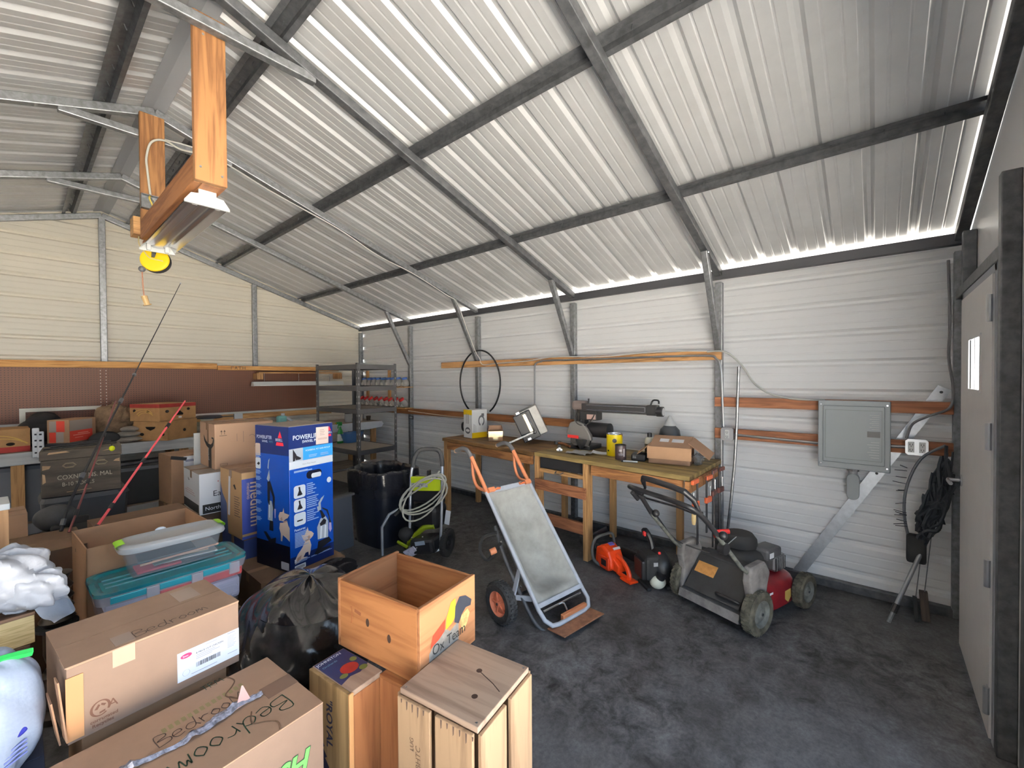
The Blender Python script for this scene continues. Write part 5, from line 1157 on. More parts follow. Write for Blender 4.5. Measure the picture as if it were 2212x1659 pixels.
quad_on('F', w, d_, h, [[(.08, .93), (.35, .95), (.3, .98), (.1, .97)], [(.75, .92), (.93, .93), (.92, .97)]], BARE, t, 'worn_patches', .008)
for u0 in (.34, .74):
    mb = MB(); x = (u0-.5)*w; mb.tube([(x-.035, -d_/2-.004, .235), (x-.02, -d_/2-.012, .252), (x+.02, -d_/2-.012, .252), (x+.035, -d_/2-.004, .235), (x+.02, -d_/2-.010, .22), (x-.02, -d_/2-.010, .22)], .006, 6, closed=True); obj('rope_handle', mb, mat('old_rope', lin(128, 116, 96), .9), t)
CHW, CHD, CHH = w, d_, h; chest = t
# fishing rods and a float
def rod(label, pts, r0, r1, m, rings, rm, tip=None):
    o = Vector(pts[0]); P_ = spline([Vector(p)-o for p in pts], 8); n = len(P_)
    t = thing('fishing_rod', label, 'fishing rod', o)
    mb = MB(); mb.tube(P_, [r0+(r1-r0)*k/(n-1) for k in range(n)], 8); obj('blank', mb, m, t, smooth=True)
    for f in rings:
        k = min(n-2, int(f*(n-1))); a = P_[k]; d0 = (P_[k+1]-P_[k]).normalized()
        obj('ferrule', MB().cyl(a-d0*.02, a+d0*.02, r0*1.5 if f < .9 else r0, seg=10), rm, t)
    if tip: obj('tip', MB().ball(P_[-1], .008, 8), tip, t)
    return t
rod('red rod with black rings leaning over the open carton toward the fruit cartons', [(.315, 3.73, .705), (.6, 4.08, 1.045), (.943, 4.5, 1.457)], .0085, .006, mat('rod_red', lin(226, 88, 96), .4), (.06, .22, .55, .80), BLACK)
rod('long thin dark fishing rod with a pale tip reaching up to the back wall', [(.17, 3.85, .70), (.25, 4.0, .926), (.614, 4.65, 1.623), (.703, 4.9, 1.764), (1.151, 5.6, 2.661)], .009, .0025, BLACKM, (.1, .3, .45, .62), DGREY, PAPER)
rod('short dark red fishing rod beside the long dark one', [(.20, 3.78, .70), (.305, 4.0, .961), (.522, 4.65, 1.471)], .007, .004, mat('rod_dark_red', (.14, .035, .035), .4), (.3, .55, .8), BLACK)
t = thing('fishing_float', 'round yellow float hanging at the lid of the old wooden chest', 'float', (.505, 4.752, 1.08)); obj('float', MB().ball((0, 0, 0), .019, 14, (1, 1, 1.15)), mat('float_yellow', lin(232, 240, 30), .4), t, smooth=True); obj('stem', MB().cyl((0, 0, .0), (0, .02, .03), .003, seg=6), BLACK, t)
t = thing('tripod_legs', 'thin black rods lying across the lid of the old wooden chest', 'rods', (.33, 4.93, 1.104)); obj('rod', MB().cyl((-.2, -.1, .006), (.22, -.02, .006), .006, seg=8), BLACK, t); obj('rod', MB().cyl((-.16, .02, .006), (.2, .10, .006), .006, seg=8), BLACK, t)
# ------------------------------------------------------------------ lettering helpers
FACE = {'F': lambda W, D, H, e: ((-W/2, -D/2-e, 0), (1, 0, 0), (0, 0, 1)), 'L': lambda W, D, H, e: ((-W/2-e, D/2, 0), (0, -1, 0), (0, 0, 1)),
        'R': lambda W, D, H, e: ((W/2+e, -D/2, 0), (0, 1, 0), (0, 0, 1)), 'T': lambda W, D, H, e: ((-W/2, -D/2, H+e), (1, 0, 0), (0, 1, 0))}
FONTS = []
def text(parent, W, D, H, face, s, u, v, size, m, rot=0, align='LEFT', shear=0, bold=0, sx=1, name='lettering', e=.0016, th=.0):
    """u, v in metres from the lower left corner of the face"""
    o, a, b_ = (Vector(q) for q in FACE[face](W, D, H, e))
    cu = bpy.data.curves.new(name, 'FONT'); cu.body = s; cu.size = size; cu.align_x = align; cu.shear = shear; cu.offset = bold*size; cu.extrude = th; cu.resolution_u = 3
    cu.materials.append(m)
    ob = bpy.data.objects.new(name, cu); C.objects.link(ob); ob.parent = parent
    M = Matrix((a, b_, a.cross(b_))).transposed().to_4x4(); M.translation = o+a*u+b_*v
    ob.matrix_local = M @ Matrix.Rotation(R(rot), 4, 'Z') @ Matrix.Diagonal((sx, 1, 1, 1))
    FONTS.append(ob); return ob
STROKES = {'B': [[(0, 0), (.03, 1), (.45, .95), (.5, .72), (.06, .52), (.58, .42), (.55, .08), (0, 0)]], 'e': [[(0, .3), (.42, .36), (.38, .6), (.12, .58), (0, .3), (.18, .02), (.5, .12)]],
           'd': [[(.46, .48), (.2, .58), (0, .3), (.16, .02), (.44, .2), (.55, 1.0)], [(.46, .3), (.6, .0)]], 'r': [[(0, .58), (.06, 0)], [(.04, .36), (.2, .56), (.42, .5)]],
           'o': [[(.22, .58), (.0, .3), (.2, .0), (.42, .28), (.22, .58)]], 'm': [[(0, 0), (.06, .56), (.12, .3), (.24, .56), (.32, .1), (.44, .5), (.56, .4), (.66, 0)]], 'M': [[(0, 0), (.12, .9), (.36, .35), (.62, .85), (.7, .1), (.82, .0)]],
           'T': [[(0, 1), (.6, 1)], [(.3, 1), (.25, 0)]], 'R': [[(0, 0), (.05, 1), (.45, .8), (.05, .5), (.5, 0)]]}
def hand(parent, W, D, H, face, s, u, v, size, m, rot=0, wid=.05, gap=.12, e=.0014, name='handwriting'):
    o, a, b_ = (Vector(q) for q in FACE[face](W, D, H, e)); mb = MB(); x = 0; cr, sr = math.cos(R(rot)), math.sin(R(rot)); n = a.cross(b_)
    def P(p): return o+a*(u+(p.x*cr-p.y*sr)*size)+b_*(v+(p.x*sr+p.y*cr)*size)
    for ch in s:
        wmax = 0
        for st in STROKES[ch]:
            pts = spline([Vector((p[0]+x, p[1], 0)) for p in st], 4)
            wmax = max(wmax, max(p[0] for p in st))
            for p, q in zip(pts, pts[1:]):
                d = (q-p); 
                if d.length < 1e-6: continue
                d.normalize(); k = Vector((-d.y, d.x, 0))*wid/2; ext = d*wid*.3
                mb.face([P(p-ext-k), P(q+ext-k), P(q+ext+k), P(p-ext+k)])
        x += wmax+gap
    mb.keep = True
    return obj(name, mb, m, parent)
def sheet(parent, W, D, H, face, polys, m, name, e=.0008):
    return quad_on(face, W, D, H, polys, m, parent, name, e)
def carton(label, x, y, z, w, d_, h, m, topm, rz=0, tape=True, flaps=True, name='cardboard_box', seam='x'):
    t = thing(name, label, 'box', (x, y, z), R(rz))
    obj('body', MB().bb(-w/2, w/2, -d_/2, d_/2, 0, h-.004), m, t, bevel=.002)
    if flaps:
        for s in (-1, 1):
            if seam == 'x': mb = MB().bb(-w/2-.0005, w/2+.0005, s*.0015, s*d_/2, h-.0045, h)
            else: mb = MB().bb(s*.0015, s*w/2, -d_/2-.0005, d_/2+.0005, h-.0045, h)
            obj('flap', mb, topm, t, bevel=.001)
    if tape:
        mb = MB()
        if seam == 'x': mb.bb(-w/2-.001, w/2+.001, -.024, .024, h, h+.0008); mb.bb(-w/2-.0012, -w/2-.0004, -.024, .024, h-.06, h); mb.bb(w/2+.0004, w/2+.0012, -.024, .024, h-.06, h)
        else: mb.bb(-.024, .024, -d_/2-.001, d_/2+.001, h, h+.0008); mb.bb(-.024, .024, -d_/2-.0012, -d_/2-.0004, h-.06, h)
        obj('tape', mb, mat('packing_tape', lin(150, 122, 98), .25), t)
    return t
NAVY = mat('print_navy', lin(12, 34, 92), .32, coat=.3); BLUE = mat('print_blue', lin(4, 66, 160), .32, coat=.3); SKY = mat('print_sky_blue', lin(46, 136, 206), .32); WHT = mat('print_white', lin(236, 240, 246), .4)
LTB = mat('print_pale_blue', lin(150, 176, 220), .4); PRD = mat('print_red', lin(232, 50, 70), .4); PGY = mat('print_silver', lin(176, 184, 196), .35); PDK = mat('print_charcoal', lin(28, 28, 36), .4); PTAN = mat('print_dog_tan', lin(216, 192, 176), .5); PTAN2 = mat('print_dog_shade', lin(178, 146, 130), .5); PBK = mat('print_midnight', lin(8, 12, 34), .35); PLIL = mat('print_lilac', lin(186, 170, 214), .4)

# ------------------------------------------------------------------ vacuum carton and the boxes round it
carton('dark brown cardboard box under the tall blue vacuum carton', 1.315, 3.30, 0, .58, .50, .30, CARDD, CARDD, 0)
t = thing('vacuum_carton', 'tall blue vacuum cleaner carton with pictures of a vacuum and a dog', 'box', (1.341, 3.276, .3025), R(12.3))
w, d_, h = .353, .383, 1.007
obj('body', MB().bb(-w/2, w/2, -d_/2, d_/2, 0, h-.004), [BLUE], t, bevel=.002)
TOPC = mat('carton_top_greyish', lin(150, 138, 128), .8)
for s in (-1, 1): obj('flap', MB().bb(-w/2+.003, w/2-.003, s*.001, s*(d_/2-.003), h-.0045, h), TOPC, t)
def rrect(a, b_, c, d, ru, rv, n=5):
    out = []
    for cx, cy, q in ((c-ru, b_+rv, -PI/2), (c-ru, d-rv, 0), (a+ru, d-rv, PI/2), (a+ru, b_+rv, PI)):
        for k in range(n+1): out.append((cx+ru*math.cos(q+PI/2*k/n), cy+rv*math.sin(q+PI/2*k/n)))
    return out
def lines(u0, v0, v1, n, ws, th=.006):
    return [rc(u0, v1-(v1-v0)*k/n-th, u0+ws[k % len(ws)], v1-(v1-v0)*k/n) for k in range(n)]
# front face (toward the right in view)
F = lambda polys, m, name, e=.0008: sheet(t, w, d_, h, 'F', polys, m, name, e)
Lf = lambda polys, m, name, e=.0008: sheet(t, w, d_, h, 'L', polys, m, name, e)
F([rc(0, .845, 1, .997)], NAVY, 'navy_band'); F([rc(0, .0, 1, .10)], NAVY, 'navy_band'); F([rc(.30, .755, 1, .845)], SKY, 'blue_band'); F([rc(0, .705, 1, .757)], WHT, 'white_band'); F([rc(0, .757, .30, .845)], PGY, 'photo_panel')
F([[(.08, .845), (.16, .80), (.12, .76), (.08, .76)], [(.14, .80), (.26, .775), (.24, .765), (.14, .765)]], PDK, 'photo_panel_shapes', .0012)
F([rrect(.37, .615, .72, .672, .08, .024)], PBK, 'hand_slot', .0012); F([rrect(.48, .617, .71, .650, .03, .016)], WHT, 'hand_slot_paper', .0016)
F([rrect(.09, a, .345, a+.088, .05, .016) for a in (.498, .402, .306)], WHT, 'icon_panel')
F([[(.16, a+.015), (.20, a+.05), (.19, a+.075), (.225, a+.075), (.235, a+.05), (.28, a+.018), (.24, a+.014)] for a in (.50, .404)] + [rrect(.15, .335, .28, .345, .02, .004)], PDK, 'icon_shapes', .0012)
F([el(.90, .575, .055, .021)], WHT, 'round_seal'); F(lines(.10, .695, .685, 2, (.40, .30), .008) + lines(.37, .50, .585, 6, (.14, .19, .15, .22), .007) + lines(.37, .405, .49, 6, (.27, .22, .24), .007) + lines(.37, .31, .395, 6, (.2, .16, .27), .007), LTB, 'caption_lettering', .0012)
F(lines(.10, .155, .262, 11, (.30, .25, .34, .26, .2), .006), LTB, 'feature_lines', .0012); F(lines(.10, .045, .065, 3, (.28, .33, .26), .004) + lines(.45, .05, .06, 2, (.45, .5), .003), LTB, 'fine_print', .0012)
F([rrect(.09, .002, .33, .034, .01, .004)], WHT, 'barcode_panel', .0012); F([rc(.12+.016*k, .008, .128+.016*k, .028) for k in range(12)], PDK, 'barcode', .0016)
# vacuum picture and dog on the front face
F([[(.63, .42), (.70, .455), (.78, .47), (.76, .455), (.69, .42), (.70, .37), (.66, .37)], [(.60, .40), (.68, .40), (.69, .37), (.62, .365)], [(.61, .16), (.86, .15), (.87, .27), (.80, .315), (.68, .305), (.60, .25)]], PGY, 'vacuum_picture', .0012)
F([[(.66, .37), (.72, .36), (.80, .31), (.72, .30)], [(.66, .27), (.76, .30), (.82, .28), (.80, .255), (.68, .25)], [(.62, .145), (.88, .15), (.95, .115), (.66, .085), (.60, .10)], [(.52, .062), (.60, .10), (.66, .09), (.9, .08), (.94, .07), (.6, .052)], [(.72, .385), (.86, .355), (.94, .25), (.90, .22), (.88, .30), (.82, .35), (.74, .37)]], PDK, 'vacuum_picture_dark', .0016)
F([[(.89, .255), (.94, .25), (.95, .20), (.91, .18), (.88, .21)]], PLIL, 'vacuum_picture_tool', .002); F([[(.66, .16), (.70, .16), (.72, .25), (.68, .25)], [(.76, .155), (.80, .155), (.82, .245), (.78, .25)]], WHT, 'vacuum_picture_shine', .002)
F([[(.10, .045), (.09, .07), (.16, .11), (.26, .145), (.30, .17), (.33, .185), (.42, .188), (.46, .14), (.44, .10), (.42, .075), (.40, .072), (.39, .10), (.33, .10), (.28, .075), (.36, .068), (.36, .062), (.24, .06), (.18, .05)], [(.30, .185), (.26, .215), (.24, .235), (.31, .225), (.35, .25), (.38, .278), (.395, .25), (.47, .235), (.52, .215), (.50, .20), (.44, .185)]], PTAN, 'dog_picture', .0012)
F([[(.37, .208), (.42, .215), (.44, .195), (.40, .188)], [(.32, .187), (.42, .19), (.42, .182), (.33, .178)], [(.14, .06), (.22, .07), (.24, .095), (.15, .085)]], PTAN2, 'dog_picture_shade', .0016)
FL_ = [(.05, .905), (.62, .905)]
text(t, w, d_, h, 'F', 'POWERLIFTER', .028, .905*h, .044, WHT, bold=.02, sx=.92); text(t, w, d_, h, 'F', 'SWIVEL PET', .10, .877*h, .026, WHT, bold=.02)
text(t, w, d_, h, 'F', 'BISSELL', .288, .921*h, .019, WHT, bold=.02)
F([[(.88, .94), (.96, .94), (.92, .975)], [(.87, .898), (.97, .898), (.96, .914), (.88, .914)]], PRD, 'red_emblem', .0012)
text(t, w, d_, h, 'F', 'POWERFUL PET HAIR PICKUP', .125, .815*h, .0155, WHT, bold=.015); F([rc(.43, .78, .62, .786), rc(.70, .78, .88, .786), rc(.43, .77, .60, .775), rc(.70, .77, .9, .775)], LTB, 'band_print', .0012)
text(t, w, d_, h, 'F', 'Features:', .032, .272*h, .024, WHT, bold=.01); text(t, w, d_, h, 'F', '5', .030, .058*h, .03, WHT, bold=.03); text(t, w, d_, h, 'F', 'Heavy Duty Vacuum', .10, .724*h, .013, mat('print_grey_text', lin(140, 140, 150), .5))
obj('price_sticker', MB().box((w*.745-w/2, -d_/2-.0025, h*.912), (.105, .001, .125), (0, R(1), 0)), mat('peach_sticker', lin(250, 226, 212), .5), t)
mb = MB()
for k in range(14): mb.bb(w*.745-w/2-.038+.0056*k, w*.745-w/2-.035+.0056*k, -d_/2-.0036, -d_/2-.003, h*.882, h*.896)
for k in range(4): mb.bb(w*.745-w/2-.02, w*.745-w/2+.02-.006*(k % 2), -d_/2-.0036, -d_/2-.003, h*(.915+.012*k), h*(.915+.012*k)+.004)
obj('sticker_print', mb, mat('sticker_grey', lin(190, 160, 150), .6), t)
# left face
Lf([rc(0, .0, 1, .18)], PBK, 'dark_band'); Lf([rc(0, .80, 1, .997)], NAVY, 'navy_band')
Lf([[(.69, .918), (.81, .918), (.75, .968)], [(.63, .865), (.86, .865), (.84, .888), (.65, .888)]], PRD, 'red_emblem', .0012)
text(t, w, d_, h, 'L', 'POWERLIFTER', .018, .905*h, .034, WHT, bold=.015, sx=.82); text(t, w, d_, h, 'L', 'BISSELL', .238, .896*h, .026, WHT, bold=.02, sx=.95); text(t, w, d_, h, 'L', 'SWIVEL', .082, .880*h, .020, WHT, bold=.02); text(t, w, d_, h, 'L', 'PETS', .165, .880*h, .020, mat('print_teal', lin(90, 140, 150), .4), bold=.02)
Lf([rrect(-.0, .782, .155, .868, .03, .012)], PTAN, 'photo_panel', .0012); Lf([rrect(.0, .685, .16, .765, .03, .012)], WHT, 'photo_panel', .0012); Lf([[(.04, .72), (.10, .735), (.14, .725), (.10, .71)]], PDK, 'photo_shape', .0016)
Lf(sum([lines(.0, a, a+.03, 3, (.14, .17, .13), .006) for a in (.775-.01, .645, .60, .545, .495, .43, .37, .31)], []), LTB, 'caption_lettering', .0012)
Lf([[(.37, .70), (.40, .755), (.44, .77), (.41, .73), (.40, .69)], [(.34, .62), (.42, .69), (.44, .63), (.40, .60)], [(.36, .33), (.50, .33), (.52, .42), (.48, .47), (.38, .47)]], PGY, 'vacuum_picture', .0012)
Lf([[(.36, .60), (.44, .61), (.50, .57), (.58, .50), (.56, .42), (.52, .40), (.52, .50), (.44, .55), (.42, .42), (.36, .47)], [(.40, .26), (.52, .26), (.52, .33), (.42, .33)], [(.22, .24), (.30, .245), (.45, .20), (.60, .22), (.58, .17), (.46, .15)]], PDK, 'vacuum_picture_dark', .0016)
Lf([[(.56, .42), (.61, .42), (.59, .355), (.57, .355)]], PLIL, 'vacuum_picture_tool', .002); Lf([[(.40, .35), (.43, .35), (.43, .44), (.40, .44)]], WHT, 'vacuum_picture_shine', .002)
Lf([[(.74, .205), (.78, .205), (.80, .25), (.90, .235), (.998, .215), (.998, .31), (.96, .325), (.93, .355), (.86, .345), (.80, .335), (.72, .33), (.70, .29), (.74, .255)], [(.70, .345), (.68, .375), (.72, .405), (.80, .41), (.83, .44), (.85, .405), (.998, .40), (.94, .375), (.88, .365), (.82, .345)]], PTAN, 'dog_picture', .0012)
Lf([[(.73, .36), (.78, .375), (.80, .355), (.76, .345)], [(.82, .345), (.92, .36), (.93, .35), (.83, .335)]], PTAN2, 'dog_picture_shade', .0016)
Lf([rrect(.74, .012, .97, .065, .02, .006)], WHT, 'barcode_panel', .0012)

# moving box marked medium on a blue box
carton('blue printed cardboard box under the moving box marked medium', 1.27, 3.772, 0, .40, .41, .443, mat('box_blue', lin(52, 66, 118), .6), CARDD, 3.8)
t = carton('brown and blue moving box with the word medium, left of the vacuum carton', 1.262, 3.774, .4445, .40, .40, .50, mat('moving_box_brown', lin(186, 150, 108), .8), CARDT, 3.8)
w, d_, h = .40, .40, .50; MBL = mat('moving_box_blue', lin(58, 76, 156), .6); MPK = mat('moving_box_peach', lin(232, 196, 168), .6)
sheet(t, w, d_, h, 'F', [rc(0, .08, 1, .90)], MBL, 'blue_panel'); sheet(t, w, d_, h, 'F', [rc(0, 0, 1, .045)], MBL, 'blue_strip')
text(t, w, d_, h, 'F', 'medium', .058, .425, .105, MPK, rot=-90, bold=.01); text(t, w, d_, h, 'F', 'mediano', .034, .42, .036, MPK, rot=-90)
sheet(t, w, d_, h, 'L', [[(0, .78), (.10, .60), (.30, .46), (.36, .0), (0, .0)]], mat('moving_box_slate', lin(70, 84, 128), .7), 'blue_triangle')
sheet(t, w, d_, h, 'L', [[(.62, .78), (.70, .80), (.76, .73), (.70, .72)]], HOLE, 'hand_hole', .0012); sheet(t, w, d_, h, 'L', lines(.66, .30, .62, 9, (.24, .2, .26), .012), mat('moving_box_print', lin(110, 92, 80), .8), 'print_lines', .0012)
obj('white_strip', MB().box((-w/2-.004, .02, .30), (.003, .03, .30), (R(4), 0, 0)), PAPER, t)

# white box, supporting cartons and tall brown cartons
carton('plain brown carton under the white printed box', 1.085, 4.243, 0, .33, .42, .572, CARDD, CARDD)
t = carton('white cardboard box with black bands, between the clear lid tote and the moving box', 1.085, 4.243, .574, .33, .467, .325, mat('white_box', lin(230, 230, 232), .6), TOPC)
w, d_, h = .33, .467, .325; 
sheet(t, w, d_, h, 'F', [rc(.06, .02, 1, .24)], INK, 'black_band'); sheet(t, w, d_, h, 'L', [rc(.0, .02, .96, .24)], INK, 'black_band'); sheet(t, w, d_, h, 'L', [rc(.1, .45, .7, .475), rc(.15, .40, .75, .42), rc(.2, .5, .6, .52)], mat('faint_pink_print', lin(206, 182, 182), .7), 'faint_print')
text(t, w, d_, h, 'F', 'Ea', .088, .135, .062, INK); text(t, w, d_, h, 'F', 'Northern', .035, .030, .042, WHT, bold=.0)
sheet(t, w, d_, h, 'L', arc(.38, .80, .07, .07, 3.2, 4.9, .03), INK, 'hand_hole', .0012); obj('red_mark', MB().box((w*.38-w/2, -d_/2-.001, .25), (.004, .001, .012)), RED, t)
t = carton('brown parcel box with a black curved arrow tape, stacked on the white printed box', 1.27, 4.31, .90, .44, .42, .372, mat('parcel_tan', lin(182, 148, 122), .8), CARDT)
w, d_, h = .44, .42, .372
sheet(t, w, d_, h, 'L', [rc(.58, .0, .78, .46), [(.26, .72), (.30, .58), (.46, .47), (.58, .44), (.78, .44), (.92, .52), (.97, .64), (.94, .70), (.80, .70), (.80, .67), (.90, .66), (.86, .58), (.74, .53), (.58, .54), (.42, .59)]], INK, 'black_tape')
text(t, w, d_, h, 'L', 'prime', .263, .06, .045, PGY, rot=90, bold=.005)
sheet(t, w, d_, h, 'L', [rc(.5, .55, .62, .98)], mat('packing_tape', (0, 0, 0)), 'tape', .0006)
sheet(t, w, d_, h, 'F', [rc(.075, .73, .195, .74), rc(.105, .76, .112, .84), rc(.155, .76, .162, .84), [(.09, .82), (.108, .86), (.128, .82)], [(.14, .82), (.158, .86), (.178, .82)]] + [rc(.08, .07, .20, .076), rc(.08, .11, .20, .116), rc(.08, .07, .085, .116), rc(.195, .07, .20, .116)], INKB, 'handling_marks')
sheet(t, w, d_, h, 'F', arc(.62, .55, .08, .16, -1, 2.2, .008) + [rc(.47, .55, .476, .80), rc(.36, .58, .366, .75)], mat('faint_ink', lin(120, 104, 100), .8), 'marker_strokes')
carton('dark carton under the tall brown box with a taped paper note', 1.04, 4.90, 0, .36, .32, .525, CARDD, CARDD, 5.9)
t = carton('tall brown box with a white paper note taped to it, behind the white printed box', 1.04, 4.90, .527, .35, .324, .434, CARD, CARDT, 5.9, tape=False)
w, d_, h = .35, .324, .434
obj('paper_note', MB().box((-.02, -d_/2-.002, .27), (.13, .001, .30)), PAPER, t); mb = MB()
for k, ww in enumerate((.06, .05, .04)): mb.bb(-.06, -.06+ww, -d_/2-.0035, -d_/2-.003, .30-.05*k, .315-.05*k)
mb.bb(-.07, .02, -d_/2-.0035, -d_/2-.003, .37, .39); obj('note_print', mb, mat('note_grey', lin(130, 130, 150), .7), t); obj('black_tape', MB().box((-.12, -d_/2-.002, .41), (.12, .003, .03), (0, R(14), 0)), BLACKM, t)
t = tag(obj('foam_board', MB().bb(-.16, .16, -.012, .012, 0, 1.16), mat('white_foam', lin(232, 232, 226), .8, noise=.05), loc=(1.185, 4.62, 0), bevel=.003), 'white foam board standing on edge behind the parcel box', 'board')

# cartons left of these
t = carton('brown flapped carton with a dark hand hole behind the open carton', .56, 3.80, 0, .50, .46, .70, CARDD, CARDD, 3, tape=False)
sheet(t, .50, .46, .70, 'T', [[(.38, .52), (.70, .56), (.72, .50), (.62, .42), (.36, .44)]], HOLE, 'hand_hole')
carton('dark brown carton left of the open carton', .05, 3.70, 0, .40, .46, .69, CARDD, CARDD, 2, tape=False)
t = thing('open_cardboard_box', 'large open kraft carton standing behind the teal-lidded tote', 'box', (.476, 3.282, 0), R(3.3))
w, d_, h, th = .538, .44, .777, .006
for n_, b_ in (('front_panel', (-w/2, w/2, -d_/2, -d_/2+th)), ('back_panel', (-w/2, w/2, d_/2-th, d_/2)), ('side_panel', (-w/2, -w/2+th, -d_/2, d_/2)), ('side_panel', (w/2-th, w/2, -d_/2, d_/2))):
    obj(n_, MB().bb(*b_, 0, h), CARD, t, bevel=.001)
obj('bottom', MB().bb(-w/2, w/2, -d_/2, d_/2, .0, .006), CARD, t)
obj('inner_flap', MB().box((.0, .10, .55), (w*.96, .004, .25), (R(40), 0, 0)), CARDT, t)
sheet(t, w, d_, h, 'F', arc(.35, .905, .025, .012, 0, 2*PI, .006), INKB, 'recycling_mark'); sheet(t, w, d_, h, 'L', arc(.3, .90, .03, .012, 0, 2*PI, .01), INKB, 'printed_mark')

# ------------------------------------------------------------------ totes
carton('low carton under the teal-lidded tote', .531, 2.876, 0, .56, .30, .346, CARDD, CARDD, 1.3)
def clear(name, c, a, r=.12): return mat(name, c, r, alpha=a, spec=.6)
t = thing('lidded_tote', 'clear tote with a teal lid and coral contents, below the smaller clear tote', 'tote', (.531, 2.876, .348), R(1.3))
w, d_, h = .636, .345, .30
mb = MB(); mb.grid(lambda u, v: (*sq(2*PI*u, w/2*(.86+.11*v), d_/2*(.84+.12*v), 9), .002+.255*v), 56, 6, True); obj('body', mb, clear('clear_tote_plastic', (.72, .74, .84), .20), t, smooth=True)
obj('base', MB().bb(-w*.42, w*.42, -d_*.41, d_*.41, 0, .004), clear('clear_tote_plastic', (0, 0, 0), 1), t)
mb = MB(); mb.grid(lambda u, v: (*sq(2*PI*u, w/2*(.975+.03*v), d_/2*(.97+.04*v), 9), .235+.045*v), 56, 2, True); obj('rim', mb, clear('clear_tote_rim', (.78, .80, .88), .38), t, smooth=True)
lid = obj('lid', MB().grid(lambda u, v: (*sq(2*PI*u, w/2*(1.0 if v < .4 else .93 if v < .7 else .88 if v < .9 else 0), d_/2*(1.0 if v < .4 else .90 if v < .7 else .82 if v < .9 else 0), 8), .276+(.018 if .1 < v < .7 else 0)+(.008 if v >= .7 else 0)), 56, 10, True), clear('teal_lid', lin(14, 128, 142), .82, .2), t, smooth=True)
mb = MB()
for k in range(3): mb.bb(-w*.42, w*.42, -.06+.055*k, -.052+.055*k, .284, .289)
obj('lid_ribs', mb, clear('teal_lid_light', lin(110, 170, 176), .8), lid)
for x in (-.20, -.02, .16): obj('latch', MB().box((x, -d_/2-.006, .262), (.13, .008, .03)), clear('teal_latch', lin(60, 176, 196), .9), t, bevel=.003)
for x in (-.11, .07, .24): obj('clip', MB().box((x, -d_/2-.007, .245), (.05, .012, .06)), clear('clip_clear', (.8, .82, .9), .35), t, bevel=.003)
obj('coral_contents', MB().bb(-w*.12, w*.455, -d_*.44, d_*.40, .185, .238), mat('coral_cloth', lin(232, 92, 90), .7, noise=.12), t, bevel=.012)
obj('white_contents', MB().bb(-w*.38, w*.44, -d_*.425, d_*.40, .06, .180), mat('white_cloth', lin(206, 204, 226), .8, noise=.12, nscale=14, stretch=(.3, 1, 3)), t, bevel=.02)
obj('blue_contents', MB().bb(-w*.40, w*.30, -d_*.41, d_*.38, .01, .058), mat('blue_grey_cloth', lin(104, 110, 150), .8, noise=.3), t, bevel=.02)
obj('white_papers', MB().bb(-w*.44, -w*.14, -d_*.42, d_*.40, .185, .232), mat('white_cloth', (0, 0, 0)), t, bevel=.012)

t = thing('clear_tote', 'small clear tote with a frosted lid and lime green latches on the teal lid', 'tote', (.547, 2.925, .6385), R(.6))
w, d_, h = .445, .225, .165
mb = MB(); mb.grid(lambda u, v: (*sq(2*PI*u, w/2*(.82+.13*v), d_/2*(.80+.14*v), 7), .002+.14*v), 56, 6, True); obj('body', mb, clear('clear_box_plastic', (.50, .52, .55), .30), t, smooth=True)
obj('base', MB().bb(-w*.40, w*.40, -d_*.39, d_*.39, 0, .004), clear('clear_box_plastic', (0, 0, 0), 1), t)
obj('lid', MB().grid(lambda u, v: (*sq(2*PI*u, w/2*((1.02, 1.04, 1.02, .94, .86, .80, .5, 0)[min(7, int(v*7))]), d_/2*((1.02, 1.04, 1.02, .90, .78, .68, .4, 0)[min(7, int(v*7))]), 5), (.128, .136, .155, .166, .166, .158, .157, .157)[min(7, int(v*7))]), 56, 7, True), clear('frosted_lid', lin(196, 196, 196), .86, .3), t, smooth=True)
LIMEG = mat('lime_latch', lin(150, 214, 40), .4)
for sx in (-1, 1): obj('latch', MB().grid(lambda u, v: (sx*(w/2*(.90+.16*math.sin(PI*v))), -.05+.10*u, .172-.05*v*v), 6, 8), LIMEG, t, smooth=True)
obj('red_folder', MB().bb(-w*.36, w*.05, -d_*.36, d_*.2, .008, .02), mat('red_folder', lin(196, 60, 84), .6), t, bevel=.003)
rr = random.Random(77)
for k, (c_) in enumerate((lin(214, 214, 210), lin(120, 126, 120), lin(210, 170, 140), lin(190, 190, 184), lin(90, 96, 96))):
    obj('papers', MB().box((rr.uniform(-.04, .10), rr.uniform(-.01, .01), .028+.009*k), (.24, .14, .006), (rr.uniform(-.03, .03), rr.uniform(-.06, .02), rr.uniform(-.1, .1))), mat('paper_tone%d' % k, c_, .7), t)
obj('craft_stick', MB().box((.02, -.085, .06), (.34, .006, .008), (0, R(-2), 0)), mat('craft_wood', lin(222, 176, 150), .7), t)
obj('paper_scrap', MB().ball((-.03, .115, .16), .02, 8, (1.3, .6, .8)), WHT, t)

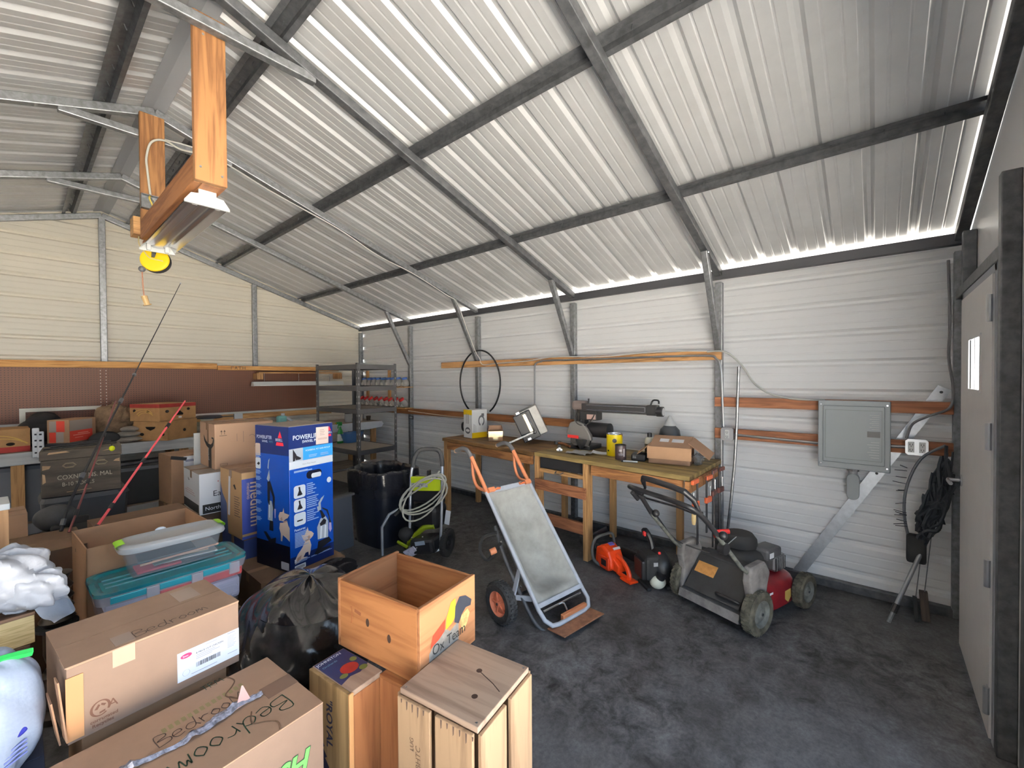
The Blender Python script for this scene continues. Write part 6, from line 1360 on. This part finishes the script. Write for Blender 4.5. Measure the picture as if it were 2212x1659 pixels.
# ------------------------------------------------------------------ front boxes
carton('kraft box under the long box with the shipping label', .31, 2.03, 0, .40, .25, .545, CARD, CARDT, 4)
t = carton('long kraft box with a white shipping label, Bedroom written along its top edge', .30, 2.003, .549, .463, .325, .231, mat('kraft_toned_down', lin(127, 105, 91), .85, noise=.05, nscale=9), mat('kraft_top', lin(150, 122, 102), .85, noise=.08), 5.5, tape=False)  # body colour darkened to offset strong light on the front; top kept lighter
w, d_, h = .463, .325, .231
obj('cover_flap', MB().bb(-w/2-.004, w/2+.001, -d_/2-.003, -d_/2+.075, h, h+.004), mat('kraft_top', (0, 0, 0)), t, bevel=.001)
hand(t, w, d_, h, 'T', 'Bedroom', .165, .022, .048, INKB, rot=2, wid=.055, e=.0048)
obj('clear_tape', MB().bb(.10, .17, .02, .13, h, h+.001), mat('clear_tape', lin(168, 146, 134), .2), t); obj('clear_tape', MB().bb(-.13, -.075, -d_/2-.0012, -d_/2, h-.055, h), mat('pale_tape', lin(220, 176, 150), .25), t); obj('clear_tape', MB().bb(-.12, -.07, -.15, -.08, h+.004, h+.005), mat('clear_tape', (0, 0, 0)), t)
lb = obj('shipping_label', MB().bb(w/2-.195, w/2-.0005, -d_/2-.0012, -d_/2, .028, .13), mat('label_white', lin(226, 230, 244), .5), t)
x0 = w-.195
sheet(t, w, d_, h, 'F', [el((x0+.026)/w, .112/h, .017/w, .0085/h)], mat('label_pink_red', lin(206, 40, 96), .5), 'oval_emblem', .0016)
text(t, w, d_, h, 'F', '8 PIECE CUT CHICKEN', x0+.055, .103, .0085, INK, bold=.02); text(t, w, d_, h, 'F', 'Tyson', x0+.014, .1095, .007, WHT, shear=.3, bold=.02, e=.002)
LG = mat('label_grey_print', lin(150, 152, 170), .6)
sheet(t, w, d_, h, 'F', [rc((x0+.055)/w, (.096-.006*k)/h, (x0+.055+q)/w, (.098-.006*k)/h) for k, q in enumerate((.06, .075, .05))] + [rc((x0+.085)/w, .121/h, (x0+.12)/w, .123/h), rc((x0+.155)/w, .123/h, (x0+.18)/w, .126/h)] + [rc((x0+.155)/w, (.112-.005*k)/h, (x0+.155+.03-.004*(k % 3))/w, (.1135-.005*k)/h) for k in range(9)] + [rc((x0+.04)/w, .038/h, (x0+.12)/w, .040/h), rc((x0+.155)/w, .048/h, (x0+.188)/w, .050/h)], LG, 'label_lettering', .0016)
rr = random.Random(2); sheet(t, w, d_, h, 'F', [rc((x0+.055+.0024*k)/w, .056/h, (x0+.055+.0024*k+rr.choice((.0008, .0012, .0018)))/w, .072/h) for k in range(32)], INK, 'barcode', .0016)
sheet(t, w, d_, h, 'F', arc((x0+.025)/w, .052/h, .011/w, .011/h, 0, 2*PI, .002), LG, 'round_mark', .0016)
gm = mat('box_brown_ink', lin(96, 66, 52), .8)
sheet(t, w, d_, h, 'F', arc(.155, .30, .052, .105, -.5, 5.4, .014, 24) + [[(.125, .30), (.145, .36), (.155, .34), (.14, .29)], [(.16, .36), (.185, .33), (.175, .31), (.158, .335)], [(.15, .25), (.18, .26), (.178, .235), (.15, .225)]], gm, 'recycling_emblem')
text(t, w, d_, h, 'F', 'A', .089, .058, .036, gm); text(t, w, d_, h, 'F', 'corrugated', .048, .031, .0145, gm, bold=.02); text(t, w, d_, h, 'F', 'Recycles', .052, .0165, .0145, gm, bold=.02)
TORN = mat('torn_card', lin(150, 116, 92), .9, noise=.12)
mb = MB(); mb.beam((-w/2-.004, -d_/2+.01, .02), (-w/2-.018, -d_/2+.02, .20), .05, .004, (1, 0, 0)); mb.beam((-w/2-.012, -d_/2+.06, .0), (-w/2-.03, -d_/2+.05, .14), .07, .004, (1, 0, 0)); obj('torn_flap', mb, TORN, t)
obj('corner_fold', MB().bb(-w/2-.003, -w/2+.035, -d_/2-.003, -d_/2, .01, h-.03), mat('kraft_fold', lin(180, 132, 92), .85), t)  # folded corner strip, paler kraft than the body

t = carton('open-topped kraft box with green letters and torn tape, Bedroom written on its flaps', .335, 1.585, 0, .615, .40, .547, mat('kraft_toned_down', (0, 0, 0)), mat('kraft_flap', lin(154, 124, 102), .85, noise=.08, nscale=8), 4.7, tape=False)
w, d_, h = .615, .40, .547
text(t, w, d_, h, 'F', 'FRESH', .318, .364, .094, mat('green_print', lin(112, 206, 96), .6), bold=.03, shear=.25, e=.002, sx=.92); text(t, w, d_, h, 'F', 'FRESH', .318, .364, .094, mat('green_dark', lin(36, 66, 44), .6), bold=.055, shear=.25, e=.0014, sx=.92)
hand(t, w, d_, h, 'T', 'BedrooM', .235, .225, .055, INKB, rot=3, wid=.05); hand(t, w, d_, h, 'T', 'TRM', .40, .385, .03, mat('dark_green_ink', (.02, .05, .025), .7), rot=4, wid=.07)
hand(t, w, d_, h, 'T', 'Bedroom', .55, .145, .075, mat('dark_green_ink', (0, 0, 0)), rot=183, wid=.05)
mb = MB(); mb.keep = True; rr = random.Random(6); pts = []
n = 46
for k in range(n+1):
    f = k/n; x = -w/2+.05+f*.46; pts.append((x, .0+.012*math.sin(f*9)+rr.uniform(-.002, .002), h+.003+.012*abs(math.sin(f*20))*rr.random(), .006+.012*abs(math.sin(f*5+1))+.004*rr.random()))
for p, q in zip(pts, pts[1:]):
    mb.face([(p[0], p[1]-p[3], p[2]), (q[0], q[1]-q[3], q[2]), (q[0], q[1], q[2]+.006), (p[0], p[1], p[2]+.006)]); mb.face([(p[0], p[1], p[2]+.006), (q[0], q[1], q[2]+.006), (q[0], q[1]+q[3], q[2]), (p[0], p[1]+p[3], p[2])])
obj('crumpled_tape', mb, mat('shiny_torn_tape', lin(170, 172, 190), .12, .3, noise=.6, nscale=60), t)
mb = MB(); mb.keep = True; mb.face([(.12, .0, h+.002), (.17, .005, h+.002), (.155, .03, h+.05), (.15, .03, h+.052)]); obj('tape_flag', mb, mat('tape_flag_pink', lin(214, 170, 160), .3), t)
obj('end_tape', MB().bb(w/2-.10, w/2+.001, -.035, .035, h, h+.001), mat('brown_tape_shiny', lin(122, 98, 84), .2), t); obj('end_tape', MB().bb(w/2-.0, w/2+.0012, -.035, .035, h-.08, h), mat('brown_tape_shiny', (0, 0, 0)), t)
sheet(t, w, d_, h, 'T', [rc(.42+.028*k, .70+.004*k, .438+.028*k, .76+.004*k) for k in range(14)], mat('faint_green_print', lin(134, 122, 84), .8), 'stamped_pattern', .0006)
for sy in (-1, 1):
    q = [(w/2-.16, sy*.05, h+.001), (w/2-.18, sy*.10, h+.001), (w/2-.15, sy*.13, h+.001), (w/2-.13, sy*.16, h+.001), (w/2-.14, sy*d_/2, h+.001)]
    obj('flap_outline', MB().tube(q, .0022, 5, sub=4), mat('kraft_seam', lin(104, 80, 62), .9), t)

# ------------------------------------------------------------------ wooden crates
CR1 = wood('crate_weathered', lin(126, 100, 78), lin(170, 140, 110), 2, 13, band=.7); CR1T = wood('crate_weathered_top', lin(122, 100, 86), lin(164, 140, 122), 0, 12, band=.6)
CR2 = wood('crate_orange', lin(122, 74, 42), lin(166, 112, 70), 0, 10, band=.6); CR2Y = wood('crate_orange_y', lin(118, 74, 46), lin(164, 114, 78), 1, 10, band=.6); CR3 = wood('crate_reddish_z', lin(108, 64, 38), lin(150, 98, 62), 2, 12, band=.6); CR4 = wood('crate_royal_z', lin(112, 88, 56), lin(156, 128, 90), 2, 13, band=.6)
def pn_(t, n_, x0, x1, y0, y1, z0, z1, m, bev=.0025):
    mb = MB(); mb.box((0, 0, 0), (x1-x0, y1-y0, z1-z0)); return obj(n_, mb, m, t, bevel=bev, loc=((x0+x1)/2, (y0+y1)/2, (z0+z1)/2))
KNOT = mat('dark_knot', (.045, .022, .014), .8)
# slatted crate on end
t = thing('slatted_crate', 'slatted wooden crate standing on end at the front, grey plank top', 'crate', (1.030, 1.105, 0), R(-80.8))
w, d_, h = .330, .318, .57; th = .013
pn_(t, 'end_panel', -w/2, w/2, -d_/2, d_/2, h-.02, h, CR1T); pn_(t, 'end_panel', -w/2, w/2, -d_/2, d_/2, 0, .02, CR1T)
# faces: local -y face looks to -x (left in view), local +x face looks to the room front
for y0, y1 in ((-d_/2, -d_/2+.0),): pass
for k, (a, b_) in enumerate(((-w/2, -w/2+.145), (-w/2+.168, w/2-.012))):
    s_ = pn_(t, 'slat', a, b_, -d_/2-th, -d_/2, .0, h-.021, CR1)
    if k == 0:
        for (s, u, v, sz) in (('adesa', .055, .10, .075), ('BHTC', .105, .34, .03), ('LUG', .075, .39, .024)):
            cu = text(t, w, d_+2*th, h, 'F', s, u, v, sz, mat('faded_stencil', lin(104, 80, 62), .9), rot=90)
for k, (a, b_) in enumerate(((-d_/2-.0, -d_/2+.145), (-d_/2+.172, d_/2))): pn_(t, 'slat', w/2, w/2+th, a, b_, 0, h-.021, CR1)
for k, (a, b_) in enumerate(((-d_/2, -d_/2+.145), (-d_/2+.172, d_/2))): pn_(t, 'slat', -w/2-th, -w/2, a, b_, 0, h-.021, CR1)
for k, (a, b_) in enumerate(((-w/2, -w/2+.145), (-w/2+.168, w/2))): pn_(t, 'slat', a, b_, d_/2, d_/2+th, 0, h-.021, CR1)
for (x, y) in ((.02, .05), (.08, -.06)): obj('knot', MB().lathe([(.011, 0), (.004, .0006), (0, .0006)], Matrix.Translation((x, y, h)), 12), KNOT, t)
for (x, y) in ((-.15, -.145), (.15, -.145), (.15, .145)): obj('nail_head', MB().cyl((x, y, h-.001), (x, y, h+.0008), .004, seg=8), STEEL, t)
mb = MB(); mb.tube([(.03, .045, h), (.10, .02, h+.0003), (.14, .0, h+.0003)], .0016, 4); obj('crack', mb, KNOT, t)
mb = MB(); mb.keep = True; rr = random.Random(14)
for k in range(13):
    x = -w/2+.02+.3*k/12; L_ = rr.uniform(.012, .04)
    if abs(x-(-w/2+.156)) < .016: continue
    mb.face([(x-.003, -d_/2-th-.0008, h-.022), (x-.0015, -d_/2-th-.0008, h-.022-L_), (x+.002, -d_/2-th-.0008, h-.022-L_*.8), (x+.004, -d_/2-th-.0008, h-.022)][::-1])
obj('nail_stain', mb, mat('nail_stain', lin(92, 74, 66), .8), t)
# crate with torn picture label
t = thing('open_crate', 'open orange-brown wooden crate with a torn picture label, set across two crates', 'crate', (1.079, 1.527, .502), R(-81.8))
w, d_, h = .481, .331, .281; th = .016
pn_(t, 'side_panel', -w/2+th, w/2-th, -d_/2, -d_/2+th, 0, h, CR2); pn_(t, 'side_panel', -w/2+th, w/2-th, d_/2-th, d_/2, 0, h, CR2)
pn_(t, 'end_panel', w/2-th, w/2, -d_/2, d_/2, 0, h+.006, CR2Y); pn_(t, 'end_panel', -w/2, -w/2+th, -d_/2, d_/2, 0, h+.006, CR2Y); pn_(t, 'bottom', -w/2+th, w/2-th, -d_/2+th, d_/2-th, 0, .012, CR2)
Rf = lambda polys, m, name, e=.0008: sheet(t, w, d_, h, 'R', polys, m, name, e)
Rf([[(.14, .10), (.14, .34), (.24, .44), (.42, .52), (.50, .44), (.66, .50), (.66, .10)]], mat('label_grey_paper', lin(128, 124, 118), .7, noise=.3, nscale=30), 'label_paper')
Rf([[(.16, .40), (.20, .55), (.34, .62), (.42, .66), (.40, .50), (.30, .44)]], mat('label_orange_red', lin(170, 58, 34), .7, noise=.2), 'label_red', .0014)
Rf([[(.42, .50), (.44, .66), (.52, .84), (.60, .86), (.62, .62), (.54, .54)]], mat('label_yellow', lin(186, 166, 40), .7, noise=.2), 'label_yellow', .0014)
Rf([[(.58, .52), (.60, .74), (.68, .84), (.80, .80), (.92, .68), (.90, .60), (.80, .62), (.72, .56), (.66, .46)]], mat('label_slate', lin(44, 48, 60), .7, noise=.3), 'label_slate', .0016)
Rf([[(.68, .46), (.72, .55), (.84, .58), (.88, .50), (.82, .36), (.74, .30)]], mat('label_straw', lin(196, 170, 110), .7, noise=.4, nscale=40), 'label_straw', .0014)
text(t, w, d_, h, 'R', 'Ox Team', .062, .078, .056, INK, e=.002, sx=.92, rot=0)
for (x, z) in ((-.05, .15), (.075, .125)): obj('knot', MB().lathe([(.013, 0), (.006, .0008), (0, .0008)], Matrix.Translation((x, -d_/2, z)) @ Matrix.Rotation(R(90), 4, 'X') @ Matrix.Diagonal((.8, 1.3, 1, 1)), 14), KNOT, t)
mb = MB(); mb.tube([(-.15, -d_/2, .12), (-.145, -d_/2, .16), (-.15, -d_/2, .19)], .003, 5, sub=3); obj('grain_mark', mb, mat('grain_dark', lin(130, 78, 44), .8), t)
obj('stamp', MB().box((-.11, -d_/2-.0003, .175), (.04, .001, .014), (0, R(10), 0)), mat('faded_stamp', lin(132, 84, 56), .9), t)
# crate with black painted word
t = thing('royal_crate', 'narrow wooden crate on end with a black painted word, blue fruit label on top', 'crate', (.829, 1.571, 0), R(-83.4))
w, d_, h = .25, .138, .50; th = .014
pn_(t, 'end_panel', -w/2, w/2, -d_/2, d_/2, h-.02, h, CR1T); pn_(t, 'end_panel', -w/2, w/2, -d_/2, d_/2, 0, .02, CR1T)
pn_(t, 'side_panel', -w/2, w/2, -d_/2-th, -d_/2, 0, h-.002, CR4); pn_(t, 'side_panel', w/2-th, w/2, -d_/2, d_/2, .021, h-.021, CR3); pn_(t, 'side_panel', -w/2, w/2, d_/2-th, d_/2, .021, h-.021, CR4); pn_(t, 'side_panel', -w/2, -w/2+th, -d_/2, d_/2-th, .021, h-.021, CR4)
pn_(t, 'edge_batten', w/2, w/2+.008, -d_/2-th, -d_/2+.004, 0, h, mat('pale_edge', lin(206, 150, 98), .7))
BPT = mat('black_blue_paint', lin(40, 40, 62), .8)
text(t, w, d_+2*th, h, 'F', '"ROYAL', .118, .435, .052, BPT, rot=-90, bold=.02, sx=1.0)
poly = []; n = 9
for k in range(n):
    f = k/n; a = (.25+.52*f, .60-.62*f); b2 = (.25+.52*(f+.5)/1+.02, .60-.62*(f+.5/n)); poly += [[(a[0]-.16, a[1]-.02), (a[0], a[1]), (a[0]+.10, a[1]-.045), (a[0]+.03, a[1]-.075), (a[0]-.13, a[1]-.09)]]
sheet(t, w, d_+2*th, h, 'F', poly, BPT, 'painted_leaf', .0012)
sheet(t, w, d_, h, 'T', [[(.02, .03), (.76, .0), (.70, .35), (.74, .62), (.66, .98), (.02, .98)]], mat('label_navy', lin(34, 44, 92), .4, noise=.15), 'paper_label'); sheet(t, w, d_, h, 'T', [el(.52, .55, .13, .26)], mat('label_apple_red', lin(170, 44, 40), .35, noise=.3), 'apple_picture', .0012); sheet(t, w, d_, h, 'T', [el(.62, .25, .05, .12), el(.38, .85, .06, .1), el(.68, .8, .06, .12)], mat('label_leaf', lin(110, 120, 60), .4), 'leaf_picture', .0014)
text(t, w, d_, h, 'T', 'JOHNSTON', .028, .006, .022, WHT, rot=90, e=.0016, bold=.01, sx=.9); text(t, w, d_, h, 'T', 'Orchards', .056, .012, .016, mat('label_pale_teal', lin(120, 170, 190), .5), rot=90, e=.0016)
# reddish crate behind the slatted one
t = thing('plain_crate', 'plain reddish wooden crate on end, wedged between the slatted and the narrow crate', 'crate', (1.065, 1.387, 0), R(-81))
w, d_, h = .17, .32, .499; th = .014
pn_(t, 'side_panel', -w/2, w/2, -d_/2, -d_/2+th, 0, h-.012, CR3); pn_(t, 'side_panel', -w/2, w/2, d_/2-th, d_/2, 0, h-.012, CR3); pn_(t, 'side_panel', -w/2, -w/2+th, -d_/2+th, d_/2-th, 0, h-.012, CR3); pn_(t, 'side_panel', w/2-th, w/2, -d_/2+th, d_/2-th, 0, h-.012, CR3); pn_(t, 'end_panel', -w/2, w/2, -d_/2, d_/2, h-.012, h, CR2)

# ------------------------------------------------------------------ black sack and plastic bags
t = thing('rubbish_sack', 'bulging black plastic rubbish sack between the blue carton and the wooden crates', 'sack', (.985, 2.32, 0))
SACK = mat('sack_black', (.008, .008, .010), .14, bump=1.0, bscale=7, coat=.6); SACKT = mat('sack_translucent_grey', (.030, .029, .029), .2, noise=.7, nscale=6, bump=1.0, bscale=6, coat=.3)
rr = random.Random(19); ws = [(rr.randint(2, 9), rr.randint(1, 6), rr.uniform(0, 6.3), rr.uniform(.3, 1)) for _ in range(14)]
wr_ = [(rr.randint(6, 17), rr.randint(3, 13), rr.uniform(0, 6.3), rr.uniform(.4, 1)) for _ in range(10)]
def sack(u, v, r=(.34, .42, .29), c=(0, 0, .28), amp=1):
    q, p = 2*PI*u, PI*v; k = 1+amp*.020*sum(s*math.sin(a*q+ph_)*math.sin(b*p+ph_) for a, b, ph_, s in ws)
    k -= .014*sum(s*abs(math.sin((a*q+b*p*1.3)/2+ph_+.8*math.sin(2*q)))**3 for a, b, ph_, s in wr_)*math.sin(p)
    s = abs(math.sin(p))**.75
    z = c[2]-math.cos(p)*r[2]*k
    return (c[0]+r[0]*k*s*math.cos(q)+.12*max(0, z-.3), c[1]+r[1]*k*s*math.sin(q), max(.004, z))
obj('sack', MB().grid(sack, 150, 90, True), SACK, t, smooth=True)
obj('stretched_film', MB().grid(lambda u, v: sack(.52+.40*u, .40+.34*v, (.346, .427, .296)), 60, 40), SACKT, t, smooth=True)
mb = MB(); nn = 40
def neck(u, v):
    q = 2*PI*u; P_ = [Vector((.06, .16, .33)), Vector((.22, .28, .36)), Vector((.40, .40, .36)), Vector((.56, .50, .30))]
    sp = spline(P_, 6); i = min(len(sp)-1, int(v*(len(sp)-1)+.5)); c = sp[i]; r = .17*(1-.72*v)*(1+.10*math.sin(7*q+4*v)+.06*math.sin(13*q))
    return (c.x+r*math.cos(q)*.85-r*.2*math.sin(q), c.y+r*.45*math.cos(q), c.z+r*.9*math.sin(q))
obj('neck', mb.grid(neck, 48, 18, True), SACK, t, smooth=True)

carton('tall hidden carton carrying the wooden block at the left edge', -.20, 2.46, 0, .44, .32, .688, CARDD, CARDD, tape=False)
t = thing('wood_block', 'pale plywood box with a dark oval hand hole, under the crumpled white bag', 'wooden box', (-.21, 2.44, .690), R(3))
w, d_, h = .47, .29, .112; PLY = wood('plywood_edge', lin(206, 170, 112), lin(236, 206, 150), 0, 30, band=2)
obj('body', MB().bb(-w/2, w/2, -d_/2, d_/2, 0, h-.012), PLY, t, bevel=.002); obj('top', MB().bb(-w/2-.002, w/2+.002, -d_/2-.002, d_/2+.002, h-.012, h), wood('brown_wood_top', lin(104, 76, 58), lin(150, 116, 92), 0, 14), t, bevel=.002)
sheet(t, w, d_, h, 'T', [el(.80, .62, .05, .10)], HOLE, 'hand_hole')
WPL = mat('white_bag_film', (.44, .45, .49), .35, noise=.06, nscale=9, bump=.5, bscale=16)
def crumple(name, parent, c, r, m, seed, amp, nu=60, nv=40):
    rr = random.Random(seed); ws = [(rr.randint(1, 11), rr.randint(1, 8), rr.uniform(0, 6.3), rr.uniform(.3, 1)) for _ in range(16)]
    def f(u, v):
        q, p = 2*PI*u, PI*v; n_ = sum(s*abs(math.sin(a*q/2+ph_+b*p*.5)) for a, b, ph_, s in ws)/5-.9
        k = 1+amp*n_*min(1, 3*math.sin(p)); s = abs(math.sin(p))**.8
        return (c[0]+r[0]*k*s*math.cos(q), c[1]+r[1]*k*s*math.sin(q), max(c[2]-r[2], c[2]-math.cos(p)*r[2]*k))
    return obj(name, MB().grid(f, nu, nv, True), m, parent, smooth=True)
t = thing('plastic_bag', 'crumpled white plastic shopping bag lying on the wooden box at the left edge', 'bag', (-.05, 2.42, .814), R(-8))
crumple('bag', t, (-.03, 0, .085), (.14, .13, .10), WPL, 61, .55); crumple('bag_tail', t, (.085, -.07, .055), (.075, .06, .055), WPL, 62, .6)
mb = MB(); mb.grid(lambda u, v: (.10+.10*u-.05*v*v, -.06-.05*u+.05*math.sin(4*v), .06-.10*u*u-.03*v+.015*math.sin(9*u+5*v)), 14, 10); obj('bag_handle', mb, WPL, t, smooth=True)
mb = MB(); mb.box((-.02, -.10, .14), (.04, .004, .03), (R(-40), 0, R(-15))); obj('grey_print', mb, mat('bag_grey_print', lin(132, 122, 128), .6), t); obj('red_print', MB().box((.0, -.125, .05), (.03, .004, .008), (R(-20), 0, 0)), mat('bag_red_print', lin(160, 70, 90), .6), t)
carton('dark blue-grey carton under the full white bag at the left edge', -.14, 1.93, 0, .36, .30, .49, mat('slate_card', lin(58, 64, 84), .8), mat('slate_card', (0, 0, 0)), tape=False)
t = thing('laundry_bag', 'full translucent white bag with a blue oval print, beside the long kraft box', 'bag', (-.09, 1.93, .492))
crumple('bag', t, (0, 0, .165), (.125, .12, .18), mat('bag_bluish_white', (.34, .40, .52), .3, noise=.08, nscale=8, bump=.45, bscale=14, trans=.0), 63, .16)
mb = MB(); mb.grid(lambda u, v: (-.04+.09*u, -.125-.004*math.sin(PI*u), .15+.0*u), 1, 1)
obj('blue_oval', MB().lathe([(.025, 0), (.018, .002), (0, .002)], Matrix.Translation((.075, -.098, .15)) @ Matrix.Rotation(R(90), 4, 'X') @ Matrix.Rotation(R(30), 4, 'Y') @ Matrix.Diagonal((1.2, .6, 1, 1)), 20), mat('bag_navy_print', lin(36, 44, 140), .5), t)
mb = MB()
for k in range(4): mb.box((.075, -.10, .115-.012*k), (.05, .003, .005), (0, R(-8), R(30)))
obj('print_lines', mb, mat('bag_pale_print', lin(120, 130, 190), .5), t)
obj('green_tie', MB().tube([(-.02, -.02, .335), (.05, -.03, .345), (.11, -.02, .335)], .012, 6, sub=4), mat('green_tie', lin(30, 150, 70), .4), t, smooth=True)
t = thing('turned_stand', 'dark turned metal stand behind the white bag, left of the open carton', 'stand', (.115, 3.02, 0))
obj('stem', MB().lathe([(0, 0), (.07, 0), (.07, .03), (.04, .05), (.045, .2), (.06, .22), (.035, .26), (.05, .32), (.05, .46), (.065, .48), (.045, .51), (.06, .535), (.045, .56), (.06, .585), (.045, .61), (.058, .635), (.04, .67), (.055, .70), (0, .72)], None, 24), mat('dark_bronze', (.03, .024, .02), .35, .6), t, smooth=True)
obj('collar', MB().cyl((0, 0, .44), (0, 0, .455), .075, seg=20), BLACKM, t)
t = carton('small kraft box at the left edge behind the white bag', -.12, 4.10, .57, .30, .25, .25, CARD, CARDT, 3)
carton('brown carton under the small kraft box at the left edge', -.14, 4.12, 0, .36, .30, .568, CARDD, CARDD, 3)
t = thing('white_topped_box', 'wooden box with a white top, in front of the small kraft box', 'wooden box', (-.175, 3.30, 0), R(2))
obj('body', MB().bb(-.14, .14, -.10, .10, .0, 1.01), wood('tan_box_wood', lin(150, 112, 78), lin(190, 150, 110), 2, 12), t, bevel=.002); obj('top', MB().bb(-.145, .145, -.105, .105, 1.01, 1.04), WHITE, t, bevel=.003)

# stencil on the old chest
SC = mat('stencil_cream', lin(176, 168, 148), .85)
for (s, u, v, sz) in (('COXNET NS. MAL', .085, .128, .048), ('B-10 TOOLS', .11, .075, .042)): text(chest, CHW, CHD, CHH, 'F', s, u, v, sz, SC, sx=.80, e=.002)

# lettering becomes plain meshes
dg = bpy.context.evaluated_depsgraph_get(); dg.update()
for ob in FONTS:
    me = bpy.data.meshes.new_from_object(ob.evaluated_get(dg)); me.name = ob.name
    nm, par, M = ob.name, ob.parent, ob.matrix_local.copy()
    bpy.data.objects.remove(ob)
    o = bpy.data.objects.new(nm, me); C.objects.link(o); o.parent = par; o.matrix_local = M
